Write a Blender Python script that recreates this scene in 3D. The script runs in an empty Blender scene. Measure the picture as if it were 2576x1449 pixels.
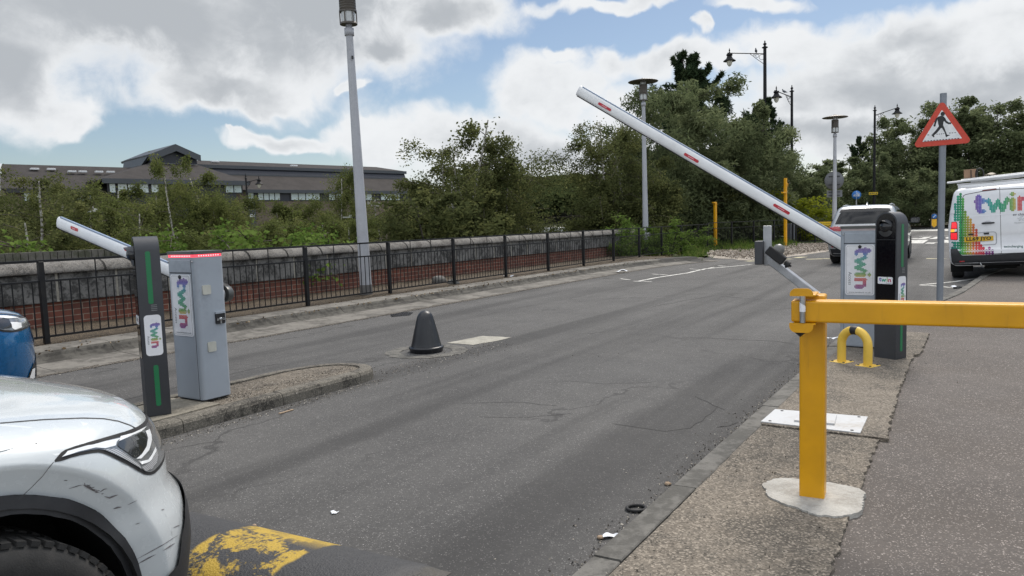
import bpy, math, random
import numpy as np
from mathutils import Vector, Matrix
from mathutils.bvhtree import BVHTree
from mathutils.geometry import delaunay_2d_cdt

sc = bpy.context.scene
COL = sc.collection

# ------------------------------------------------------------------ camera
F_PX, W_PX, H_PX, CAM_Z = 1850.0, 2576.0, 1449.0, 1.45
ROLL = math.atan(0.0326)
PITCH = math.atan(160 * math.cos(ROLL) / F_PX)
_r0 = Vector((1, 0, 0)); FW = Vector((0, math.cos(PITCH), -math.sin(PITCH)))
_u0 = Vector((0, math.sin(PITCH), math.cos(PITCH)))
RT = _r0 * math.cos(ROLL) - _u0 * math.sin(ROLL)
UP = _u0 * math.cos(ROLL) + _r0 * math.sin(ROLL)
CAM = Vector((0, 0, CAM_Z))
cd = bpy.data.cameras.new("camera"); cam = bpy.data.objects.new("camera", cd); COL.objects.link(cam)
cd.sensor_width = 36.0; cd.lens = 36.0 * F_PX / W_PX; cd.clip_start = 0.05; cd.clip_end = 3000
cam.matrix_world = Matrix(((RT.x, UP.x, -FW.x, 0), (RT.y, UP.y, -FW.y, 0), (RT.z, UP.z, -FW.z, CAM_Z), (0, 0, 0, 1)))
sc.camera = cam

# ------------------------------------------------------------------ sun, sky, exposure
SUN_EL, SUN_AZ = 52.0, 28.0           # azimuth clockwise from +Y, ahead and to the right
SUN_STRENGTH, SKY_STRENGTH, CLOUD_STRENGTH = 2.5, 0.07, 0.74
sd = bpy.data.lights.new("sun", 'SUN'); sun = bpy.data.objects.new("sun", sd); COL.objects.link(sun)
sd.energy = SUN_STRENGTH; sd.angle = math.radians(24); sd.color = (1.0, 0.93, 0.84)
_sv = Vector((math.sin(math.radians(SUN_AZ)) * math.cos(math.radians(SUN_EL)),
              math.cos(math.radians(SUN_AZ)) * math.cos(math.radians(SUN_EL)), math.sin(math.radians(SUN_EL))))
sun.rotation_euler = _sv.to_track_quat('Z', 'Y').to_euler()
sc.view_settings.view_transform = 'Standard'; sc.view_settings.look = 'None'
sc.view_settings.gamma = 1.0; sc.view_settings.exposure = 0.42
sc.cycles.max_bounces = 6; sc.cycles.transparent_max_bounces = 8
sc.cycles.use_denoising = True
try:
    sc.cycles.denoiser = 'OPENIMAGEDENOISE'; sc.cycles.denoising_input_passes = 'RGB_ALBEDO_NORMAL'; sc.cycles.denoising_prefilter = 'NONE'
except Exception: pass


def ray(px, py):
    return FW + RT * ((px - W_PX / 2) / F_PX) - UP * ((py - H_PX / 2) / F_PX)
def G(px, py, z=0.0):
    d = ray(px, py); return CAM + d * ((z - CAM_Z) / d.z)
def V(px, py, Y):
    d = ray(px, py); return CAM + d * (Y / d.y)
def PLN(px, py, o, n):
    d = ray(px, py); n = Vector(n); return CAM + d * ((Vector(o) - CAM).dot(n) / d.dot(n))
RA = math.radians(32.6)
E1 = Vector((math.sin(RA), math.cos(RA), 0)); E2 = Vector((math.cos(RA), -math.sin(RA), 0)); EZ = Vector((0, 0, 1))
def ST(s, t, z=0.0): return E1 * s + E2 * t + EZ * z
def toST(p): return (p.dot(E1), p.dot(E2))
RZ_ROAD = math.atan2(E1.y, E1.x)       # local +X along the road


class NT:
    """small node-tree helper"""
    def __init__(s, tree): s.t = tree; s.n = tree.nodes; s.l = tree.links
    def new(s, typ, **kw):
        n = s.n.new(typ)
        for k, v in kw.items():
            if k.startswith('i_'):
                key = k[2:]; key = int(key) if key.isdigit() else key
                s.inp(n, key, v)
            else: setattr(n, k, v)
        return n
    def inp(s, n, key, v):
        if isinstance(v, bpy.types.NodeSocket): s.l.new(v, n.inputs[key])
        else: n.inputs[key].default_value = v
    def math(s, op, a, b=0.0, c=0.0):
        n = s.new('ShaderNodeMath', operation=op); s.inp(n, 0, a); s.inp(n, 1, b); s.inp(n, 2, c); return n.outputs[0]
    def vmath(s, op, a, b=(0, 0, 0)):
        n = s.new('ShaderNodeVectorMath', operation=op); s.inp(n, 0, a)
        if op != 'LENGTH': s.inp(n, 1, b)
        return n.outputs['Value'] if op == 'LENGTH' else n.outputs[0]
    def mixc(s, f, a, b, blend='MIX'):
        n = s.new('ShaderNodeMix', data_type='RGBA', blend_type=blend); s.inp(n, 0, f)
        for k, v in ((6, a), (7, b)):
            if isinstance(v, tuple) and len(v) == 3: v = v + (1,)
            s.inp(n, k, v)
        return n.outputs[2]
    def noise(s, vec, scale, detail=3.0, rough=0.55, dist=0.0):
        n = s.new('ShaderNodeTexNoise'); s.inp(n, 'Scale', scale); s.inp(n, 'Detail', detail)
        s.inp(n, 'Roughness', rough); s.inp(n, 'Distortion', dist)
        if vec is not None: s.inp(n, 'Vector', vec)
        return n.outputs['Fac']
    def rng(s, v, a, b, c=0.0, d=1.0, smooth=False):
        n = s.new('ShaderNodeMapRange'); n.interpolation_type = 'SMOOTHSTEP' if smooth else 'LINEAR'
        s.inp(n, 0, v); s.inp(n, 1, a); s.inp(n, 2, b); s.inp(n, 3, c); s.inp(n, 4, d); return n.outputs[0]


# sky: Nishita blue with broken cloud, laid out by direction
w = bpy.data.worlds.new("World"); sc.world = w; w.use_nodes = True
T = NT(w.node_tree); T.n.clear()
sky = T.new('ShaderNodeTexSky', sky_type='NISHITA'); sky.sun_disc = False
sky.sun_elevation = math.radians(SUN_EL); sky.sun_rotation = math.radians(SUN_AZ)
sky.air_density = 1.0; sky.dust_density = 0.6; sky.ozone_density = 1.2
tc = T.new('ShaderNodeTexCoord')
sep = T.new('ShaderNodeSeparateXYZ', i_0=tc.outputs['Generated'])
azs = T.math('ARCTAN2', sep.outputs[0], sep.outputs[1]); els = T.math('ARCSINE', sep.outputs[2])
comb = T.new('ShaderNodeCombineXYZ', i_0=azs, i_1=els)
P0 = comb.outputs[0]
def skypt(px, py):
    d = ray(px, py).normalized(); return math.atan2(d.x, d.y), math.asin(d.z)
# photo position of the cloud, half sizes in photo pixels, greyness
BLOBS = [(330, 60, 560, 170, 1.0), (760, 60, 420, 190, 1.0), (1120, 30, 210, 90, .8), (950, 130, 160, 80, .8), (560, 215, 330, 62, .55), (700, 250, 150, 34, .2),
         (120, 262, 105, 40, .15), (0, 160, 160, 120, .8), (735, 345, 165, 25, .25), (960, 330, 160, 36, .1), (905, 245, 34, 20, .0),
         (1390, 235, 190, 90, .30), (1170, 345, 290, 80, .4), (1430, 150, 70, 28, .05), (1540, 175, 60, 45, .2), (1350, 390, 330, 90, .6), (1600, 310, 200, 100, .45),
         (1560, 0, 230, 24, .1), (1880, 14, 130, 24, .1), (1735, 90, 36, 25, .0), (1700, 170, 190, 42, .25),
         (1990, 110, 190, 55, .10), (2150, 225, 400, 120, .7), (2330, 115, 310, 62, .4), (2560, 60, 170, 60, .35), (2420, 240, 330, 120, .85), (2050, 330, 320, 90, .7),
         (150, 408, 130, 10, .0), (60, 440, 120, 20, .0), (640, 330, 60, 10, 0)]
def warp(v, sc1, amp):
    n = T.new('ShaderNodeTexNoise', i_Vector=v, i_Scale=sc1, i_Detail=4.0, i_Roughness=0.6)
    return T.vmath('ADD', v, T.vmath('MULTIPLY', T.vmath('SUBTRACT', n.outputs['Color'], (.5, .5, .5)), (amp, amp * .7, 0)))
PW = warp(warp(P0, 5.0, 0.20), 18.0, 0.045)
nz = T.noise(P0, 5.5, 7, 0.6, 0.3); nz2 = T.noise(P0, 22.0, 6, 0.65, 0.4); nz3 = T.noise(T.vmath('MULTIPLY', P0, (1, 1.6, 1)), 7.0, 6, 0.6, 0.2)
M = None; GR = None
for (bx, by, rx, ry, g) in BLOBS:
    a, e = skypt(bx, by)
    rr = (rx / F_PX * 1.0, ry / F_PX * 1.0, 1)
    dv = T.vmath('LENGTH', T.vmath('DIVIDE', T.vmath('SUBTRACT', PW, (a, e, 0)), rr))
    m = T.math('SUBTRACT', 1.0, dv)
    M = m if M is None else T.math('SMOOTH_MAX', M, m, 0.25)
    if g > 0:
        gm = T.math('MULTIPLY', T.math('MAXIMUM', m, 0.0), g)
        GR = gm if GR is None else T.math('SMOOTH_MAX', GR, gm, 0.12)
far_base = T.math('MAXIMUM', T.rng(els, 0.5, 0.85, -0.42, 0.22), T.rng(T.math('ABSOLUTE', azs), 0.85, 1.3, -0.42, 0.10))  # unseen cloud cover added overhead and round the sides to soften the light
M = T.math('MAXIMUM', M, far_base)
dens = T.math('ADD', M, T.math('MULTIPLY', T.math('SUBTRACT', nz, 0.5), 1.15))
dens = T.math('ADD', dens, T.math('MULTIPLY', T.math('SUBTRACT', nz2, 0.5), 0.45))
mask = T.rng(dens, -0.14, 0.42, 0, 1, True)
gn = T.math('ADD', T.math('MULTIPLY', GR, 1.25), T.math('MULTIPLY', T.math('SUBTRACT', nz3, 0.5), 1.5))
gfac = T.rng(gn, -0.05, 0.95, 0, 1, True)
gfac = T.math('MULTIPLY', gfac, T.rng(T.math('ADD', dens, T.math('MULTIPLY', T.math('SUBTRACT', nz2, 0.5), 0.5)), 0.10, 0.75, 0, 1, True))
ccol = T.mixc(gfac, (0.88, 0.90, 0.92), (0.48, 0.51, 0.545))
b1 = T.new('ShaderNodeBackground', i_0=sky.outputs[0], i_1=SKY_STRENGTH)
# unseen cloud behind the camera and overhead is made brighter to add fill light
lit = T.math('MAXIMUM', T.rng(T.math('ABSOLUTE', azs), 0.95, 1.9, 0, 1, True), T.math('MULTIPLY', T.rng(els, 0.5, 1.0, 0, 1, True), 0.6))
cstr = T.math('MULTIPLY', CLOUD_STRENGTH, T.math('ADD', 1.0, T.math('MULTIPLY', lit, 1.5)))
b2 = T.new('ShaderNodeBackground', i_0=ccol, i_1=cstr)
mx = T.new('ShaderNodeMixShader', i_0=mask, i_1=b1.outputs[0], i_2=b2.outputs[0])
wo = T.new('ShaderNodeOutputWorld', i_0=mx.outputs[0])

# ------------------------------------------------------------------ materials
MATS = {}
LEAF_K = 1.0
def base_mat(name):
    m = bpy.data.materials.new(name); m.use_nodes = True
    t = NT(m.node_tree); t.n.clear()
    out = t.new('ShaderNodeOutputMaterial'); b = t.new('ShaderNodeBsdfPrincipled')
    t.l.new(b.outputs[0], out.inputs[0]); MATS[name] = m
    return m, t, b, out
def objco(t, gen='Object'): return t.new('ShaderNodeTexCoord').outputs[gen]
def pos(t): return t.new('ShaderNodeNewGeometry').outputs['Position']
def roadco(t):
    n = t.new('ShaderNodeMapping'); t.inp(n, 0, pos(t)); n.inputs['Rotation'].default_value = (0, 0, RA); return n.outputs[0]
def setbump(t, b, h, strength=0.3, dist=0.01):
    n = t.new('ShaderNodeBump', i_Strength=strength, i_Distance=dist, i_Height=h); t.l.new(n.outputs[0], b.inputs['Normal'])

def pm(name, c, rough=0.5, metal=0.0, var=0.12, scale=12.0, bump=0.0, coat=0.0, spec=0.5, dirt=0.0, dirtc=(0.05, 0.045, 0.04), emis=None):
    """procedural paint / plastic / metal with slight unevenness and grime"""
    m, t, b, out = base_mat(name)
    p = pos(t)
    n1 = t.noise(p, scale, 4); n2 = t.noise(p, scale * 9, 3)
    lo = tuple(max(0, x * (1 - var)) for x in c); hi = tuple(min(1, x * (1 + var)) for x in c)
    col = t.mixc(t.rng(n1, 0.3, 0.7), lo, hi)
    if dirt > 0:
        dm = t.rng(t.math('ADD', t.noise(p, scale * 0.6, 6, 0.65), t.math('MULTIPLY', n2, 0.35)), 0.62, 0.9, 0, dirt, True)
        col = t.mixc(dm, col, dirtc)
    t.inp(b, 'Base Color', col); t.inp(b, 'Metallic', metal); t.inp(b, 'Specular IOR Level', spec)
    t.inp(b, 'Roughness', t.rng(n2, 0.2, 0.8, max(0.02, rough - 0.08), min(1, rough + 0.08)))
    if coat: t.inp(b, 'Coat Weight', coat); t.inp(b, 'Coat Roughness', 0.04)
    if bump: setbump(t, b, n2, bump, 0.004)
    if emis: t.inp(b, 'Emission Color', emis[0] + (1,)); t.inp(b, 'Emission Strength', emis[1])
    return m

def paintmat(name, c, rough, chip, streak):
    """gloss paint on steel with chips, faint drips and rubbed patches"""
    m, t, b, out = base_mat(name); p = pos(t)
    n1 = t.noise(p, 5, 4); n2 = t.noise(p, 38, 5, .65); n3 = t.noise(t.vmath('MULTIPLY', p, (26, 26, 2.2)), 1.0, 4, .6)
    col = t.mixc(t.rng(n1, .3, .7), tuple(x * .88 for x in c), tuple(min(1, x * 1.08) for x in c))
    col = t.mixc(t.rng(n3, .58, .78, 0, .45, True), col, streak)
    col = t.mixc(t.math('MULTIPLY', t.rng(n2, .70, .73), t.rng(n1, .42, .6)), col, chip)
    t.inp(b, 'Base Color', col); t.inp(b, 'Roughness', t.rng(n2, .2, .8, rough - .1, rough + .12)); setbump(t, b, t.noise(p, 90, 3), .08, .003); return m

def vcol_mat(name, rough=0.4, attr='col'):
    m, t, b, out = base_mat(name)
    a = t.new('ShaderNodeAttribute', attribute_name=attr)
    n = t.noise(pos(t), 60, 3)
    c = t.mixc(t.rng(n, 0.3, 0.7, 0.0, 0.12), a.outputs['Color'], (0.02, 0.02, 0.02))
    t.inp(b, 'Base Color', c); t.inp(b, 'Roughness', rough)
    return m

def asphalt(name, dark, light, chip, chipamt, scale=170.0, lanes=0.0, tint2=None, cracks=0.0):
    m, t, b, out = base_mat(name)
    p = roadco(t)
    v = t.new('ShaderNodeTexVoronoi', i_Vector=p, i_Scale=scale); v.feature = 'F1'
    sepc = t.new('ShaderNodeSeparateColor', i_0=v.outputs['Color'])
    r1 = sepc.outputs[0]; r2 = sepc.outputs[1]
    v2 = t.new('ShaderNodeTexVoronoi', i_Vector=p, i_Scale=scale * 0.33)
    s2 = t.new('ShaderNodeSeparateColor', i_0=v2.outputs['Color'])
    big = t.noise(p, 0.55, 5, 0.6); mid = t.noise(p, 3.5, 5, 0.65); fine = t.noise(p, 28, 4, 0.6)
    f = t.math('ADD', t.math('MULTIPLY', r1, 0.36), t.math('MULTIPLY', big, 0.58))
    f = t.math('ADD', f, t.math('MULTIPLY', mid, 0.32)); f = t.math('ADD', f, t.math('MULTIPLY', fine, 0.22))
    col = t.mixc(t.rng(f, 0.45, 1.0), dark, light)
    if tint2: col = t.mixc(t.rng(t.noise(p, 1.3, 4), 0.42, 0.66, 0, 0.7, True), col, tint2)
    col = t.mixc(t.math('MULTIPLY', t.rng(r2, 1 - chipamt, 1 - chipamt * 0.6), t.rng(s2.outputs[0], 0.2, 0.9, 0.25, 1)), col, chip)
    if lanes:
        st = t.new('ShaderNodeVectorMath', operation='MULTIPLY'); t.inp(st, 0, p); st.inputs[1].default_value = (1, 0.05, 1)
        ln = t.noise(st.outputs[0], 1.25, 4, 0.55, 0.2)
        col = t.mixc(t.rng(ln, 0.47, 0.66, 0, lanes, True), col, tuple(x * 0.42 for x in dark))
        col = t.mixc(t.rng(ln, 0.44, 0.28, 0, lanes * 0.5, True), col, tuple(min(1, x * 1.35) for x in light))
    if cracks:
        dp = t.vmath('ADD', p, t.vmath('MULTIPLY', t.new('ShaderNodeTexNoise', i_Vector=p, i_Scale=2.2, i_Detail=5.0).outputs['Color'], (0.9, 0.9, 0)))
        vc = t.new('ShaderNodeTexVoronoi', i_Vector=t.vmath('MULTIPLY', dp, (1, 0.45, 1)), i_Scale=0.42); vc.feature = 'DISTANCE_TO_EDGE'
        cr = t.rng(vc.outputs['Distance'], 0.003, 0.009, cracks, 0)
        cr = t.math('MULTIPLY', cr, t.rng(t.noise(p, 0.5, 3), 0.46, 0.58, 0, 1))
        col = t.mixc(cr, col, (0.012, 0.012, 0.012))
    t.inp(b, 'Base Color', col); t.inp(b, 'Roughness', t.rng(r1, 0, 1, 0.72, 0.97)); t.inp(b, 'Specular IOR Level', 0.35)
    h = t.math('ADD', t.math('MULTIPLY', r1, 0.6), t.math('MULTIPLY', fine, 0.5))
    setbump(t, b, h, 0.55, 0.006)
    return m

def concrete(name, c, c2, stain, amt=0.6, scale=1.0, speck=0.0, chipc=(0.5, 0.45, 0.38)):
    m, t, b, out = base_mat(name)
    p = pos(t)
    n1 = t.noise(p, 2.2 * scale, 7, 0.68, 0.4); n2 = t.noise(p, 11 * scale, 6, 0.65); n3 = t.noise(p, 60 * scale, 3)
    col = t.mixc(t.rng(n2, 0.3, 0.7), c, c2)
    s = t.rng(t.math('ADD', n1, t.math('MULTIPLY', t.math('SUBTRACT', n2, 0.5), 0.7)), 0.42, 0.62, 0, amt, True)
    col = t.mixc(s, col, stain)
    if speck:
        v = t.new('ShaderNodeTexVoronoi', i_Vector=p, i_Scale=125.0)
        sp = t.new('ShaderNodeSeparateColor', i_0=v.outputs['Color'])
        col = t.mixc(t.math('MULTIPLY', t.rng(sp.outputs[0], 0.55, 0.95), speck), col, chipc)
        col = t.mixc(t.math('MULTIPLY', t.rng(sp.outputs[1], 0.5, 0.95), speck * 0.8), col, tuple(x * 0.3 for x in stain))
        n3 = t.math('ADD', n3, t.math('MULTIPLY', sp.outputs[0], 0.6))
    t.inp(b, 'Base Color', col); t.inp(b, 'Roughness', 0.9); t.inp(b, 'Specular IOR Level', 0.25)
    setbump(t, b, t.math('ADD', n2, t.math('MULTIPLY', n3, 0.5)), 0.5, 0.008)
    return m

def brickmat(name, c1, c2, mortar, hor, scale=1.0, bw=0.225, bh=0.075):
    """hor: unit vector along the wall"""
    m, t, b, out = base_mat(name)
    p = pos(t); s = t.new('ShaderNodeVectorMath', operation='DOT_PRODUCT'); t.inp(s, 0, p); s.inputs[1].default_value = hor
    z = t.new('ShaderNodeSeparateXYZ', i_0=p).outputs[2]
    cv = t.new('ShaderNodeCombineXYZ', i_0=s.outputs['Value'], i_1=z)
    br = t.new('ShaderNodeTexBrick', i_Vector=cv.outputs[0], i_Scale=1.0); br.offset = 0.5
    t.inp(br, 'Color1', c1 + (1,)); t.inp(br, 'Color2', c2 + (1,)); t.inp(br, 'Mortar', mortar + (1,))
    t.inp(br, 'Brick Width', bw); t.inp(br, 'Row Height', bh); t.inp(br, 'Mortar Size', 0.006); t.inp(br, 'Bias', -0.1)
    n = t.noise(p, 3, 6, 0.65); n2 = t.noise(p, 40, 3)
    col = t.mixc(t.rng(n, 0.4, 0.7, 0, 0.55), br.outputs['Color'], (0.035, 0.025, 0.022))
    col = t.mixc(t.rng(n2, 0.4, 0.8, 0, 0.3), col, (0.06, 0.03, 0.025))
    t.inp(b, 'Base Color', col); t.inp(b, 'Roughness', 0.9)
    setbump(t, b, t.math('ADD', t.math('MULTIPLY', br.outputs['Fac'], -1.0), t.math('MULTIPLY', n2, 0.3)), 0.5, 0.006)
    return m

def leafmat(name, c1, c2, c3, trans=0.5):
    c1, c2, c3 = [tuple(x * LEAF_K for x in c) for c in (c1, c2, c3)]
    m, t, b, out = base_mat(name); t.n.remove(b)
    a = t.new('ShaderNodeAttribute', attribute_name='tint')
    col = t.mixc(t.rng(a.outputs['Fac'], 0, 0.55), c1, c2); col = t.mixc(t.rng(a.outputs['Fac'], 0.6, 1.0), col, c3)
    d = t.new('ShaderNodeBsdfDiffuse', i_Color=col); tr = t.new('ShaderNodeBsdfTranslucent', i_Color=col)
    m1 = t.new('ShaderNodeMixShader', i_0=trans, i_1=d.outputs[0], i_2=tr.outputs[0])
    t.l.new(m1.outputs[0], out.inputs[0])
    return m

# ------------------------------------------------------------------ mesh building
def axes(rz): return Vector((math.cos(rz), math.sin(rz), 0)), Vector((-math.sin(rz), math.cos(rz), 0)), Vector((0, 0, 1))
class MB:
    def __init__(s): s.v = []; s.f = []; s.mi = []; s.sm = []; s.col = None
    def add(s, vs, fs, mi=0, smooth=False):
        o = len(s.v); s.v += [tuple(x) for x in vs]
        s.f += [tuple(i + o for i in f) for f in fs]; s.mi += [mi] * len(fs); s.sm += [smooth] * len(fs)
        return s
    def box(s, c, sz, ax=None, mi=0):
        ax = ax or (Vector((1, 0, 0)), Vector((0, 1, 0)), Vector((0, 0, 1))); c = Vector(c)
        vs = [c + ax[0] * (sx * sz[0] / 2) + ax[1] * (sy * sz[1] / 2) + ax[2] * (sz_ * sz[2] / 2) for sx in (-1, 1) for sy in (-1, 1) for sz_ in (-1, 1)]
        return s.add(vs, [(0, 1, 3, 2), (4, 6, 7, 5), (0, 4, 5, 1), (2, 3, 7, 6), (0, 2, 6, 4), (1, 5, 7, 3)], mi)
    def bar(s, a, b, wd, ht, mi=0, up=Vector((0, 0, 1))):
        a = Vector(a); b = Vector(b); x = (b - a); L = x.length; x.normalize()
        y = up.cross(x)
        if y.length < 1e-4: y = Vector((0, 1, 0)).cross(x)
        y.normalize(); z = x.cross(y)
        return s.box((a + b) / 2, (L, wd, ht), (x, y, z), mi)
    def tube(s, pts, rad, n=8, mi=0, caps=True, smooth=True):
        pts = [Vector(p) for p in pts]; k = len(pts)
        rad = [rad] * k if not hasattr(rad, '__len__') else rad
        rings = []; ref = None
        for i in range(k):
            d = (pts[min(i + 1, k - 1)] - pts[max(i - 1, 0)]); d.normalize()
            if ref is None: ref = Vector((0, 0, 1)).cross(d)
            if ref.length < 1e-3: ref = Vector((1, 0, 0)).cross(d)
            x = (ref - d * ref.dot(d)); x.normalize(); ref = x; y = d.cross(x)
            rings.append([pts[i] + x * (rad[i] * math.cos(2 * math.pi * j / n)) + y * (rad[i] * math.sin(2 * math.pi * j / n)) for j in range(n)])
        vs = [p for r in rings for p in r]
        fs = [(i * n + j, i * n + (j + 1) % n, (i + 1) * n + (j + 1) % n, (i + 1) * n + j) for i in range(k - 1) for j in range(n)]
        s.add(vs, fs, mi, smooth)
        if caps: s.add(rings[0], [tuple(range(n - 1, -1, -1))], mi); s.add(rings[-1], [tuple(range(n))], mi)
        return s
    def lathe(s, prof, o=(0, 0, 0), n=24, mi=0, ax=None, smooth=True, caps=True):
        ax = ax or (Vector((1, 0, 0)), Vector((0, 1, 0)), Vector((0, 0, 1))); o = Vector(o); vs = []
        for (r, z) in prof:
            for j in range(n):
                a = 2 * math.pi * j / n; vs.append(o + ax[0] * (r * math.cos(a)) + ax[1] * (r * math.sin(a)) + ax[2] * z)
        k = len(prof)
        fs = [(i * n + j, i * n + (j + 1) % n, (i + 1) * n + (j + 1) % n, (i + 1) * n + j) for i in range(k - 1) for j in range(n)]
        s.add(vs, fs, mi, smooth)
        if caps:
            if prof[0][0] > 1e-5: s.add(vs[:n], [tuple(range(n - 1, -1, -1))], mi)
            if prof[-1][0] > 1e-5: s.add(vs[-n:], [tuple(range(n))], mi)
        return s
    def prism(s, poly, o, x, y, depth, mi=0, smooth_sides=False):
        """poly (2D, counter-clockwise) in the plane o+x*u+y*v, extruded by the vector depth"""
        o = Vector(o); x = Vector(x); y = Vector(y); dp = Vector(depth); n = len(poly)
        a = [o + x * p[0] + y * p[1] for p in poly]; b = [q + dp for q in a]
        s.add(a + b, [tuple(range(n - 1, -1, -1)), tuple(range(n, 2 * n))], mi)
        s.add(a + b, [(i, (i + 1) % n, n + (i + 1) % n, n + i) for i in range(n)], mi, smooth_sides)
        return s
    def sheet(s, pts, mi=0): return s.add(pts, [tuple(range(len(pts)))], mi)
    def grid(s, fn, nu, nv, mi=0, smooth=True, closed_u=False):
        vs = [fn(i / (nu if closed_u else nu - 1), j / (nv - 1)) for i in range(nu) for j in range(nv)]
        fs = [(i * nv + j, ((i + 1) % nu) * nv + j, ((i + 1) % nu) * nv + j + 1, i * nv + j + 1) for i in range(nu if closed_u else nu - 1) for j in range(nv - 1)]
        return s.add(vs, fs, mi, smooth)
    def build(s, name, mats, parent=None, world=False, bevel=0, seg=2, flip=False, fixn=True):
        me = bpy.data.meshes.new(name)
        vs = s.v
        if world and parent is not None:
            mi = parent_matrix(parent).inverted(); vs = [tuple(mi @ Vector(v)) for v in vs]
        me.from_pydata(vs, [], s.f)
        if not isinstance(mats, (list, tuple)): mats = [mats]
        for m in mats: me.materials.append(m)
        if len(mats) > 1: me.polygons.foreach_set('material_index', s.mi)
        me.polygons.foreach_set('use_smooth', s.sm)
        me.update()
        if fixn:
            import bmesh
            bm = bmesh.new(); bm.from_mesh(me); bmesh.ops.recalc_face_normals(bm, faces=bm.faces[:]); bm.to_mesh(me); bm.free()
        if s.col is not None:
            ca = me.color_attributes.new('col', 'FLOAT_COLOR', 'POINT')
            ca.data.foreach_set('color', np.array(s.col, dtype=np.float32).reshape(-1))
        o = bpy.data.objects.new(name, me); COL.objects.link(o)
        if parent is not None: o.parent = parent
        if bevel:
            b = o.modifiers.new('bevel', 'BEVEL'); b.width = bevel; b.segments = seg; b.limit_method = 'ANGLE'; b.angle_limit = math.radians(40)
            b.harden_normals = False
        return o
PM = {}
def parent_matrix(o):
    while o is not None:
        if o.name in PM: return PM[o.name]
        o = o.parent
    return Matrix.Identity(4)
def thing(name, label, cat, loc=(0, 0, 0), rz=0.0, group=None, mat=None):
    o = bpy.data.objects.new(name, None); COL.objects.link(o); o.empty_display_size = 0.2
    m = mat if mat is not None else Matrix.Translation(Vector(loc)) @ Matrix.Rotation(rz, 4, 'Z')
    o.matrix_world = m; PM[o.name] = m
    o['label'] = label; o['category'] = cat
    if group: o['group'] = group
    return o
def tag(o, label, cat, group=None):
    o['label'] = label; o['category'] = cat
    if group: o['group'] = group
    return o
def struct(o, label=None):
    o['kind'] = 'structure'
    if label: o['label'] = label
    return o
def stuff(o, label, cat):
    o['kind'] = 'stuff'; o['label'] = label; o['category'] = cat; return o
def rrect(w, h, r, n=5, cx=0, cy=0):
    pts = []
    for (sx, sy, a0) in ((1, 1, 0), (-1, 1, 90), (-1, -1, 180), (1, -1, 270)):
        for k in range(n + 1):
            a = math.radians(a0 + 90 * k / n); pts.append((cx + sx * (w / 2 - r) + r * math.cos(a), cy + sy * (h / 2 - r) + r * math.sin(a)))
    return pts
def dup(root, loc, rz=None, scale=None, label=None, group=None, mat=None):
    r = root.copy(); COL.objects.link(r)
    if mat is not None: r.matrix_world = mat
    else:
        r.location = loc
        if rz is not None: r.rotation_euler = (0, 0, rz)
        if scale is not None: r.scale = (scale,) * 3 if not hasattr(scale, '__len__') else scale
    if label: r['label'] = label
    if group: r['group'] = group
    for ch in list(root.children):
        c = ch.copy(); COL.objects.link(c); c.parent = r
        for g in list(ch.children):
            d = g.copy(); COL.objects.link(d); d.parent = c
    return r
_tx = {}
def text2d(s, size=1.0, sx=1.0, bold=0.0):
    key = (s, bold)
    if key not in _tx:
        c = bpy.data.curves.new('t', 'FONT'); c.body = s; c.size = 1.0; c.resolution_u = 2; c.offset = bold
        c.align_x = 'CENTER'; c.align_y = 'CENTER'; c.fill_mode = 'FRONT'
        o = bpy.data.objects.new('t', c); COL.objects.link(o)
        dg = bpy.context.evaluated_depsgraph_get(); dg.update()
        me = bpy.data.meshes.new_from_object(o.evaluated_get(dg))
        _tx[key] = ([(v.co.x, v.co.y) for v in me.vertices], [tuple(p.vertices) for p in me.polygons])
        bpy.data.objects.remove(o); bpy.data.curves.remove(c); bpy.data.meshes.remove(me)
    vs, fs = _tx[key]
    return [(x * size * sx, y * size) for x, y in vs], fs
# dot-matrix word in stroke letters: (x right, y up) in dot pitches, word height about 12
def _dots():
    S = [((2.5, 12), (2.5, 2.5)), ((2.5, 2.5), (3.5, 1)), ((3.5, 1), (5.5, 1)), ((0.5, 8.5), (6, 8.5)),
         ((9, 8.5), (12, 1)), ((12, 1), (15, 7.5)), ((15, 7.5), (18, 1)), ((18, 1), (21, 8.5)),
         ((24.5, 8.5), (24.5, 1)), ((24.4, 12.2), (24.6, 12.2)), ((29, 8.5), (29, 1)), ((29, 7), (31, 8.3)), ((31, 8.3), (34, 8)), ((34, 8), (35.5, 6)), ((35.5, 6), (35.5, 1))]
    out = []
    for i in range(-1, 39):
        for j in range(-1, 15):
            d = 9
            for (a, b) in S:
                ax, ay = a; bx, by = b; L = (bx - ax) ** 2 + (by - ay) ** 2
                u = max(0, min(1, ((i - ax) * (bx - ax) + (j - ay) * (by - ay)) / L)); d = min(d, math.hypot(i - ax - u * (bx - ax), j - ay - u * (by - ay)))
            if d < 1.55: out.append((i, j))
    return out
DOTS = _dots()
_ramp = [(0, (.16, .05, .30)), (4, (.10, .08, .42)), (7, (.03, .22, .45)), (10, (.0, .30, .24)), (20, (.02, .30, .12)), (24, (.16, .32, .05)), (25.8, (.45, .38, .03)), (27.5, (.62, .12, .07)), (31, (.50, .02, .06)), (36, (.22, .01, .20))]
def ramp(x, R=_ramp):
    for (a, ca), (b, cb) in zip(R, R[1:]):
        if x <= b:
            u = max(0, (x - a) / (b - a)); return tuple(p + (q - p) * u for p, q in zip(ca, cb))
    return R[-1][1]
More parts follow.
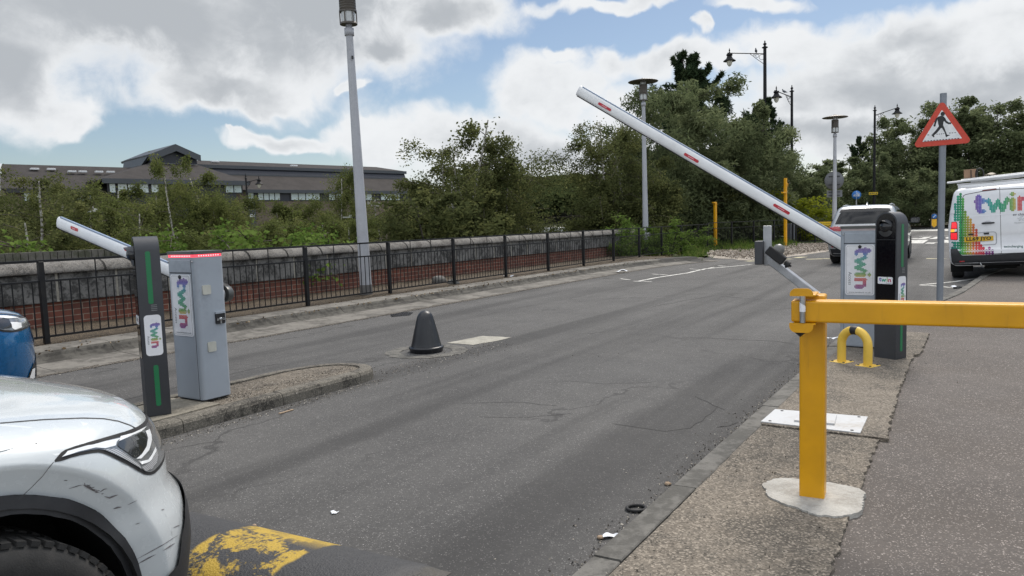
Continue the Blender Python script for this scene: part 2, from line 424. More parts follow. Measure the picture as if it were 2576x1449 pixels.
def dots_mesh(fn, pitch, rad=0.43, n=6, dots=DOTS, col=ramp):
    """fn(x, y) -> 3D point; word centred on 0,0"""
    mb = MB(); mb.col = []
    for (i, j) in dots:
        c = col(i); x0 = (i - 18) * pitch; y0 = (j - 6) * pitch
        pts = [fn(x0 + pitch * rad * math.cos(2 * math.pi * k / n), y0 + pitch * rad * math.sin(2 * math.pi * k / n)) for k in range(n)]
        mb.add(pts, [tuple(range(n))]); mb.col += [c + (1,)] * n
    return mb
def text_mesh(s, fn, size, sx=1.0, bold=0.0):
    vs, fs = text2d(s, size, sx, bold); mb = MB(); mb.add([fn(x, y) for x, y in vs], fs); return mb

def inside(p, poly):
    x, y = p; c = False; n = len(poly)
    for i in range(n):
        x1, y1 = poly[i]; x2, y2 = poly[i - 1]
        if (y1 > y) != (y2 > y) and x < (x2 - x1) * (y - y1) / (y2 - y1) + x1: c = not c
    return c
def densify(poly, step, closed=True):
    out = []; n = len(poly)
    for i in range(n if closed else n - 1):
        a = poly[i]; b = poly[(i + 1) % n]; L = math.hypot(b[0] - a[0], b[1] - a[1]); k = max(1, int(math.ceil(L / step)))
        out += [(a[0] + (b[0] - a[0]) * j / k, a[1] + (b[1] - a[1]) * j / k) for j in range(k)]
    if not closed: out.append(poly[-1])
    return out
def smoothpoly(poly, it=2, closed=True):
    for _ in range(it):
        q = []; n = len(poly)
        for i in range(n if closed else n - 1):
            a = poly[i]; b = poly[(i + 1) % n]
            q += [(a[0] * .75 + b[0] * .25, a[1] * .75 + b[1] * .25), (a[0] * .25 + b[0] * .75, a[1] * .25 + b[1] * .75)]
        if not closed: q = [poly[0]] + q + [poly[-1]]
        poly = q
    return poly
class Skin:
    """a closed surface that panels, lamps and lettering are laid onto"""
    def __init__(s, mb): s.b = BVHTree.FromPolygons([Vector(v) for v in mb.v], s_tri(mb.f))
    def hit(s, o, d):
        p, n, i, dist = s.b.ray_cast(Vector(o), Vector(d).normalized(), 200.0)
        if p is None: return None
        if n.dot(Vector(d)) > 0: n = -n
        return p, n
def s_tri(f): return [tuple(x) for x in f]
def patch(skin, poly, rayfn, off=0.004, step=8.0, thick=0.0):
    """polygon laid onto a skin: rayfn(x, y) -> origin, direction"""
    ol = densify(poly, step)
    xs = [p[0] for p in ol]; ys = [p[1] for p in ol]
    pts = [Vector(p) for p in ol]; ne = len(pts)
    x = min(xs) + step / 2
    while x < max(xs):
        y = min(ys) + step / 2
        while y < max(ys):
            if inside((x, y), ol) and min(math.hypot(x - a, y - b) for a, b in ol) > step * 0.45: pts.append(Vector((x, y)))
            y += step
        x += step
    vs, es, fs, *_ = delaunay_2d_cdt(pts, [(i, (i + 1) % ne) for i in range(ne)], [], 1, 1e-6)
    out = []; ok = []
    for v in vs:
        o, d = rayfn(v[0], v[1]); h = skin.hit(o, d)
        if h is None: out.append(Vector((0, 0, 0))); ok.append(False)
        else: out.append(h[0] + h[1] * off); ok.append(True)
    fs = [f for f in fs if all(ok[i] for i in f)]
    used = sorted({i for f in fs for i in f}); mp = {k: i for i, k in enumerate(used)}
    mb = MB(); mb.add([out[k] for k in used], [tuple(mp[i] for i in f) for f in fs], 0, True)
    return mb
def stroke(skin, line, wd, rayfn, off=0.003, step=6.0):
    ln = densify(line, step, False); mb = MB(); L = []; R = []
    for i, p in enumerate(ln):
        a = ln[max(0, i - 1)]; b = ln[min(len(ln) - 1, i + 1)]; dx, dy = b[0] - a[0], b[1] - a[1]; q = math.hypot(dx, dy) or 1
        ww = wd(i / max(1, len(ln) - 1)) if callable(wd) else wd
        nx, ny = -dy / q * ww / 2, dx / q * ww / 2
        for (sx, lst) in ((1, L), (-1, R)):
            o, d = rayfn(p[0] + nx * sx, p[1] + ny * sx); h = skin.hit(o, d); lst.append(h[0] + h[1] * off if h else None)
    for i in range(len(ln) - 1):
        q = [L[i], L[i + 1], R[i + 1], R[i]]
        if all(v is not None for v in q): mb.add(q, [(0, 1, 2, 3)], 0, True)
    return mb
def camray(x, y): return CAM, ray(x, y)
# ================================================================== materials used by the setting
M_road = asphalt("road_asphalt", (0.040, 0.039, 0.039), (0.105, 0.102, 0.098), (0.27, 0.26, 0.25), 0.07, 200.0, 0.50, cracks=0.5)
M_foot = asphalt("footway_asphalt", (0.046, 0.040, 0.036), (0.128, 0.112, 0.101), (0.30, 0.265, 0.24), 0.14, 180.0, 0.0, tint2=(0.080, 0.068, 0.059))
M_conc = concrete("aggregate_concrete", (0.12, 0.103, 0.083), (0.205, 0.178, 0.145), (0.05, 0.046, 0.04), 0.7, 0.8, speck=0.6, chipc=(0.38, 0.33, 0.27))
M_kerb = concrete("kerb_concrete", (0.12, 0.115, 0.106), (0.18, 0.172, 0.156), (0.055, 0.053, 0.048), 0.7, 1.6)
M_kerbd = concrete("dirty_kerb_concrete", (0.10, 0.092, 0.078), (0.165, 0.152, 0.128), (0.032, 0.03, 0.027), 0.85, 1.8, speck=0.25)
M_gutter = concrete("channel_concrete", (0.14, 0.132, 0.118), (0.215, 0.20, 0.178), (0.06, 0.056, 0.05), 0.7, 0.9)
M_pan = concrete("lichen_concrete", (0.115, 0.112, 0.107), (0.24, 0.235, 0.225), (0.026, 0.0255, 0.025), 0.85, 1.7)
M_cop = concrete("coping_concrete", (0.12, 0.116, 0.11), (0.20, 0.19, 0.178), (0.05, 0.047, 0.045), 0.8, 1.6, speck=0.3)
M_mort = concrete("joint_mortar", (0.3, 0.28, 0.24), (0.4, 0.38, 0.33), (0.15, 0.14, 0.12), 0.5, 3)
M_jdark = pm("dark_joint_fill", (0.03, 0.028, 0.025), 0.95)  # dark filler under the gaps between stones
M_brick = brickmat("red_brick", (0.20, 0.064, 0.040), (0.13, 0.046, 0.032), (0.30, 0.235, 0.18), tuple(E1), bw=.27, bh=.086)
M_brick2 = brickmat("dark_parapet_brick", (0.06, 0.052, 0.05), (0.10, 0.085, 0.075), (0.22, 0.2, 0.18), tuple(E1), bw=0.11, bh=0.34)
M_soil = concrete("leaf_litter", (0.038, 0.029, 0.021), (0.075, 0.058, 0.041), (0.025, 0.02, 0.015), 0.7, 3.0, speck=0.6, chipc=(0.28, 0.22, 0.15))
M_ground = concrete("earth_ground", (0.035, 0.045, 0.018), (0.07, 0.075, 0.03), (0.03, 0.03, 0.018), 0.6, 0.5, speck=0.2)
M_gravel = concrete("gravel_stones", (0.25, 0.215, 0.18), (0.42, 0.37, 0.32), (0.10, 0.085, 0.07), 0.3, 1.0, speck=0.8, chipc=(0.6, 0.55, 0.48))
M_black = pm("black_rail_paint", (0.007, 0.0075, 0.009), 0.45, 0, 0.2, 10, 0.1, spec=0.3, dirt=0.15, dirtc=(0.06, 0.045, 0.03))
M_white_line = None
def linemat(name, c, wear=0.45):
    m, t, b, out = base_mat(name)
    p = pos(t)
    n = t.math('ADD', t.noise(p, 5, 5, 0.7), t.math('MULTIPLY', t.noise(p, 70, 3), 0.4))
    f = t.rng(n, 0.62, 0.85, 0, wear, True)
    t.inp(b, 'Base Color', t.mixc(f, c, (0.08, 0.08, 0.08))); t.inp(b, 'Roughness', 0.8)
    return m
M_white_line = linemat("worn_white_road_paint", (0.62, 0.61, 0.57), 0.75)
M_cream_line = linemat("worn_cream_road_paint", (0.48, 0.44, 0.27), 0.7)

# ================================================================== ground
ss = np.concatenate([np.linspace(-60, -10, 8), np.linspace(-6, 60, 24), np.linspace(70, 200, 14), np.linspace(230, 900, 12)])
tt = np.concatenate([np.linspace(-900, -260, 12), np.linspace(-230, -40, 20), np.linspace(-34, -12, 14), np.linspace(-11.6, 120, 14), np.linspace(150, 700, 8)])
def terr(s, t):
    z = -0.06
    k = min(1, max(0, (-11.7 - t) / 6.0)); k = k * k * (3 - 2 * k)
    f = 1 - min(1, max(0, (s - 32) / 14.0)); z += -2.9 * k * f
    if t < -11.6 and s > -60: z = min(z, -0.3)
    p = ST(s, t); r = math.hypot(p.x, p.y); h = min(1, max(0, (r - 170) / 160)); z += 11 * h * h * (3 - 2 * h)
    return z
mb = MB(); mb.add([ST(s, t, terr(s, t)) for s in ss for t in tt], [(i * len(tt) + j, (i + 1) * len(tt) + j, (i + 1) * len(tt) + j + 1, i * len(tt) + j + 1) for i in range(len(ss) - 1) for j in range(len(tt) - 1)], 0, True)
struct(mb.build("ground", M_ground))

# road: one sheet from the left channel to beyond the junction
mb = MB(); mb.sheet([ST(-8, -8.5), ST(-8, 60), ST(110, 60), ST(110, -8.5)])
struct(mb.build("road", M_road))

# right-hand kerb line (outer edge towards the road), s/t
KERB = [(-4, -1.31), (0, -1.31), (4, -1.31), (8.4, -1.31), (9.2, -1.27), (10.5, -1.05), (12.3, -0.67), (14.1, -0.36), (16, -0.17), (18.1, 0.03), (20.4, 0.45), (23, 1.1), (26, 2.3), (29, 4.2), (33, 8), (36, 14), (37, 24), (37.5, 60)]
def along(path, d):
    for a, b in zip(path, path[1:]):
        L = math.hypot(b[0] - a[0], b[1] - a[1])
        if d <= L:
            u = d / L; return (a[0] + (b[0] - a[0]) * u, a[1] + (b[1] - a[1]) * u), ((b[0] - a[0]) / L, (b[1] - a[1]) / L)
        d -= L
    a, b = path[-2:]; L = math.hypot(b[0] - a[0], b[1] - a[1]); return b, ((b[0] - a[0]) / L, (b[1] - a[1]) / L)
def plen(path): return sum(math.hypot(b[0] - a[0], b[1] - a[1]) for a, b in zip(path, path[1:]))
def offpath(path, d):
    out = []
    for i, p in enumerate(path):
        a = path[max(0, i - 1)]; b = path[min(len(path) - 1, i + 1)]; L = math.hypot(b[0] - a[0], b[1] - a[1])
        out.append((p[0] - (b[1] - a[1]) / L * d, p[1] + (b[0] - a[0]) / L * d))
    return out
def sweep(mb, path, prof, mi=0, smooth=False):
    """prof: [(lateral to +t, z)] swept along an s/t path"""
    k = len(prof); vs = []
    for i, p in enumerate(path):
        a = path[max(0, i - 1)]; b = path[min(len(path) - 1, i + 1)]; L = math.hypot(b[0] - a[0], b[1] - a[1]); nx, ny = -(b[1] - a[1]) / L, (b[0] - a[0]) / L
        for (q, z) in prof: vs.append(ST(p[0] + nx * q, p[1] + ny * q, z))
    mb.add(vs, [(i * k + j, (i + 1) * k + j, (i + 1) * k + j + 1, i * k + j + 1) for i in range(len(path) - 1) for j in range(k - 1)], mi, smooth)
    mb.add(vs[:k], [tuple(range(k))], mi); mb.add(vs[-k:], [tuple(range(k - 1, -1, -1))], mi)
rnd = random.Random(4)
mb = MB(); d = 0.25; L = plen(KERB)
while d < L - 1:
    e = min(d + 0.905, L); q = []
    for x in (d + 0.004, (d + e) / 2, e - 0.004): q.append(along(KERB, x)[0])
    j = rnd.uniform(-0.004, 0.004); jz = rnd.uniform(-0.003, 0.003)
    q = [(a, b + j) for a, b in q]
    sweep(mb, q, [(0.0, -0.05), (0.0, 0.085 + jz), (0.012, 0.102 + jz), (0.125, 0.105 + jz), (0.13, 0.100 + jz), (0.13, -0.05)]); d = e
kerb = struct(mb.build("kerb", M_kerb))
mb = MB(); sweep(mb, [along(KERB, x)[0] for x in np.linspace(0.2, L - 1, 80)], [(0.01, -0.04), (0.01, 0.088), (0.12, 0.092), (0.12, -0.04)])
struct(mb.build("kerb_bed", M_jdark))
# footway: brown asphalt
kin = offpath(KERB, 0.128)
mb = MB(); path = [along(kin, x)[0] for x in np.linspace(0, plen(kin), 90)]
far = [(x, 75) for x, _ in path]
for i in range(len(path) - 1):
    a, b = path[i], path[i + 1]
    if b[0] > a[0]: mb.add([ST(a[0], a[1], 0.088), ST(b[0], b[1], 0.088), ST(b[0], 75, 0.088), ST(a[0], 75, 0.088)], [(0, 1, 2, 3)])
struct(mb.build("footway", M_foot))

# old aggregate-concrete strip behind the kerb, two slabs with broken edges
def jag(pts, amp, seed, step=0.05):
    r = random.Random(seed); o = []
    for (a, b) in zip(pts, pts[1:]):
        L = math.hypot(b[0] - a[0], b[1] - a[1]); k = max(1, int(L / step))
        for i in range(k): o.append((a[0] + (b[0] - a[0]) * i / k + r.uniform(-amp, amp), a[1] + (b[1] - a[1]) * i / k + r.uniform(-amp, amp)))
    o.append(pts[-1]); return o
def gs(px, py, z=0.1): return toST(G(px, py, z))
edge1 = jag([gs(2085, 1462), gs(2103, 1400), gs(2135, 1312), gs(2165, 1240), gs(2176, 1190), gs(2202, 1125), gs(2212, 1106)], 0.012, 1, 0.035)
edge2 = jag([gs(2232, 1104), gs(2242, 1050), gs(2262, 985), gs(2276, 950), gs(2298, 895), gs(2316, 893), gs(2337, 840)], 0.012, 2, 0.035)
ka = -1.31 + 0.134
def slab(poly, z, name):
    mb = MB(); o = ST(0, 0, z - 0.09)
    mb.prism([(a, b) for a, b in poly], o, E1, E2, (0, 0, 0.09)); return struct(mb.build(name, M_conc))
s1 = edge1[-1][0]; s2 = edge2[0][0]
low = [(-4, ka), (s1, ka)]
slab(jag([(-4, ka), (s1 - 0.006, ka)], 0.004, 5, 0.08)[:] + [(s1 - 0.006, edge1[-1][1])] + edge1[::-1][1:] + [(-4, edge1[0][1] - .1)], 0.103, "concrete_strip")
slab([(s1 + 0.006, ka), (edge2[-1][0] + .05, ka)] + [edge2[-1]] + edge2[::-1][1:] + [(s1 + 0.006, edge2[0][1])], 0.112, "concrete_strip")

# ------------------------------------------------------------------ central island
def rounded_island(s0, s1, ta, tb, n=10):
    tc = (ta + tb) / 2; r = (tb - ta) / 2; pts = [(s0, ta)]
    pts = [(s0, tb)] + [(s1 - r + r * math.sin(math.pi / 2 * k / n) if False else s1 - r + r * math.cos(math.pi / 2 - math.pi * k / n), tc + r * math.sin(math.pi / 2 - math.pi * k / n)) for k in range(n + 1)] + [(s0, ta)]
    return pts
isl = [(-6, -4.93), (0, -4.93), (5.02, -4.91), (5.16, -4.94), (5.27, -5.02), (5.34, -5.13), (5.375, -5.27), (5.36, -5.42), (5.29, -5.55), (5.17, -5.66), (5.0, -5.74), (4.8, -5.79), (0, -5.81), (-6, -5.81)]
mb = MB(); L = plen(isl); d = 0.0
while d < L - 0.05:
    e = min(d + (0.915 if d < 10.2 or d > 13 else 0.5), L); q = [along(isl, d + 0.003 + (e - d - 0.006) * k / 5)[0] for k in range(6)]
    jz = rnd.uniform(-0.004, 0.004)
    sweep(mb, q, [(0.0, -0.05), (0.0, 0.07 + jz), (-0.012, 0.094 + jz), (-0.03, 0.104 + jz), (-0.125, 0.106 + jz), (-0.125, -0.05)]); d = e
struct(mb.build("island_kerb", M_kerbd))
inn = offpath(isl, -0.11)
mb = MB(); n = len(inn)
mb.prism([(a, b) for a, b in inn], ST(0, 0, -0.04), E1, E2, (0, 0, 0.132)); struct(mb.build("traffic_island", concrete("island_infill", (0.10, 0.085, 0.065), (0.17, 0.145, 0.115), (0.04, 0.034, 0.028), 0.75, 1.2, speck=0.6, chipc=(0.36, 0.32, 0.27))))
mb = MB(); mb.prism([(2.62, -5.62), (3.55, -5.66), (3.6, -5.10), (2.66, -5.07)], ST(0, 0, 0.05), E1, E2, (0, 0, 0.052))
struct(mb.build("island_plinth", concrete("pale_plinth", (0.22, 0.2, 0.165), (0.33, 0.3, 0.24), (0.07, 0.065, 0.055), 0.5, 3)))

# ------------------------------------------------------------------ left channel, kerb and verge
GUT = [(-6, -8.42), (0, -8.42), (8, -8.44), (16, -8.44), (19, -8.42), (21.5, -8.3), (23.2, -8.0), (24.6, -7.35), (25.6, -6.5), (27.2, -5.6), (29.5, -4.9), (33, -4.4)]
prof = [(0.0, -0.02), (0.0, 0.006), (-0.35, 0.020), (-0.60, 0.036), (-0.69, 0.052), (-0.74, 0.085), (-0.765, 0.12), (-0.80, 0.145), (-0.86, 0.157), (-1.20, 0.160), (-1.28, 0.155), (-1.30, -0.02)]
r_gut = random.Random(31)
mb = MB(); L = plen(GUT); d = 0.1
while d < L - 9.3:
    e = d + 0.99; q = [along(GUT, d + 0.005 + (e - d - 0.010) * k / 3)[0] for k in range(4)]; j = rnd.uniform(-.01, .01); jz = rnd.uniform(-.004, .004)
    fl = max(0.25, 1 - max(0, d - 27.5) / 6)
    n0 = len(mb.f); sweep(mb, [(a, b + j) for a, b in q], [(x, z * fl + jz if z > 0.003 else z) for x, z in prof], 0, False); d = e
    for i in range(n0, n0 + 3 * (len(prof) - 1)):
        if (i - n0) % (len(prof) - 1) in (3, 4, 5, 6): mb.mi[i] = 1
struct(mb.build("channel_kerb", [M_gutter, concrete("grimy_kerb_face", (0.07, 0.066, 0.058), (0.115, 0.108, 0.095), (0.03, 0.028, 0.025), 0.8, 1.4)]))
mb = MB(); vs = []
for x in np.linspace(0, L - 9.3, 220):
    (a, b), (dx, dy) = along(GUT, x); o1 = 0.03 + 0.05 * r_gut.random(); o2 = 0.02 + 0.09 * r_gut.random() ** 2; vs += [ST(a, b - o2, .0105), ST(a, b + o1, .0045)]
mb.add(vs, [(2 * i, 2 * i + 2, 2 * i + 3, 2 * i + 1) for i in range(219)]); struct(mb.build("channel_dirt", concrete("channel_silt", (0.04, 0.034, 0.028), (0.07, 0.06, 0.05), (0.025, 0.022, 0.02), 0.6, 3, speck=.4)))
mb = MB(); sweep(mb, [along(GUT, x)[0] for x in np.linspace(0, L - 9.4, 60)], [(-0.02, -0.02), (-0.02, 0.001), (-0.6, 0.026), (-0.72, 0.06), (-0.82, 0.14), (-1.27, 0.145), (-1.27, -0.02)]); struct(mb.build("channel_bed", M_jdark))
mb = MB(); vg = offpath(GUT, -1.285)
r2 = random.Random(9)
P_ = [along(vg, x)[0] for x in np.linspace(0, plen(vg) - 9.5, 110)]
nt = 8; vs = []
for p in P_:
    for j in range(nt): vs.append(ST(p[0], p[1] + (-11.2 - p[1]) * j / (nt - 1), 0.145 + (0 if j in (0,) else r2.uniform(-0.005, 0.03)) + .01 * j))
mb.add(vs, [(i * nt + j, (i + 1) * nt + j, (i + 1) * nt + j + 1, i * nt + j + 1) for i in range(len(P_) - 1) for j in range(nt - 1)], 0, True)
struct(mb.build("verge", M_soil))

# gravel bay and grass beyond
gfront = [gs(1768, 640, 0.02), gs(1800, 648, 0.02), gs(1850, 652, 0.02), gs(1890, 654, 0.02), gs(1967, 647, 0.02), gs(2050, 637, .02), gs(2097, 629, .02), gs(2200, 618, .02), gs(2290, 612, .02)]
gback = [gs(2290, 606, .02), gs(2200, 610, .02), gs(2095, 613, 0.02), gs(1935, 613.5, .02), gs(1887, 622, .02), gs(1830, 625, .02), gs(1762, 630, .02)]
mb = MB(); fr = jag(gfront, 0.12, 11, 0.4); bk = jag(gback, 0.25, 12, 0.6)
poly = [ST(a, b) for a, b in fr + bk]
vs, es, fs, *_ = delaunay_2d_cdt([Vector((p.x, p.y)) for p in poly] + [Vector((x, y)) for x in np.arange(7, 26, 0.5) for y in np.arange(23, 44, 0.5) if inside((x, y), [(p.x, p.y) for p in poly])], [(i, (i + 1) % len(poly)) for i in range(len(poly))], [], 1, 1e-5)
_bd = [(q.x, q.y) for q in poly]
mb.add([(v[0], v[1], 0.006 + min(0.04, 0.06 * min(math.hypot(v[0] - a, v[1] - b) for a, b in _bd)) + (rnd.uniform(0, 0.02) if min(math.hypot(v[0] - a, v[1] - b) for a, b in _bd) > .2 else 0)) for v in vs], [tuple(f) for f in fs], 0, True)
struct(mb.build("gravel", M_gravel))
M_grass = leafmat("grass_blades", (0.05, 0.085, 0.02), (0.085, 0.13, 0.03), (0.12, 0.14, 0.045))
mb = MB(); mb.sheet([V(1725, 640, 27.0).xy.to_3d() + EZ * .022] and [Vector((6.2, 27.2, .022)), Vector((9.0, 28.9, .022)), Vector((13.0, 36.2, .022)), Vector((19, 39.5, .022)), Vector((24, 52, .022)), Vector((2, 60, .022)), Vector((0, 30.5, .022))])
struct(mb.build("grass_verge", concrete("grass_soil", (0.03, 0.05, 0.014), (0.06, 0.085, 0.025), (0.04, 0.035, 0.02), 0.5, 1.5, speck=0.3, chipc=(.1, .13, .05))))
mb = MB(); pts = [(24, 85), (30.5, 73), (36.6, 67), (41.4, 59.6), (48, 50), (58, 38), (90, 38), (150, 90), (60, 130)]
mb.prism([(a, b) for a, b in pts][::-1], (0, 0, -0.05), (1, 0, 0), (0, 1, 0), (0, 0, 0.2)); struct(mb.build("far_verge", concrete("dry_verge", (0.09, 0.075, 0.045), (0.14, 0.12, 0.07), (0.05, 0.05, 0.025), 0.6, 0.6, speck=0.2)))

# ------------------------------------------------------------------ road markings
def strip_px(pts, wd, z=0.004, px=True):
    q = [G(x, y, z) for x, y in pts] if px else [Vector((x, y, z)) for x, y in pts]; L, R = [], []
    for i, p in enumerate(q):
        d_ = (q[min(len(q) - 1, i + 1)] - q[max(0, i - 1)]); d_.normalize(); n_ = Vector((-d_.y, d_.x, 0)); L.append(p + n_ * wd / 2); R.append(p - n_ * wd / 2)
    mb = MB()
    mb.add(L + R, [(i, i + 1, len(q) + i + 1, len(q) + i) for i in range(len(q) - 1)]); return mb
mb = strip_px([(1603, 708), (1650, 698.5), (1733, 686), (1744, 683), (1775, 676), (1890, 665.5)], 0.10)
for l in ([(1561, 701), (1586, 704)], [(1593, 707), (1640, 709)], [(1640, 689), (1681, 692)], [(1735, 676), (1770, 679)], [(1783, 675), (1796, 672)], [(1806, 668), (1825, 669.5)]):
    o = strip_px(l, 0.07); mb.add(o.v, o.f)
struct(mb.build("edge_line_marking", M_white_line))
mb = MB()
for l in ([(1880, 656), (1895, 657)], [(1967, 652), (1990, 651)], [(2003, 648.6), (2022, 646)], [(2028, 652), (2068, 651)], [(2072, 651), (2088, 650)], [(2330, 650.5), (2358, 650.5)], [(2365, 650.5), (2373, 650)], [(2270, 650), (2283, 650)]):
    o = strip_px(l, 0.30); mb.add(o.v, o.f)
struct(mb.build("hump_dash_marking", M_cream_line))
mb = MB()
def quadpx(*p): mb.sheet([G(x, y, 0.004) for x, y in p])
quadpx((2288, 581.5), (2288, 576), (2600, 570.5), (2600, 578))
quadpx((2290, 612), (2290, 604), (2336, 603), (2322, 612))
quadpx((2356, 611), (2360, 604), (2600, 602), (2600, 609))
for l in ([(2312, 594.5), (2470, 592)], [(2296, 601), (2308, 599)], [(2312, 600), (2335, 596), (2318, 601)], [(2345, 601), (2362, 595.5), (2372, 600)], [(2380, 600), (2398, 595)], [(2402, 600), (2425, 596)], [(2440, 600), (2462, 595)], [(2338, 613), (2344, 610)]):
    o = strip_px(l, 0.35); mb.add(o.v, o.f)
struct(mb.build("junction_marking", M_white_line))
mb = MB()
for l, w_ in (([(2317, 716), (2350, 713.5), (2400, 708.5), (2480, 697)], 0.10), ([(2313, 717), (2345, 718.6), (2390, 723), (2425, 726)], 0.08)):
    o = strip_px(l, w_); mb.add(o.v, o.f)
struct(mb.build("kerb_line_marking", M_white_line))
# hairline cracks in the tarmac
rc = random.Random(17); mb = MB()
for pl_, w_ in (([(1541, 1066), (1624, 1077.6), (1680, 1084.5), (1740, 1077.6), (1777, 1050), (1805, 1022)], .006), ([(1744.6, 996.6), (1800, 1019.7), (1823, 1031)], .006), ([(1800, 1075), (1828, 1070.6), (1856, 1063)], .008),
                ([(1165, 1015), (1290, 1011), (1400, 1021)], .006), ([(1690, 850), (1800, 851), (1950, 859), (2000, 866)], .010), ([(1410, 958), (1520, 966), (1640, 962)], .006), ([(1640, 772), (1720, 757), (1800, 743), (1890, 736)], .012), ([(1870, 700), (1960, 690), (2080, 684)], .014), ([(1200, 1048), (1330, 1050), (1440, 1040)], .005), ([(1945, 780), (2060, 768), (2120, 762)], .012), ([(300, 1010), (520, 955), (700, 915)], .008)):
    q = [gs(x, y, 0) for x, y in pl_]; q = jag(q, .022, rc.randrange(999), .10)
    pts_ = [ST(a, b, .0025) for a, b in q]; o_ = strip_px([(p_.x, p_.y) for p_ in pts_], w_, .0025, False); mb.add(o_.v, o_.f)
struct(mb.build("road_cracks", pm("crack_tar", (.014, .014, .014), .8)))
# concrete patch in the road and worn ring round the cone bollard
mb = MB(); q = [gs(x, y, 0.004) for x, y in ((1124, 862), (1215, 845), (1288, 848.5), (1245, 858), (1190, 868))]
mb.sheet([ST(a, b, 0.004) for a, b in jag(q + [q[0]], 0.012, 21, 0.08)[:-1]])
struct(mb.build("road_patch", concrete("patch_concrete", (0.30, 0.29, 0.25), (0.40, 0.38, 0.33), (0.12, 0.115, 0.1), 0.35, 2.5, speck=0.2)))
BOL = G(1073, 884, 0)
mb = MB(); r3 = random.Random(3); ring = []
for rr in (0.30, 0.47):
    ring.append([BOL + Vector(((rr + r3.uniform(-.02, .03)) * math.cos(a) * 1.0, (rr + r3.uniform(-.02, .03)) * math.sin(a), 0.004)) for a in [2 * math.pi * k / 40 for k in range(40)]])
mb.add(ring[0] + ring[1], [(i, (i + 1) % 40, 40 + (i + 1) % 40, 40 + i) for i in range(40)])
struct(mb.build("road_ring_patch", concrete("ring_concrete", (0.10, 0.098, 0.09), (0.2, 0.19, 0.17), (0.06, 0.058, 0.055), 0.8, 4)))
mb = MB(); q = [(x, y) for x, y in ((980, 789), (1005, 783), (1040, 786), (1030, 793), (985, 797))]
mb.sheet([G(x, y, 0.005) for x, y in q]); struct(mb.build("oil_stain", pm("oil", (0.006, 0.006, 0.007), 0.25)))

# ================================================================== boundary wall: brick base, concrete panels, rounded coping
WS0, WS1, WF = -5.0, 27.2, -11.12
wall = thing("boundary_wall", "long low wall of red brick, stained concrete panels and rounded coping behind the black fence", "wall", ST(0, WF), RZ_ROAD)
# local: x along the road, y to the left (-t), z up
mb = MB(); mb.box(((WS0 + WS1) / 2, 0.175, -1.2), (WS1 - WS0, 0.33, 3.52)); mb.build("brick_base", M_brick, wall)
mb = MB(); mj = MB(); s = WS0
while s < WS1 - 0.3:
    wv = 0.86; j = rnd.uniform(-0.004, 0.004)
    mb.box((s + wv / 2, 0.155 + j, 0.765), (wv - 0.035, 0.40, 0.41)); s += wv
mb.build("panel_course", M_pan, wall, bevel=0.012)
mj.box(((WS0 + WS1) / 2, 0.16, 0.765), (WS1 - WS0, 0.385, 0.404)); mj.build("panel_joints", M_mort, wall)
mb = MB(); s = WS0 - 0.2
pr = [(-0.115, 0.0), (-0.115, 0.03)] + [(0.155 - 0.26 * math.cos(math.pi * k / 12), 0.03 + 0.15 * math.sin(math.pi * k / 12)) for k in range(1, 12)] + [(0.425, 0.03), (0.425, 0.0)]
while s < WS1 - 0.3:
    wv = 0.86; dz = rnd.uniform(-0.006, 0.006)
    mb.prism([(y, z + dz) for y, z in pr], (s + 0.02, 0, 0.972), (0, 1, 0), (0, 0, 1), (wv - 0.04, 0, 0), 0, True); s += wv
mb.build("coping", M_cop, wall, bevel=0.01)
mb = MB(); mb.prism([(0.155 + (y - 0.155) * 0.95, z * 0.94) for y, z in pr], (WS0, 0, 0.972), (0, 1, 0), (0, 0, 1), (WS1 - WS0, 0, 0)); mb.build("coping_joints", M_jdark, wall)

# second, lower parapet further left
par = thing("brick_parapet", "dark mossy brick-on-edge parapet behind the left end of the boundary wall", "wall", ST(0, -13.6), RZ_ROAD)
mb = MB(); mb.box((0.5, 0.15, -0.8), (15, 0.3, 3.82)); mb.build("parapet_body", M_brick2, par)
mb = MB(); r4 = random.Random(8)
for k in range(128):
    mb.box((-7 + k * 0.117 + 0.05, 0.15, 1.14 + r4.uniform(-.004, .004)), (0.104, 0.35, 0.20))
mb.build("coping_bricks", concrete("mossy_coping", (0.10, 0.095, 0.085), (0.16, 0.15, 0.13), (0.05, 0.055, 0.03), 0.7, 2), par)

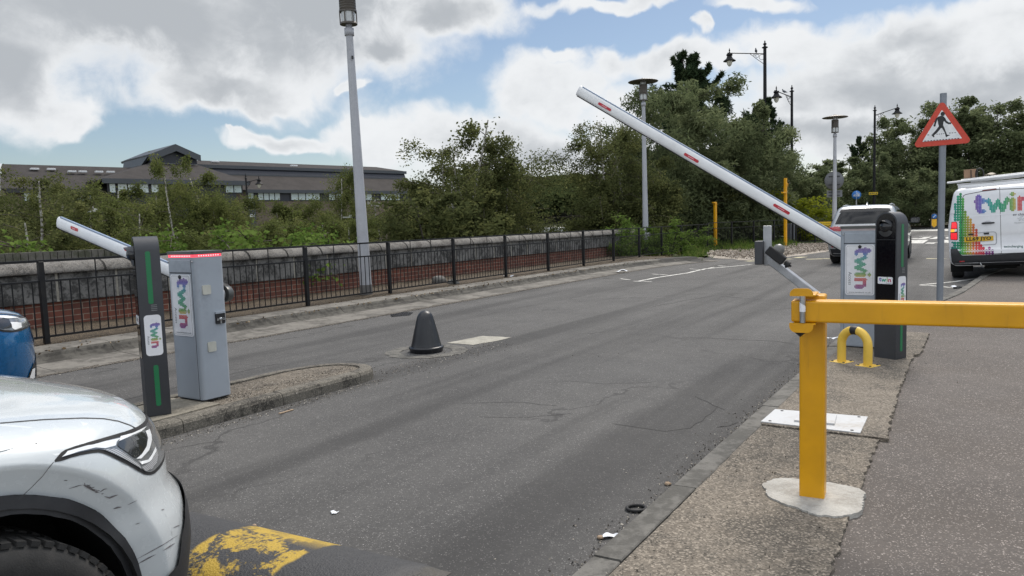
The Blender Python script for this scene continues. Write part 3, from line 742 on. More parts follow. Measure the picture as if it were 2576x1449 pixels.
# ================================================================== black railing along the verge
def rail_fence(name, label, a, b, posts, h=1.04, z0=0.09, picket=0.112, rail2=0.235, r=0.0082, pw=0.062, group=None):
    """a, b end points; posts: fractions along"""
    a = Vector(a); b = Vector(b); d = (b - a); Lf = d.length; rz = math.atan2(d.y, d.x)
    o = thing(name, label, "fence", a, rz, group)
    for u in posts:
        mb = MB(); mb.box((u * Lf, 0, (h + z0) / 2 - z0 / 2 + 0.0), (pw, pw, h + 0.02)); mb.build("post", M_black, o, bevel=0.004, seg=1)
    mb = MB(); mb.box((Lf / 2, 0, h + 0.016), (Lf, 0.05, 0.030)); mb.build("top_rail", M_black, o)
    mb = MB(); mb.box((Lf / 2, 0, h - rail2), (Lf, 0.035, 0.024)); mb.build("middle_rail", M_black, o)
    mb = MB(); mb.box((Lf / 2, 0, z0), (Lf, 0.035, 0.024)); mb.build("bottom_rail", M_black, o)
    us = list(posts)
    for u, v in zip(us, us[1:]):
        mb = MB(); x0, x1 = u * Lf, v * Lf; k = max(2, round((x1 - x0) / picket))
        for i in range(1, k): mb.tube([(x0 + (x1 - x0) * i / k, 0, z0), (x0 + (x1 - x0) * i / k, 0, h - rail2)], r, 6)
        for i in (k // 3, 2 * k // 3): mb.tube([(x0 + (x1 - x0) * i / k, 0, h - rail2), (x0 + (x1 - x0) * i / k, 0, h + .01)], r, 6)
        mb.build("picket_panel", M_black, o)
    return o
S0, S1 = -1.97, 31.4
posts = [(4.54 - 2.13 * 3 + 2.13 * k - S0) / (S1 - S0) for k in range(0, 17)]
posts = [p for p in posts if 0 <= p < 0.985] + [1.0]
rail_fence("black_railing", "long black metal railing with thin vertical pickets running along the left verge", ST(S0, -9.80, 0.15), ST(S1, -9.95, 0.08), posts, h=1.02)
ca, cb = ST(S1, -10.05, .02), G(2000, 612, .02)
rail_fence("black_railing", "black railing in the shade under the trees behind the gravel, left part with the corner", ca + (cb - ca) * 0.02 + Vector((0, 0, 0)), ca + (cb - ca) * 0.97, [0, .25, .5, .75, 1.0], h=1.2, picket=0.13, r=0.008)
rail_fence("black_railing", "short black railing behind the gravel carrying the yellow notice", G(2003, 612, .02), G(2235, 603, .02), [0, .2, .4, .6, .8, 1], h=1.05, picket=0.13, r=0.008)
gp = thing("fence_post", "stout grey square post at the joint of the railings behind the gravel", "post", G(1989, 613, .0), 0.4)
mb = MB(); mb.box((0, 0, 0.5), (0.30, 0.30, 1.0)); mb.box((0, 0, 1.01), (0.32, 0.32, .03)); mb.build("post_shaft", pm("grey_post", (0.16, 0.17, 0.19), 0.6, dirt=.3), gp, bevel=0.01)
# ================================================================== street furniture materials
M_cab = pm("grey_cabinet_paint", (0.31, 0.345, 0.39), 0.42, 0, 0.05, 3, 0.06, spec=0.45, dirt=0.18)
M_cabd = pm("cabinet_gap", (0.02, 0.02, 0.022), 0.7)
M_cap = pm("cabinet_lid_plastic", (0.075, 0.078, 0.075), 0.35, 0, 0.1, 5)
M_red = pm("lit_red_strip", (0.6, 0.03, 0.05), 0.3, emis=((1.0, 0.08, 0.12), 0.9))
M_redoff = pm("unlit_strip", (0.42, 0.36, 0.36), 0.35)
M_sign = pm("white_sign_board", (0.72, 0.73, 0.76), 0.45, 0, 0.03, 6, dirt=0.12)
M_ink = pm("black_ink", (0.012, 0.012, 0.014), 0.5)
M_greyink = pm("grey_ink", (0.10, 0.11, 0.13), 0.5)
M_dots = vcol_mat("printed_dots", 0.45)
M_silver = pm("bare_metal", (0.42, 0.43, 0.44), 0.35, 0.9, 0.15, 15)
M_galv = pm("galvanised_steel", (0.36, 0.37, 0.39), 0.45, 0.65, 0.18, 9, dirt=0.15)
M_char = pm("charcoal_powder_coat", (0.040, 0.043, 0.050), 0.5, 0, 0.1, 5, 0.12)
M_gloss = pm("black_glass", (0.003, 0.003, 0.005), 0.08, 0, 0.05, 5, spec=0.35)
M_lens = pm("camera_dome", (0.02, 0.021, 0.024), 0.12, 0, 0.1, 8)
M_mask = pm("speaker_cone", (0.05, 0.052, 0.055), 0.6)
M_green = pm("green_light_strip", (0.012, 0.16, 0.06), 0.35, 0, 0.05, 5)
M_slot = pm("pale_slots", (0.16, 0.165, 0.17), 0.5)
M_beige = pm("beige_button", (0.45, 0.45, 0.40), 0.5)
M_armw = pm("white_arm_paint", (0.74, 0.75, 0.76), 0.38, 0, 0.04, 4, dirt=0.12)
M_armb = pm("arm_edge_profile", (0.22, 0.28, 0.38), 0.5)
M_rub = pm("black_rubber", (0.012, 0.012, 0.013), 0.75)
M_refl = pm("red_reflector", (0.42, 0.008, 0.02), 0.25, 0, 0.15, 30)
M_pink = pm("reflector_mark", (0.62, 0.25, 0.28), 0.3)
M_yel = paintmat("yellow_gate_paint", (0.64, 0.31, 0.002), 0.36, (0.10, 0.055, 0.03), (0.36, 0.17, 0.01))
M_yel2 = pm("yellow_hoop_paint", (0.70, 0.46, 0.06), 0.45, 0, 0.06, 6, dirt=0.12, dirtc=(0.3, 0.18, 0.05))
M_pole = pm("lamp_post_paint", (0.36, 0.37, 0.40), 0.5, 0, 0.06, 3, dirt=0.2, dirtc=(0.14, 0.14, 0.13))
M_iron = pm("cast_iron_paint", (0.007, 0.007, 0.008), 0.55, spec=0.25)
M_bronze = pm("bronze_lamp_paint", (0.10, 0.088, 0.075), 0.45, 0.2, 0.15, 8)
M_glass = pm("frosted_lamp_glass", (0.50, 0.52, 0.52), 0.12, 0, 0.08, 10, spec=0.6)
M_glassw = pm("opal_lamp_bowl", (0.62, 0.60, 0.52), 0.2)
M_signgrey = pm("sign_back_grey", (0.13, 0.135, 0.145), 0.55)
M_signred = pm("sign_red", (0.52, 0.045, 0.02), 0.4)
M_signwhite = pm("sign_white", (0.70, 0.71, 0.72), 0.4)

# ------------------------------------------------------------------ barrier cabinets
def sign_fn(dx, cy, cz): return lambda x, y: Vector((dx, -(cy + y), cz - x))
def cabinet(name, label, org, rz, lit):
    o = thing(name, label, "barrier cabinet", org, rz)
    D, Wd, H = 0.27, 0.37, 1.165
    mb = MB(); pr = rrect(D, Wd, 0.035, 6); mb.prism(pr, (0, 0, 0.012), (1, 0, 0), (0, 1, 0), (0, 0, H - 0.012), 0, True)
    body = mb.build("housing", M_cab, o)
    mb = MB(); mb.prism(rrect(D - .02, Wd - .02, 0.03), (0, 0, 0), (1, 0, 0), (0, 1, 0), (0, 0, 0.013)); mb.build("plinth_gap", M_cabd, o)
    xf = -D / 2
    mb = MB(); mb.prism(rrect(D - .004, Wd - .004, 0.034, 6), (0, 0, H), (1, 0, 0), (0, 1, 0), (0, 0, 0.022), 0, True); mb.build("light_strip", M_red if lit else M_redoff, o)
    mb = MB()
    if lit:
        led = pm("red_led_points", (0.9, 0.3, 0.3), 0.3, emis=((1, 0.35, 0.38), 1.6))
        for k in range(9): mb.box((-0.09 + k * 0.022, -Wd / 2 + 0.0005, H + .011), (0.008, 0.004, 0.009))
        mb.build("led_row", led, o); mb = MB()
        for k in range(12): mb.box((xf + .0005, -0.13 + k * 0.022, H + .011), (0.004, 0.008, 0.009))
        mb.build("led_row", led, o)
    mb = MB(); mb.prism(rrect(D + .012, Wd + .012, 0.04, 6), (0, 0, H + .022), (1, 0, 0), (0, 1, 0), (0, 0, 0.026), 0, True); mb.build("lid", M_cap, o, bevel=0.008)
    # front door with its gaps, lock and sign board
    dw = 0.285
    mb = MB(); mb.box((xf - 0.001, 0.005, (0.02 + 1.035) / 2), (0.006, dw, 1.015)); door = mb.build("door", M_cab, o, bevel=0.002, seg=1)
    mb = MB(); mb.box((xf - 0.001, 0.005, 1.093), (0.006, dw, 0.098)); mb.build("upper_panel", M_cab, o, bevel=0.002, seg=1)
    mb = MB()
    for y in (-dw / 2 + .005, dw / 2 + .005): mb.box((xf + .0005, y, 0.58), (0.004, 0.006, 1.13))
    mb.box((xf + .0005, 0.005, 1.0395), (0.004, dw, 0.007)); mb.build("door_gap", M_cabd, o)
    mb = MB(); mb.lathe([(0.0, 0.012), (0.014, 0.012), (0.017, 0.004), (0.017, 0)], (xf - .004, 0.005, 1.008), 14, 0, (Vector((0, 1, 0)), EZ, Vector((-1, 0, 0)))); mb.build("lock", M_ink, door)
    for y in (-Wd / 2 + .028, Wd / 2 - .028):
        mb = MB(); mb.lathe([(0.0, 0.007), (0.006, 0.006), (0.008, 0)], (xf, y, 1.13), 10, 0, (Vector((0, 1, 0)), EZ, Vector((-1, 0, 0)))); mb.build("screw", M_silver, o)
    cy, cz = -0.005, 0.778; sw, sh = 0.262, 0.50; xs = xf - .004
    mb = MB(); mb.prism(rrect(sw, sh, 0.022, 5, -cy, cz), (xs, 0, 0), (0, 1, 0), (0, 0, 1), (-0.004, 0, 0)); sg = mb.build("sign_board", M_sign, door)
    xs -= 0.0048
    mb = MB(); a = rrect(sw - .022, sh - .022, 0.016, 5, -cy, cz); b = rrect(sw - .026, sh - .026, 0.014, 5, -cy, cz); n = len(a)
    mb.add([(xs, p[0], p[1]) for p in a] + [(xs, p[0], p[1]) for p in b], [(i, (i + 1) % n, n + (i + 1) % n, n + i) for i in range(n)])
    vs, fs = text2d("Access", 0.043, 1.1); f = sign_fn(xs, cy - 0.088, cz - 0.085); mb.add([f(x, y) for x, y in vs], fs)
    f2 = lambda x, y: Vector((xs, -(cy + x), cz - 0.222 + y)); vs, fs = text2d("www.twinbank.co.uk", 0.021, 1.12); mb.add([f2(x, y) for x, y in vs], fs)
    mb.build("sign_print", M_greyink, door, fixn=False)
    mb = dots_mesh(sign_fn(xs - .0004, cy + 0.022, cz + 0.024), 0.0108, 0.53); mb.build("dot_logo", M_dots, door, fixn=False)
    return o
cl = G(510, 1011, 0.106); s_, t_ = toST(cl); CABL = (s_ + 0.135, t_ - 0.17)
cabL = cabinet("barrier_cabinet", "grey barrier cabinet with a lit red strip under its lid, standing on the central island", ST(*CABL, 0.106), RZ_ROAD, True)
# side fittings of the left cabinet, local y = -W/2 face
for (x, z, w_, h_) in ((-0.045, 0.90, 0.075, 0.075), (-0.03, 0.435, 0.075, 0.08)):
    mb = MB(); mb.prism(rrect(w_, h_, 0.01, 3, x, z), (0, -0.185, 0), (1, 0, 0), (0, 0, 1), (0, -0.010, 0)); mb.build("beige_plate", M_beige, cabL, bevel=0.003)
mb = MB(); mb.prism(rrect(0.085, 0.085, 0.008, 3, 0.062, 0.655), (0, -0.185, 0), (1, 0, 0), (0, 0, 1), (0, -0.014, 0)); ky = mb.build("key_switch", M_ink, cabL, bevel=0.004)
mb = MB(); mb.lathe([(0.0, 0.006), (0.014, 0.006), (0.016, 0)], (0.062, -0.199, 0.65), 14, 0, (Vector((1, 0, 0)), EZ, Vector((0, -1, 0)))); mb.box((0.062, -0.2, 0.628), (.012, .006, .03))
for sx in (-1, 1): mb.box((0.062 + sx * .028, -0.2, 0.645), (.016, .003, .008)); mb.box((0.062 + sx * .028, -0.2, 0.655), (.008, .003, .012))
mb.build("key_barrel", M_silver, ky)
mb = MB(); mb.box((0.062, -0.193, 0.705), (0.09, 0.02, 0.016)); mb.build("hood", M_cab, ky)
cr = G(2113, 872, 0.112); s_, t_ = toST(cr); CABR = (s_ + 0.135, t_ + 0.182)
cabR = cabinet("barrier_cabinet", "grey barrier cabinet with an unlit strip, on the right-hand kerb behind the yellow hoop", ST(*CABR, 0.112), RZ_ROAD, False)

# ------------------------------------------------------------------ barrier arms
def arm(name, label, cab, z0, tip_px, refl_px, sgn):
    s0 = cab[0] + 0.27; o0 = ST(s0, cab[1], z0)
    tp = PLN(tip_px[0], tip_px[1], o0, E1); d = tp - o0; L = d.length; d.normalize()
    if name: pass
    up = E1.cross(d);
    if up.z < 0: up = -up
    M4 = Matrix(((d.x, -E1.x, up.x, o0.x), (d.y, -E1.y, up.y, o0.y), (d.z, -E1.z, up.z, o0.z), (0, 0, 0, 1)))   # x along arm, y to the viewer, z up
    o = thing(name, label, "barrier", mat=M4)
    hw, hh = 0.034, 0.062
    prf = []
    for k in range(20):
        a = 2 * math.pi * k / 20; c, s = math.cos(a), math.sin(a); prf.append((hw * abs(c) ** .75 * (1 if c > 0 else -1), hh * abs(s) ** .75 * (1 if s > 0 else -1)))
    mb = MB(); vs = [Vector((x, y, z)) for x in (0.1, L - .012) for y, z in prf]
    mb.add(vs, [(i, (i + 1) % 20, 20 + (i + 1) % 20, 20 + i) for i in range(20)], 0, True); mb.add(vs[:20], [tuple(range(20))]); mb.add(vs[20:], [tuple(range(20))])
    mb.build("boom", M_armw, o)
    mb = MB(); mb.prism([(y * 1.04, z * 1.03) for y, z in prf], (L - .014, 0, 0), (0, 1, 0), (0, 0, 1), (0.014, 0, 0), 0, True); mb.build("end_cap", M_sign, o)
    mb = MB(); mb.box((L / 2, 0.010, hh + .001), (L - .06, 0.022, 0.018)); mb.build("edge_profile", M_armb, o, bevel=.004)
    mb = MB(); mb.box((L / 2, 0.0, -hh - .002), (L - .03, 0.03, 0.014)); mb.build("rubber_seal", M_rub, o, bevel=.004)
    mi = M4.inverted()
    for (px, py, ll) in refl_px:
        q = mi @ PLN(px, py, o0 - E1 * hw, E1)
        mb = MB(); mb.prism(rrect(ll, 0.032, 0.0155, 5, q.x, q.z), (0, hw - .002, 0), (1, 0, 0), (0, 0, 1), (0, 0.0045, 0)); rf = mb.build("reflector", M_refl, o)
        mb = MB(); mb.box((q.x + .005, hw + .003, q.z), (ll * .4, .003, .010)); mb.build("reflector_mark", M_pink, rf)
    # hub and clamp
    mb = MB(); mb.lathe([(0.0, 0.055), (0.045, 0.05), (0.066, 0.03), (0.07, -0.02)], (0, 0, 0), 24, 0, (Vector((1, 0, 0)), Vector((0, 0, 1)), Vector((0, -1, 0)))); mb.build("hub", M_cap, o)
    mb = MB(); mb.box((0.12, 0, 0), (0.24, 0.085, 0.15)); mb.build("clamp", M_rub, o, bevel=0.02)
    mb = MB(); mb.lathe([(0.06, 0.05), (0.06, 0.12)], (0, 0, 0), 16, 0, (Vector((1, 0, 0)), Vector((0, 0, 1)), Vector((0, 1, 0)))); mb.build("axle", M_galv, o)
    return o
arm("barrier_boom", "long white barrier arm raised across the sky from the right-hand cabinet", CABR, 0.985, (1456, 228), [(1521, 268.5, 0.20), (1739, 397, 0.20), (1966, 526, 0.20)], 1)
arm("barrier_boom", "white barrier arm half raised behind the dark kiosk on the left", CABL, 0.94, (151, 560), [(187, 575.5, 0.14), (323, 629.5, 0.14)], 1)

# ------------------------------------------------------------------ access kiosks
def kiosk(name, label, org, rz):
    o = thing(name, label, "access kiosk", org, rz)
    Dp, r, H = 0.165, 0.105, 1.345
    arch = [(-r, 0), (r, 0)] + [(r * math.cos(math.pi * k / 16), H - r + r * math.sin(math.pi * k / 16)) for k in range(17)]
    mb = MB(); mb.prism(arch, (-Dp / 2, 0, 0), (0, 1, 0), (0, 0, 1), (Dp, 0, 0), 0, True); mb.build("casing", M_char, o, bevel=0.006)
    ri = r - 0.014
    zlo = 0.44
    ar2 = [(-ri, zlo), (ri, zlo)] + [(ri * math.cos(math.pi * k / 16), H - r + ri * math.sin(math.pi * k / 16)) for k in range(17)]
    mb = MB(); mb.prism(ar2, (-Dp / 2 + .002, 0, 0), (0, 1, 0), (0, 0, 1), (-0.006, 0, 0)); fr = mb.build("glass_front", M_gloss, o)
    xf = -Dp / 2 - .004
    mb = MB(); zc = 1.215
    X = (Vector((0, 1, 0)), EZ, Vector((-1, 0, 0)))
    mb.lathe([(0.0, 0.045), (0.03, 0.040), (0.05, 0.02), (0.058, 0.0)], (xf, 0, zc), 24, 0, X); mb.build("camera_dome", M_lens, fr)
    mb = MB()
    def hood(u, v):
        a = math.radians(15 + 150 * u); rr = 0.062; ln = 0.062 * math.sin(math.pi * min(1, max(0, u))) ** .6 * v
        return Vector((xf - ln, (rr - .01 * v) * math.cos(a), zc + (rr - .01 * v) * math.sin(a)))
    mb.grid(hood, 18, 5); mb.build("camera_hood", M_char, fr)
    mb = MB()
    def cone(u, v):
        a = math.radians(200 + 140 * u); rr = 0.02 + 0.052 * v; return Vector((xf - .003 - .02 * (1 - v), rr * math.cos(a), zc - .02 + rr * math.sin(a)))
    mb.grid(cone, 14, 4); mb.build("lower_bezel", M_mask, fr)
    mb = MB(); mb.box((xf - .0005, 0, 1.095), (.003, ri * 2, .003)); mb.build("glass_seam", M_mask, fr)
    # sticker on the glass
    mb = MB(); mb.prism(rrect(0.142, 0.064, 0.007, 3, 0, 0.725), (xf - .001, 0, 0), (0, 1, 0), (0, 0, 1), (-.002, 0, 0)); st = mb.build("front_sticker", M_sign, fr)
    mb = MB(); mb.col = []
    for ch, cx in (("t", 3), ("w", 14), ("i", 24.5), ("n", 32)):
        vs, fs = text2d(ch, 0.056, 1.1, 0.028); mb.add([Vector((xf - .0034, -(0.112 * (cx - 18) / 36) - x, 0.730 + y + (.004 if ch in 'ti' else 0))) for x, y in vs], fs); mb.col += [ramp(cx) + (1,)] * len(vs)
    mb.build("sticker_word", M_dots, st, fixn=False)
    mb = text_mesh("Access", lambda x, y: Vector((xf - .0034, -0.035 - x, 0.701 + y)), 0.017, 1.1); mb.build("sticker_print", M_greyink, st, fixn=False)
    # both band sides: green strips, slots, sticker
    for sd in (-1, 1):
        y0 = sd * r; dy = sd * 0.003
        for (za, zb) in ((0.845, 1.235), (0.075, 0.385)):
            mb = MB(); mb.prism(rrect(0.034, zb - za, 0.012, 4, 0.0, (za + zb) / 2), (0, y0 - dy, 0), (1, 0, 0), (0, 0, 1), (0, dy * 1.6, 0)); mb.build("green_strip", M_green, o)
        mb = MB()
        for k in range(4): mb.prism(rrect(0.042, 0.006, 0.003, 3, 0.018, 0.795 + k * 0.0135), (0, y0 - dy, 0), (1, 0, 0), (0, 0, 1), (0, dy * 1.5, 0))
        mb.build("vent_slots", M_slot, o)
        mb = MB(); mb.prism(rrect(0.116, 0.305, 0.025, 5, 0.0, 0.61), (0, y0 - dy, 0), (1, 0, 0), (0, 0, 1), (0, dy * 1.7, 0)); bs = mb.build("band_sticker", M_sign, o)
        yy = y0 + dy * 1.0
        # reads downwards; letter tops to the viewer's right
        f = lambda x, y: Vector(((-1 if sd > 0 else 1) * (0.012 + y), yy, 0.612 - x))
        mb = dots_mesh(f, 0.0050, 0.56, 5); mb.build("dot_logo", M_dots, bs, fixn=False)
        mb = text_mesh("Access", lambda x, y: Vector(((-1 if sd > 0 else 1) * (y - 0.036), yy, 0.575 - x)), 0.022, 1.05); mb.build("sticker_print", M_greyink, bs, fixn=False)
    return o
def rzof(v): return math.atan2(v[1], v[0])
kR = rzof((0.86, 0.51)); c_ = G(2253, 907, 0.106); ax = axes(kR)
kiosk("access_kiosk", "charcoal access kiosk with a black glass front, beside the right-hand cabinet", c_ + ax[0] * 0.0825 + ax[1] * 0.105, kR)
kL = rzof((0.84, 0.54)); c_ = G(371, 1050, 0.104); ax = axes(kL)
kiosk("access_kiosk", "charcoal access kiosk with green strips on its side, beside the bonnet of the white car", c_ + ax[0] * 0.0825 + ax[1] * 0.105, kL)

# ------------------------------------------------------------------ bent camera mast with base plate
pb = G(2052, 1056, 0.112)
cm = thing("camera_mast", "bent grey mast with a plate camera, on a white base plate behind the yellow post", "camera mast", pb)
q1, q2 = G(1950, 1031, .112), G(1914, 1062, .112); q3, q4 = G(2164, 1091, .112), G(2183, 1050, .112)
mb = MB(); base = [q1, q2, q3, q4]; top = [q + EZ * .006 for q in base]
mb.add(base + top, [(0, 1, 2, 3), (7, 6, 5, 4)] + [(i, (i + 1) % 4, 4 + (i + 1) % 4, 4 + i) for i in range(4)])
wp = pm("white_plate_paint", (0.44, 0.45, 0.46), 0.5, 0, .05, 4, dirt=.5, dirtc=(.25, .2, .14))
mb.build("cover_plate", wp, cm, world=True)
mb = MB()
for q in base:
    cc = (q1 + q2 + q3 + q4) / 4; p_ = q + (cc - q).normalized() * .06 + EZ * .006; mb.lathe([(0, .003), (.009, .003), (.011, 0)], p_, 8)
mb.build("plate_bolt", M_cabd, cm, world=True)
mb = MB(); rzp = math.atan2((q4 - q1).y, (q4 - q1).x); ap = axes(rzp); mb.box(pb + EZ * .012, (.24, .24, .012), ap); mb.build("foot_plate", wp, cm, world=True)
elb = PLN(2036, 742, pb, E1); elb.x, elb.y = pb.x, pb.y
neck = PLN(1938, 655, pb, E1)
mb = MB(); mb.bar(pb + EZ * .018, elb + EZ * .02, .05, .05, up=E1); mb.build("mast_tube", M_galv, cm, world=True, bevel=.006)
mb = MB(); mb.bar(elb, neck, .05, .065, up=E1); mb.build("mast_arm", M_galv, cm, world=True, bevel=.006)
hb, ht = PLN(1931, 668, pb, E1), PLN(1925, 568, pb, E1); ht.x, ht.y = hb.x, hb.y
mb = MB(); mb.bar(hb, ht, .052, .022, up=E1); hd = mb.build("mounting_bar", M_galv, cm, world=True, bevel=.003)
bb = PLN(1913, 665, pb, E1); bt = PLN(1913, 606, pb, E1); bt.x, bt.y = bb.x, bb.y
mb = MB(); mb.bar(bb, bt, .054, .10, up=E1); mb.build("plate_camera", M_char, cm, world=True, bevel=.006)
jp = PLN(1952, 642, pb - E1 * .06, E1); jd = (neck - elb).normalized()
mb = MB(); n_ = E1.cross(jd); mb.box(jp, (.13, .05, .06), (jd, E1, n_)); jb = mb.build("junction_box", M_rub, cm, world=True, bevel=.008)
mb = MB(); mb.lathe([(.0, .03), (.018, .03), (.022, 0)], jp - jd * .105, 12, 0, (E1, n_, jd)); mb.build("cable_gland", M_rub, jb, world=True)
mb = MB(); e_ = PLN(1975, 672, pb - E1 * .06, E1); mb.tube([jp - jd * .07, jp - jd * .12, (jp - jd * .12 + e_) / 2 + EZ * .005, e_], .007, 8); mb.build("cable", M_rub, jb, world=True)
mb = MB(); mb.lathe([(.0, .055), (.02, .052), (.034, .035), (.040, 0)], jp + E1 * .03 + n_ * .0 + EZ * .02, 16, 0, (jd, E1, (jd.cross(E1)) * (1 if jd.cross(E1).z > 0 else -1))); mb.build("dome_cover", pm("dome_grey", (.12, .12, .115), .4), cm, world=True)

# ------------------------------------------------------------------ yellow gate: post, catch and long beam
gp_ = G(2032, 1254, 0.104); gd = Vector((0.885, -0.465, 0)).normalized(); gn = Vector((gd.y, -gd.x, 0))   # gn towards the viewer
if gn.y > 0: gn = -gn
gate = thing("swing_gate", "chunky yellow steel gate post and long horizontal beam closing off the footway", "gate", gp_, math.atan2(gd.y, gd.x))
# local: x along beam, y away from viewer
PWD = 0.112
ctr = Vector((0.017, 0.056, 0))
zt = V(2060, 741, 3.42).z - 0.104
mb = MB(); mb.box(ctr + EZ * (zt / 2 - .02), (PWD, PWD, zt + .04)); post = mb.build("gate_post", M_yel, gate, bevel=0.010, seg=3)
zb0 = PLN(2000, 812, gp_ + gn * .13, gn).z - .104; zb1 = PLN(2000, 757.5, gp_ + gn * .13, gn).z - .104
mi = PM[gate.name].inverted(); xl = (mi @ PLN(1989, 785, gp_ + gn * .12, gn)).x
mb = MB(); mb.box(((xl + 3.4) / 2, -0.062, (zb0 + zb1) / 2), (3.4 - xl, 0.098, zb1 - zb0)); mb.build("beam", M_yel, gate, bevel=0.010, seg=3)
# catch: top and bottom lips with rounded corners, pin and drop weight
def lip(x0, x1, z0, z1, rc, name, topround):
    pts = [(x0, z0), (x1, z0), (x1, z1), (x0, z1)]
    w_, h_ = x1 - x0, z1 - z0; cx, cz = (x0 + x1) / 2, (z0 + z1) / 2; q = []
    for (sx, sz, a0) in ((1, 1, 0), (-1, 1, 90), (-1, -1, 180), (1, -1, 270)):
        r_ = rc if (sz > 0) == topround else 0.003
        for k in range(6):
            a = math.radians(a0 + 90 * k / 5); q.append((cx + sx * (w_ / 2 - r_) + r_ * math.cos(a), cz + sz * (h_ / 2 - r_) + r_ * math.sin(a)))
    mb = MB(); mb.prism(q, (0, -0.128, 0), (1, 0, 0), (0, 0, 1), (0, 0.008, 0))
    zz = z0 if topround else z1
    mb.box(((x0 + x1) / 2 + .012, -0.05, zz + (.004 if topround else -.004)), (w_ - .005, 0.155, 0.008))
    return mb.build(name, M_yel, gate, bevel=0.003)
f_ = gp_ + gn * .128
pl = lambda px, py: mi @ PLN(px, py, f_, gn)
a_, b_ = pl(1986.5, 745), pl(2046, 726); lip(a_.x, b_.x, a_.z, b_.z, 0.028, "upper_catch", True)
a_, b_ = pl(1985.5, 836), pl(2046, 813); lip(a_.x, b_.x, a_.z, b_.z - .002, 0.028, "lower_catch", False)
xp = pl(2018.5, 780).x; z0_, z1_ = pl(2018, 812).z, pl(2018, 745).z
mb = MB(); mb.tube([(xp, -0.122, z0_), (xp, -0.122, z1_)], .0125, 14); pin = mb.build("locking_pin", M_silver, gate)
mb = MB(); mb.grid(lambda u, v: Vector((xp + .0132 * math.cos(math.radians(200 + 150 * u)), -.122 + .0132 * math.sin(math.radians(200 + 150 * u)), z0_ + .05 + (.045 - .02 * u) * v)), 10, 3); mb.build("torn_label", M_sign, pin, fixn=False)
zc_ = pl(2011, 838).z
mb = MB(); mb.lathe([(.0, -.022), (.026, 0.0), (.026, .006)], (pl(2011, 838).x, -.10, zc_), 4); mb.build("drop_weight", M_rub, gate)
# white concrete collar in the ground round the post
cp = [gs(x, y, .106) for x, y in ((1915, 1220), (1935, 1208), (1975, 1207), (2040, 1212), (2100, 1217), (2160, 1229), (2182, 1255), (2170, 1275), (2150, 1296), (2115, 1303), (2060, 1297), (2012, 1283), (1975, 1270), (1935, 1248))]
mb = MB(); cj = jag(jag(cp + [cp[0]], 0.018, 34, 0.06), 0.006, 33, 0.015)[:-1]; mb.prism([(a, b) for a, b in cj][::-1], ST(0, 0, .08), E1, E2, (0, 0, .0315)); mb_ = struct(mb.build("concrete_collar", concrete("white_concrete", (0.34, 0.33, 0.305), (0.48, 0.465, 0.43), (0.20, 0.185, 0.16), 0.5, 3, speck=.12, chipc=(.65, .63, .6))))

# ------------------------------------------------------------------ yellow hoop guard
ha, hb_ = G(2117, 911, .106), G(2183, 921, .106); hx = (hb_ - ha); hw_ = hx.length; hx.normalize()
hoop = thing("hoop_guard", "small yellow hoop guard with a black band on top, in front of the right-hand cabinet", "hoop guard", ha, math.atan2(hx.y, hx.x))
hz = PLN(2150, 820, ha, hx.cross(EZ)).z - .106 - .038
r_ = hw_ / 2; pts = [(0, 0, 0), (0, 0, (hz - r_) * .5), (0, 0, hz - r_)] + [(r_ - r_ * math.cos(math.pi * k / 14), 0, hz - r_ + r_ * math.sin(math.pi * k / 14)) for k in range(1, 14)] + [(hw_, 0, hz - r_), (hw_, 0, (hz - r_) * .5), (hw_, 0, 0)]
mb = MB(); mb.tube(pts, .038, 16); mb.build("hoop_tube", M_yel2, hoop)
mb = MB(); mb.tube(pts[8:11], .0392, 16); mb.build("black_band", M_ink, hoop)
for x in (0, hw_):
    mb = MB(); mb.box((x, 0, .005), (.15, .15, .010)); fp = mb.build("foot_plate", M_yel2, hoop, bevel=.003)
    mb = MB()
    for sx in (-1, 1):
        for sy in (-1, 1): mb.lathe([(0, .006), (.009, .006), (.011, 0)], (x + sx * .055, sy * .055, .010), 8)
    mb.build("bolts", M_ink, fp)

# ------------------------------------------------------------------ cone bollard
mb = MB(); M_bol = paintmat("scraped_black_iron", (0.010, 0.011, 0.014), 0.34, (0.26, 0.19, 0.13), (0.075, 0.075, 0.078))
bol = thing("cone_bollard", "scraped black cone-shaped bollard with a flared foot standing in the road", "bollard", BOL)
bd = V(1073, 781, BOL.y).z
kk = bd / 0.49
mb.lathe([(r, z * kk) for r, z in [(0.185, 0.055), (0.178, 0.07), (0.166, 0.12), (0.148, 0.20), (0.128, 0.28), (0.108, 0.36), (0.101, 0.385), (0.092, 0.42), (0.078, 0.450), (0.055, 0.474), (0.028, 0.487), (0.0, 0.49)]], n=36); mb.build("cone", M_bol, bol)
mb = MB(); mb.lathe([(0.19, 0.0), (0.197, 0.03), (0.205, 0.05), (0.205, 0.058), (0.183, 0.066)], n=36); mb.build("foot_ring", M_bol, bol)

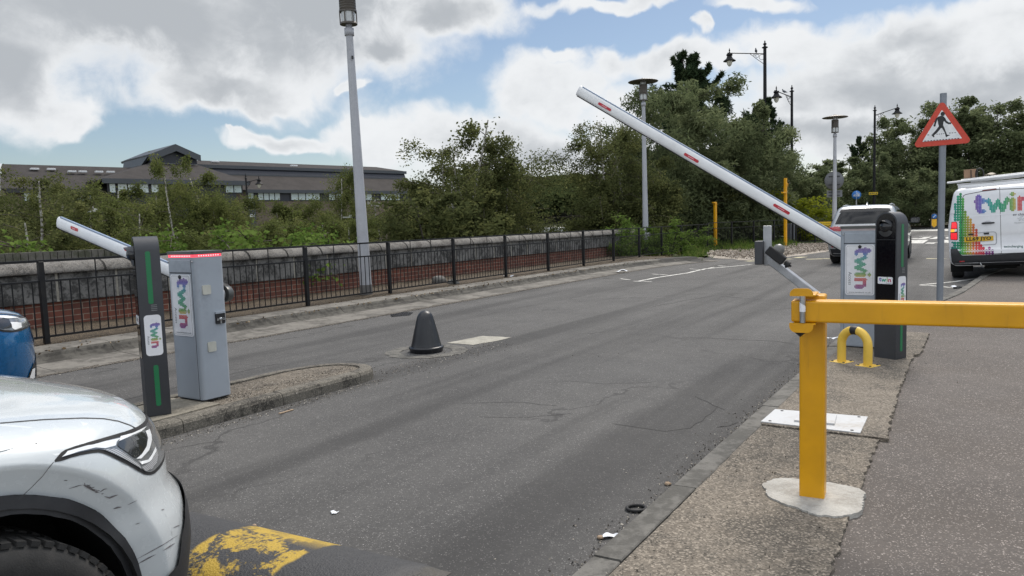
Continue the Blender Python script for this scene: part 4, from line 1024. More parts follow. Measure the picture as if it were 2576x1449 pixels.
# ------------------------------------------------------------------ rubber speed hump with worn yellow bands
m, t, b, out = base_mat("hump_rubber")
p = roadco(t); sx = t.new('ShaderNodeSeparateXYZ', i_0=p)
ph = t.math('ADD', sx.outputs[0], t.math('MULTIPLY', t.math('SUBTRACT', t.noise(p, 5, 3), 0.5), 0.10))
band = t.math('FRACT', t.math('DIVIDE', t.math('ADD', ph, 12.93), 1.0))
inb = t.math('MULTIPLY', t.rng(band, 0.0, 0.02), t.rng(band, 0.53, 0.51))
wear = t.rng(t.math('ADD', t.noise(p, 6.5, 5, .6, .6), t.math('MULTIPLY', t.noise(p, 60, 3), .35)), 0.635, 0.73, 0, 1)
wear = t.math('MULTIPLY', wear, t.rng(sx.outputs[1], 2.22, 2.10, 0.25, 1.0))
inb = t.math('MULTIPLY', inb, t.rng(sx.outputs[0], -2.35, -2.15, 1.0, 0.04))
fy = t.math('MULTIPLY', inb, t.math('SUBTRACT', 1.0, wear))
rub = t.mixc(t.noise(p, 40, 5), (0.016, 0.016, 0.017), (0.05, 0.05, 0.052))
t.inp(b, 'Base Color', t.mixc(fy, rub, (0.40, 0.265, 0.03))); t.inp(b, 'Roughness', 0.62)
setbump(t, b, t.math('ADD', t.noise(p, 110, 3), t.math('MULTIPLY', t.noise(p, 12, 4), .8)), 0.5, 0.01)
M_hump = m
hump = thing("speed_hump", "black rubber speed hump with worn yellow bands, under the front of the white car", "speed hump", ST(1.847, -4.85, 0), RZ_ROAD)
mb = MB(); nu, nv = 60, 15; Lh = 3.0; hw2 = 0.26
def hf(u, v):
    y = -Lh * u; e = min(1, min(u, 1 - u) * Lh / 0.10); e = math.sin(e * math.pi / 2); x = (v * 2 - 1) * hw2; q = max(0, 1 - (x / hw2) ** 2)
    return Vector((x + 0.243 * u, y, 0.002 + 0.078 * e * q ** 0.7))
mb.grid(hf, nu, nv); mb.build("hump_body", M_hump, hump)

# ------------------------------------------------------------------ disc-topped lamp posts
def disc_lamp(name, label, base, zg, lean=0.0, tone=M_pole):
    o = thing(name, label, "street lamp", base)
    mb = MB(); mb.tube([(0, 0, -.1), (0, 0, .9), (0, 0, zg - .2)], [.118, .112, .066], 20); mb.build("pole", tone, o)
    mb = MB(); mb.tube([(0, 0, 0.0), (0, 0, .22)], .125, 20); mb.build("pole_base", pm("stained_base", (.12, .115, .11), .7), o)
    mb = MB(); mb.lathe([(.066, zg - .24), (.09, zg - .235), (.09, zg - .10), (.062, zg - .095), (.062, zg - .02)], n=20); mb.build("collar", tone, o)
    hd = MB(); hd.lathe([(.165, zg - .03), (.165, zg), (.0, zg)], n=24); hd.lathe([(.165, zg + .20), (.165, zg + .235), (.0, zg + .235)], n=24); head = hd.build("lamp_rings", M_bronze, o)
    mb = MB(); mb.lathe([(.13, zg), (.13, zg + .20)], n=20); mb.build("lamp_glass", M_glass, o)
    mb = MB()
    for k in range(6): a = math.pi * k / 3 + .3; mb.tube([(.155 * math.cos(a), .155 * math.sin(a), zg - .01), (.155 * math.cos(a), .155 * math.sin(a), zg + .21)], .012, 6)
    mb.build("glass_strut", M_bronze, o)
    mb = MB()
    pf = [(.150, zg + .235)]
    for k in range(7): pf += [(.150, zg + .25 + k * .045), (.157, zg + .255 + k * .045), (.157, zg + .285 + k * .045), (.150, zg + .29 + k * .045)]
    pf += [(.150, zg + .565), (0, zg + .565)]; mb.lathe(pf, n=24); mb.build("ribbed_housing", M_bronze, o)
    mb = MB()
    for k in range(4): a = math.pi * k / 2 + .4; mb.tube([(.12 * math.cos(a), .12 * math.sin(a), zg + .55), (.12 * math.cos(a), .12 * math.sin(a), zg + .68)], .014, 6)
    mb.lathe([(.11, zg + .56), (.11, zg + .66)], n=16); mb.build("disc_strut", M_glass, o)
    mb = MB(); mb.lathe([(0.0, zg + .69), (.25, zg + .655), (.55, zg + .66), (.572, zg + .675), (.55, zg + .69), (.3, zg + .745), (.08, zg + .775), (.07, zg + .80), (0, zg + .81)], n=40); mb.build("disc", M_bronze, o)
    return o
bl = G(922, 744, .15); big = disc_lamp("disc_lamp_post", "tall pale lamp post behind the railing, its top cut off by the photo", bl, V(875, 58, bl.y).z - .15)
# the post leans very slightly to the left
def lean(o, ang):
    o.rotation_euler = (0, ang, o.rotation_euler.z)
lean(big, math.radians(-0.9))
mb = MB(); mb.box((.05, -.09, 4.55), (.03, .05, .05)); mb.build("wall_bracket", M_ink, big)
b2 = G(1625, 640, .12); disc_lamp("disc_lamp_post", "pale lamp post with a dark disc top crossed by the raised barrier arm", b2, V(1619, 251, b2.y).z - .12)
b3 = V(2099, 615, 35.0); b3.z = 0.03
l3 = disc_lamp("disc_lamp_post", "pale lamp post with a disc top carrying the backs of two grey road signs", b3, V(2097, 334, 35).z)

# back of a round sign with a rectangular plate, fixed to that lamp post
def facing(p): d = Vector((p.x, p.y, 0)).normalized(); return math.atan2(d.y, d.x)   # local +x away from the viewer
rzs = facing(b3) + .15
sp = thing("road_sign_back", "grey back of a round sign over a small plate on a disc lamp post", "road sign", b3 + axes(rzs)[0] * .16, rzs)
zc1, zc2 = V(2099, 456, 35.2).z, V(2100, 489, 35.2).z
X = (Vector((0, 1, 0)), EZ, Vector((1, 0, 0)))
mb = MB(); mb.lathe([(0, 0), (.43, 0), (.43, .012), (0, .012)], (0, 0, zc1), 36, 0, X); mb.build("round_panel", M_signgrey, sp)
mb = MB(); mb.box((0, -.02, zc2), (.012, .68, .32)); mb.build("plate", M_signgrey, sp)
mb = MB()
for z in (zc1 + .2, zc1 - .2): mb.box((-.012, 0, z), (.02, .5, .035))
mb.box((-.012, 0, zc2 + .08), (.02, .5, .03)); mb.box((-.012, 0, zc2 - .08), (.02, .5, .03)); mb.build("channel_rails", M_ink, sp)

# ------------------------------------------------------------------ Victorian style black lamp posts
def vic_lamp(name, label, px, ptop, Y, headpx, r=.07, zbase=-.05, swing=0.0):
    tp = V(px, ptop, Y); base = Vector((tp.x, tp.y, zbase)); H = tp.z - zbase
    n_ = Vector((base.x, base.y, 0)).normalized(); side = Vector((n_.y, -n_.x, 0))
    hp = PLN(headpx[0], headpx[1], base - n_ * swing, n_); ax_ = Vector((hp.x - base.x, hp.y - base.y, 0)); La = ax_.length; rz = math.atan2(ax_.y, ax_.x)
    o = thing(name, label, "street lamp", base, rz)
    mb = MB(); mb.tube([(0, 0, 0), (0, 0, H * .5), (0, 0, H - .42)], [r * 1.35, r * 1.1, r * .9], 12)
    mb.lathe([(r * 1.7, H - .44), (r * 1.7, H - .40), (r * .8, H - .36), (r * .5, H - .30), (r * 1.0, H - .25), (r * 1.0, H - .20), (r * .4, H - .15), (r * .3, H - .10), (r * .45, H - .08), (0, H)], n=12); mb.build("post", M_iron, o)
    za = hp.z - zbase; zp = H - .78
    mb = MB(); mb.tube([(0, 0, zp), (La + .12, 0, za)], .028, 8); mb.build("arm", M_iron, o)
    mb = MB(); br = min(1.0, La * .42); sl = (za - zp) / La; bz = zp + sl * br
    mb.tube([(0, 0, zp - .62), (br * .5, 0, zp - .28), (br, 0, bz - .02)], .016, 6)
    for cx, cr in ((br * .20, .15), (br * .50, .09), (br * .70, .05)):
        c = Vector((cx, 0, zp + sl * cx - .04 - cr)); mb.tube([c + Vector((cr * math.cos(2 * math.pi * k / 14), 0, cr * math.sin(2 * math.pi * k / 14))) for k in range(15)], .012, 5, caps=False)
    mb.build("scroll_bracket", M_iron, o)
    hx = La
    mb = MB(); mb.lathe([(0, .30 + za), (.02, .22 + za), (.05, .12 + za), (.02, .08 + za), (.045, .03 + za), (.045, -.06 + za)], (hx, 0, 0), 10); mb.build("finial", M_iron, o)
    mb = MB(); mb.lathe([(.0, za - .05), (.17, za - .06), (.18, za - .16), (.13, za - .18), (.16, za - .26), (.20, za - .34), (.36, za - .46), (.365, za - .485), (.30, za - .475), (.16, za - .42)], (hx, 0, 0), 20); mb.build("lantern_hood", M_iron, o)
    mb = MB(); mb.lathe([(.165, za - .45), (.17, za - .52), (.14, za - .66), (.08, za - .76), (0, za - .80)], (hx, 0, 0), 16); mb.build("lantern_bowl", M_glassw, o)
    return o, base, rz, La, zp, sl
v1 = vic_lamp("ornate_lamp_post", "tallest black ornate lamp post, its long arm reaching left over the pine", 1924, 101, 44, (1835, 133), .10)
v2 = vic_lamp("ornate_lamp_post", "black ornate lamp post with a short left arm, just right of the tallest one", 1992, 213, 48, (1953, 227), .085)
v3 = vic_lamp("ornate_lamp_post", "black ornate lamp post with its arm to the right and a yellow notice", 2201, 264, 57, (2257, 270), .085)
v4 = vic_lamp("ornate_lamp_post", "distant black ornate lamp post in front of the office building", 617.5, 436, 65, (651, 450), .075, -3.0)

# ------------------------------------------------------------------ pigeons on the lamp arms
M_pig = pm("pigeon_feathers", (0.10, 0.11, 0.13), 0.8, 0, .35, 30); M_beak = pm("beak", (.03, .03, .03), .6)
def pigeon(v, px, py, label, head):
    o_, base, rz, La, zp, sl = v
    n_ = Vector((base.x, base.y, 0)).normalized(); p_ = PLN(px, py, base, n_)
    d = Vector((math.cos(rz), math.sin(rz), 0)); u = (p_ - base).dot(d); p_ = base + d * u + EZ * (zp + sl * u + .03)
    o = thing("pigeon", label, "pigeon", p_, rz + head)
    path = [(-.20, 0, .05), (-.14, 0, .065), (-.06, 0, .09), (0.02, 0, .12), (.07, 0, .155), (.09, 0, .20), (.105, 0, .235), (.125, 0, .25), (.15, 0, .243)]
    mb = MB(); mb.tube(path, [.012, .028, .06, .075, .06, .035, .035, .03, .006], 12); bd_ = mb.build("body", M_pig, o)
    mb = MB()
    for sy in (-1, 1): mb.tube([(0, sy * .02, 0), (0.0, sy * .02, .07)], .006, 5)
    mb.build("legs", M_beak, o)
pigeon(v1, 1902, 117, "grey pigeon perched on the arm of the tallest ornate lamp post", 1.4)
pigeon(v2, 1973, 226, "grey pigeon hunched on the short arm of the second ornate lamp post", 0.3)

# ------------------------------------------------------------------ flat LED car-park lamps among the birches
def led_lamp(name, label, pxpole, pxhead, py, Y, zb):
    t0 = V(pxpole, py + 3, Y); base = Vector((t0.x, t0.y, zb)); h = V(pxhead, py, Y); d = Vector((h.x - base.x, h.y - base.y, 0)); L = d.length
    o = thing(name, label, "street lamp", base, math.atan2(d.y, d.x)); z = t0.z - zb
    mb = MB(); mb.tube([(0, 0, 0), (0, 0, z)], [.075, .055], 10); mb.build("pole", M_iron, o)
    mb = MB(); mb.tube([(0, 0, z - .03), (L * .5, 0, z)], .035, 8); mb.build("arm", M_iron, o)
    mb = MB(); mb.box((L * .78, 0, z + .03), (L * .55, .26, .05)); mb.box((L * .62, 0, z + .085), (.09, .09, .07)); mb.build("lamp_head", pm("pale_led_head", (.35, .36, .32), .5), o, bevel=.015)
led_lamp("flat_lamp_post", "dark car park lamp post with a flat pale head over the raised left barrier arm", 266, 224, 531, 22, -3)
led_lamp("flat_lamp_post", "car park lamp with a flat pale head partly hidden by the tall lamp post", 907, 866, 545, 27, -3)

# ------------------------------------------------------------------ pedestrian warning sign on its post
sb = G(2364, 762, .09); rzs = facing(sb)
sgn = thing("warning_sign", "red-bordered triangular pedestrian crossing sign on a grey pole by the footway edge", "road sign", sb, rzs)
zt_ = V(2366, 235, sb.y).z - .09
mb = MB(); mb.tube([(0, 0, -.02), (0, 0, zt_)], .0445, 20); mb.build("sign_pole", pm("grey_sign_pole", (.20, .22, .25), .45, .2, .08, 4, dirt=.1), sgn)
mi = PM[sgn.name].inverted(); fo = sb - axes(rzs)[0] * .058
fl = lambda x, y: mi @ PLN(x, y, fo, axes(rzs)[0])
tri = [fl(2367, 246), fl(2300.5, 373.5), fl(2443.5, 361.5)]; c3 = (tri[0] + tri[1] + tri[2]) / 3
side = sum(((tri[i] - tri[i - 1]).length for i in range(3))) / 3
roll = math.atan2((tri[2] - tri[1]).z, -(tri[2] - tri[1]).y)
def S2(x, y, dx=0.0):   # sign coords: x right, y up, unit = metres
    c, s = math.cos(roll), math.sin(roll); return Vector((-.004 - dx, c3.y - (x * c - y * s), c3.z + x * s + y * c))
def rtri(sd, rc):
    R = sd / math.sqrt(3); cs = [(R * math.cos(a), R * math.sin(a)) for a in (math.pi / 2, math.pi * 7 / 6, math.pi * 11 / 6)]; o = []
    for k, (x, y) in enumerate(cs):
        a0 = math.atan2(y, x); q = 2 * rc; cx, cy = x * (1 - q / R), y * (1 - q / R)
        o += [(cx + rc * math.cos(a0 - math.pi / 3 + 2 * math.pi / 3 * j / 6), cy + rc * math.sin(a0 - math.pi / 3 + 2 * math.pi / 3 * j / 6)) for j in range(7)]
    return o
def flat(poly, dx, th=.002):
    mb = MB(); a = [S2(x, y, dx) for x, y in poly]; b_ = [S2(x, y, dx - th) for x, y in poly]; n = len(a)
    mb.add(a + b_, [tuple(range(n)), tuple(range(2 * n - 1, n - 1, -1))] + [(i, (i + 1) % n, n + (i + 1) % n, n + i) for i in range(n)]); return mb
sc0 = side
mb = flat(rtri(sc0, .045), 0.0, .004); mb.v = [(x - .054, y, z) for x, y, z in mb.v]; panel = mb.build("sign_panel", M_signred, sgn)
mb = flat(rtri(sc0 - .255, .006), 0.0035, .003); mb.v = [(x - .054, y, z) for x, y, z in mb.v]; mb.build("white_triangle", M_signwhite, panel)
# pictogram from sign pixels: photo crop scale 2.07 px per source px
def cp2(x, y):
    q = fl((3172 + x / 2.0703) * .6289, (300 + y / 2.0703) * .6289); return q
def pict(pts, closed=True):
    mb = MB(); q = [cp2(x, y) for x, y in pts]; a = [Vector((-.062, p.y, p.z)) for p in q]; mb.add(a, [tuple(range(len(a)))]); return mb
man = MB()
head = [(1240 + 18 * math.cos(2 * math.pi * k / 16), 322 + 18 * math.sin(2 * math.pi * k / 16)) for k in range(16)]
parts = [head,
         [(1205, 345), (1228, 337), (1252, 345), (1258, 372), (1246, 390), (1243, 412), (1250, 432), (1228, 440), (1208, 425), (1202, 405), (1198, 375)],
         [(1205, 345), (1212, 358), (1196, 372), (1186, 398), (1182, 415), (1178, 427), (1166, 427), (1163, 415), (1170, 405), (1172, 385), (1185, 358)],
         [(1248, 344), (1262, 358), (1270, 378), (1290, 393), (1312, 392), (1309, 407), (1288, 408), (1266, 398), (1252, 380)],
         [(1210, 422), (1232, 432), (1216, 452), (1190, 482), (1168, 500), (1172, 514), (1164, 517), (1145, 496), (1152, 492), (1180, 462)],
         [(1228, 430), (1250, 428), (1262, 460), (1276, 494), (1303, 497), (1282, 507), (1268, 517), (1264, 508), (1258, 480), (1240, 450)]]
for pp in parts: o = pict(pp); man.add(o.v, o.f)
for (x0, y0, x1, y1, n) in ((1113, 497, 1128, 496, 1), (1188, 491, 1242, 487, 3), (1244, 486, 1254, 485, 1), (1292, 481, 1358, 477, 3), (1088, 548, 1386, 523, 12)):
    for k in range(n):
        st_ = 1.0 / n; u0 = k * st_; u1 = u0 + st_ * (.62 if n > 1 else 1)
        xa, xb = x0 + (x1 - x0) * u0, x0 + (x1 - x0) * u1; ya, yb = y0 + (y1 - y0) * u0, y0 + (y1 - y0) * u1
        o = pict([(xa, ya - 2.8), (xb, yb - 2.8), (xb, yb + 2.8), (xa, ya + 2.8)]); man.add(o.v, o.f)
man.build("pictogram", M_ink, panel, fixn=False)
mb = MB()
for z in (.13, -.13): mb.box((-.03, c3.y, c3.z + z), (.05, .11, .03))
mb.build("pole_clip", M_galv, sgn)

# ------------------------------------------------------------------ yellow height posts, blue cycle sign, notices, keep-left bollard
def ypost(label, px, ptop, pbot, Y, brk):
    base = V(px, pbot, Y); base.z = 0.02; zt = V(px, ptop, Y).z - .02
    o = thing("yellow_post", label, "post", base, .6)
    wd = .11
    mb = MB(); mb.box((0, 0, zt / 2), (wd, wd, zt)); mb.build("post_shaft", M_yel, o, bevel=.008)
    mb = MB()
    for (dx, dz, sx, sz) in brk: mb.box((dx, -.02, zt - dz), (sx, .12, sz))
    mb.build("catch_bracket", M_yel, o, bevel=.005)
ypost("shorter yellow post standing in the grass left of the barrier arm", 1800, 508, 613, 33.5, [(-.09, .03, .16, .05), (-.02, .10, .14, .03)])
ypost("taller yellow post with a side bracket, crossing behind the barrier arm", 1976, 448, 613, 34, [(-.13, .66, .28, .07), (0.03, .27, .14, .06), (0.03, .36, .14, .03)])
def round_sign(name, label, px, py, rad, Y, zbase, col):
    c = V(px, py, Y); base = Vector((c.x, c.y, zbase)); rz = facing(base)
    o = thing(name, label, "road sign", base, rz); z = c.z - zbase
    mb = MB(); mb.tube([(0.05, 0, 0), (0.05, 0, z + .1)], .04, 10); mb.build("sign_pole", M_galv, o)
    mb = MB(); mb.lathe([(0, .0), (rad, 0), (rad, .02), (0, .02)], (0, 0, z), 28, 0, (Vector((0, 1, 0)), EZ, Vector((-1, 0, 0)))); d = mb.build("sign_disc", col, o)
    return o, d, z
M_blue = pm("sign_blue", (.02, .14, .42), .4)
o, d, z = round_sign("cycle_path_sign", "small round blue cycle and footpath sign above the silver car", 2154.5, 490.5, .33, 57, -.02, M_blue)
mb = MB(); mb.box((-.024, 0, z), (.004, .02, .6))
for cy in (.17, .08):
    mb.tube([(-.024, cy + .055 * math.cos(2 * math.pi * k / 12), z - .05 + .055 * math.sin(2 * math.pi * k / 12)) for k in range(13)], .01, 4)
mb.tube([(-.024, .17, z - .05), (-.024, .14, z + .05), (-.024, .08, z - .05), (-.024, .09, z + .06)], .01, 4)
for cy, h in ((-.10, .24), (-.18, .15)): mb.tube([(-.024, cy, z - .12), (-.024, cy, z - .12 + h)], [.03, .035], 6); mb.lathe([(.0, -.035), (.035, 0), (0, .035)], (-.024, cy, z - .07 + h), 8)
mb.build("symbol", M_signwhite, d)
# yellow notice on the ornate lamp post
vb = v3[1]; rz = facing(vb) + .1
c = V(2197, 486.5, vb.y - .12)
nt_ = thing("yellow_notice", "narrow yellow direction notice strapped to the right-hand ornate lamp post", "notice", c, rz)
mb = MB(); mb.box((0, 0, 0), (.02, .62, .19)); bdp = mb.build("board", pm("notice_yellow", (.62, .42, .01), .5), nt_)
mb = MB()
for y in (.22, -.21): mb.prism([(y + .055 * math.cos(k * math.pi / 6), .055 * math.sin(k * math.pi / 6)) for k in range(12)], (-.012, 0, 0), (0, 1, 0), (0, 0, 1), (-.002, 0, 0))
for z in (.03, -.025): mb.box((-.012, 0.0, z), (.003, .27, .032))
mb.build("print", M_ink, bdp)
# yellow notice on the back railing
c = V(2075, 571, 35.9); rz = facing(c)
nt_ = thing("yellow_notice", "yellow notice with black capitals tied to the railing behind the barrier arm", "notice", c, rz)
mb = MB(); mb.box((0, 0, 0), (.015, .75, .52)); bdp = mb.build("board", MATS["notice_yellow"], nt_)
mb = text_mesh("UNTIL 01 AUGUST", lambda x, y: Vector((-.0085, -x, .16 + y)), .085, 1.0, .01); o = text_mesh("OG", lambda x, y: Vector((-.0085, -.13 - x, .0 + y)), .22, 1.1, .03); mb.add(o.v, o.f); mb.build("lettering", M_ink, bdp, fixn=False)
# keep-left bollard
c = V(2350, 562, 58); c.z = -.02
kb = thing("keep_left_bollard", "yellow traffic bollard with a blue arrow disc, just left of the warning sign's pole", "bollard", c, facing(c))
hz_ = V(2350, 535, 58).z
mb = MB(); mb.prism(rrect(.44, hz_, .20, 6, 0, hz_ / 2), (-.12, 0, 0), (0, 1, 0), (0, 0, 1), (.24, 0, 0), 0, True); mb.build("shell", M_char, kb)
mb = MB(); mb.prism([(-.17, hz_ * .24), (0, hz_ * .12), (.17, hz_ * .24), (.17, hz_ * .62), (-.17, hz_ * .62)], (-.122, 0, 0), (0, 1, 0), (0, 0, 1), (-.006, 0, 0)); mb.build("yellow_panel", pm("bollard_yellow", (.75, .40, .01), .45), kb)
mb = MB(); mb.lathe([(0, 0), (.18, 0), (.18, .006), (0, .006)], (-.128, 0, hz_ * .79), 24, 0, (Vector((0, 1, 0)), EZ, Vector((-1, 0, 0)))); ds = mb.build("blue_disc", M_blue, kb)
mb = MB(); zc_ = hz_ * .79; mb.prism([(.09, -.09), (.09, -.01), (.062, -.035), (-.08, .10), (-.105, .075), (.035, -.062), (.01, -.09)], (-.135, 0, zc_), (0, 1, 0), (0, 0, 1), (-.003, 0, 0)); mb.build("arrow", M_signwhite, ds)
# dark iron wheel-clamp ring and litter
def litter(name, label, cat, px, py, z, fn, m):
    p_ = G(px, py, z); mb = MB(); fn(mb, p_); o = mb.build(name, m); tag(o, label, cat); return o
def scrap(sz, seed):
    def f(mb, p):
        r = random.Random(seed); n = 7
        mb.grid(lambda u, v: p + Vector(((u - .5) * sz * (1 + .3 * math.sin(5 * v + seed)), (v - .5) * sz * .75 * (1 + .3 * math.cos(4 * u)), .004 + .25 * sz * abs(math.sin(3.1 * u + seed) * math.sin(2.3 * v + seed * .7)))), 7, 6, smooth=False)
    return f
def stone(sz, seed):
    def f(mb, p):
        r = random.Random(seed); k = [1 + r.uniform(-.2, .2) for _ in range(50)]
        mb.lathe([(0, 0), (sz * .45 * k[0], sz * .05), (sz * .55 * k[1], sz * .25), (sz * .4 * k[2], sz * .5), (sz * .15, sz * .6), (0, sz * .62)], p, 8)
        mb.v = [(x + r.uniform(-.06, .06) * sz, y + r.uniform(-.06, .06) * sz, z) for x, y, z in mb.v]
    return f
M_paper = pm("white_paper", (.68, .70, .74), .8, 0, .06, 30); M_stone = pm("buff_stone", (.30, .22, .15), .9, 0, .2, 40); M_stoneg = pm("grey_stone", (.14, .135, .125), .9, 0, .25, 15)
litter("paper_scrap", "crumpled white paper scrap in the gutter beside the right-hand kerb", "litter", 1537, 1350, 0, scrap(.065, 1), M_paper)
litter("paper_scrap", "small white paper scrap lying alone in the middle of the near lane", "litter", 842, 1292, 0, scrap(.035, 4), M_paper)
litter("paper_scrap", "white tissue lying by the kerb left of the yellow hoop", "litter", 2097, 853, .1, scrap(.10, 2), M_paper)
litter("paper_scrap", "small white scrap by the kerb near the rear wheel of the van", "litter", 2412, 725, 0, scrap(.22, 7), M_paper)
litter("paper_cup", "white crushed cup on the verge beside a railing post", "litter", 1280, 698, .13, scrap(.22, 5), M_paper)
litter("paper_scrap", "flattened white bag on the channel near the second lamp post", "litter", 1563, 684, .03, scrap(.28, 6), M_paper)
litter("rubber_ring", "black rubber ring lying against the right-hand kerb", "litter", 1601, 1283, 0.0, lambda mb, p: mb.tube([p + Vector((.048 * math.cos(2 * math.pi * k / 20), .040 * math.sin(2 * math.pi * k / 20), .010)) for k in range(21)], .0085, 8, caps=False), M_rub)
litter("pebble", "buff pebble in the gutter just left of the white paper scrap", "stone", 1510, 1356, 0, stone(.028, 1), M_stone)
litter("pebble", "buff pebble by the kerb above the black rubber ring", "stone", 1680, 1220, 0, stone(.03, 2), M_stone)
litter("pebble", "buff pebble on the road behind the speed hump", "stone", 640, 1325, 0, stone(.022, 3), M_stone)
litter("rubble_stone", "large grey stone on the verge between the railing posts", "stone", 1105, 716, .13, stone(.34, 4), M_stoneg)
litter("rubble_stone", "broken flat grey stone beside the large one on the verge", "stone", 1140, 718, .13, stone(.24, 6), M_stoneg)
litter("twig_litter", "pale flat scrap of wood beside the island kerb", "litter", 720, 1037, 0, lambda mb, p: mb.bar(p + E1 * -.07 + EZ * .006, p + E1 * .07 + EZ * .006, .02, .006), M_stone)
# ================================================================== vehicles
M_carw = pm("white_car_paint", (0.54, 0.575, 0.59), 0.25, 0, 0.01, 4, coat=1.0)
M_blu = pm("blue_car_paint", (0.006, 0.115, 0.30), 0.28, 0.4, 0.08, 4, coat=1.0)
M_sil = pm("silver_car_paint", (0.36, 0.37, 0.38), 0.3, 0.55, 0.04, 4, coat=0.9)
M_vanw = pm("van_white_paint", (0.64, 0.65, 0.67), 0.32, 0, 0.03, 3, coat=0.7, dirt=0.08)
M_plas = pm("car_black_plastic", (0.016, 0.017, 0.020), 0.62, 0, 0.2, 12, 0.1, dirt=0.15, dirtc=(.06, .06, .06))
M_well = pm("wheel_well", (0.006, 0.006, 0.006), 0.95)
M_tyre = pm("tyre_rubber", (0.018, 0.018, 0.018), 0.85, 0, 0.25, 25, 0.3, dirt=0.3, dirtc=(.05, .045, .04))
M_rim = pm("alloy_rim", (0.30, 0.31, 0.32), 0.35, 0.8, 0.1, 10)
M_cglass = pm("car_glass", (0.008, 0.009, 0.011), 0.05, 0, 0.1, 4, spec=0.35)
M_seam = pm("panel_seam", (0.03, 0.03, 0.032), 0.7)
M_lampd = pm("lamp_dark_insert", (0.035, 0.037, 0.04), 0.10, 0.3, 0.4, 9, coat=1)
M_lampw = pm("lamp_bright_insert", (0.82, 0.84, 0.86), 0.2, 0.0, 0.05, 12, coat=1)
M_lampg = pm("lamp_grey_insert", (0.22, 0.23, 0.24), 0.16, 0.4, 0.3, 14, coat=1)
M_taill = pm("tail_lamp_red", (0.34, 0.008, 0.014), 0.18, 0, 0.25, 25, coat=1)
M_brake = pm("lit_brake_lamp", (0.55, 0.012, 0.02), 0.2, 0, 0.2, 40, emis=((1, 0.03, 0.05), 0.45))
M_amber = pm("lit_indicator", (0.8, 0.35, 0.03), 0.2, emis=((1, 0.42, 0.03), 0.7))
M_platey = pm("yellow_number_plate", (0.66, 0.40, 0.015), 0.4)
def ribmat():
    m, t, b, out = base_mat("ribbed_reflector")
    wv = t.new('ShaderNodeTexWave', i_Vector=pos(t), i_Scale=70.0, i_Distortion=0.0); wv.bands_direction = 'Z'
    t.inp(b, 'Base Color', t.mixc(wv.outputs['Fac'], (0.18, 0.18, 0.19), (0.62, 0.63, 0.65))); t.inp(b, 'Roughness', 0.25); t.inp(b, 'Metallic', 0.3)
    return m
M_rib = ribmat()

def se_ring(Xr, Xf, W, Ar, Af, nr, nf, ks=14, kc=14):
    """plan outline, half: list of (X, v) from rear centre to front centre on the +v side"""
    out = []
    for k in range(kc + 1):
        a = math.pi / 2 * k / kc; out.append((Xr + Ar - Ar * max(0.0, math.cos(a)) ** (2 / nr), W * max(0.0, math.sin(a)) ** (2 / nr)))
    x0, x1 = Xr + Ar, Xf - Af
    for k in range(1, ks): out.append((x0 + (x1 - x0) * k / ks, W))
    for k in range(kc + 1):
        a = math.pi / 2 * (1 - k / kc); out.append((Xf - Af + Af * max(0.0, math.cos(a)) ** (2 / nf), W * max(0.0, math.sin(a)) ** (2 / nf)))
    return out
def loops_body(loops, M4, ks=14, kc=14, cap=True):
    """loops: dicts z,Xr,Xf,W,Ar,Af,nr,nf,sl(rise),sm(max run)"""
    mb = MB(); k = None; rings = []
    for lp in loops:
        h = se_ring(lp['Xr'], lp['Xf'], lp['W'], lp.get('Ar', .4), lp.get('Af', .7), lp.get('nr', 3.0), lp.get('nf', 2.6), ks, kc)
        full = h + [(x, -v) for x, v in h[-2:0:-1]]
        sl, sm = lp.get('sl', 0), lp.get('sm', 1.5)
        rings.append([M4 @ Vector((x, -v, lp['z'] + sl * min(sm, max(0, lp['Xf'] - x)) + lp.get('cr', 0) * (1 - (v / max(lp['W'], .01)) ** 2))) for x, v in full])
    n = len(rings[0]); vs = [p for r in rings for p in r]
    mb.add(vs, [(i * n + j, i * n + (j + 1) % n, (i + 1) * n + (j + 1) % n, (i + 1) * n + j) for i in range(len(rings) - 1) for j in range(n)], 0, True)
    if cap:
        mb.add(rings[0], [tuple(range(n))]); 
        c = sum(rings[-1], Vector()) / n; mb.add(rings[-1] + [c], [(i, (i + 1) % n, n) for i in range(n)], 0, True)
    return mb
def LP(keys, rows, **common):
    return [dict(common, **dict(zip(keys, r))) for r in rows]
def cut_arches(mb, M4, wheels, R, zc):
    mi = M4.inverted(); keep = []
    for i, f in enumerate(mb.f):
        c = sum((mi @ Vector(mb.v[j]) for j in f), Vector()) / len(f); kill = False
        for x in wheels:
            if abs(c.y) > .5 and (c.x - x) ** 2 + (c.z - zc) ** 2 < R * R: kill = True
        if not kill: keep.append(i)
    mb.f = [mb.f[i] for i in keep]; mb.mi = [mb.mi[i] for i in keep]; mb.sm = [mb.sm[i] for i in keep]
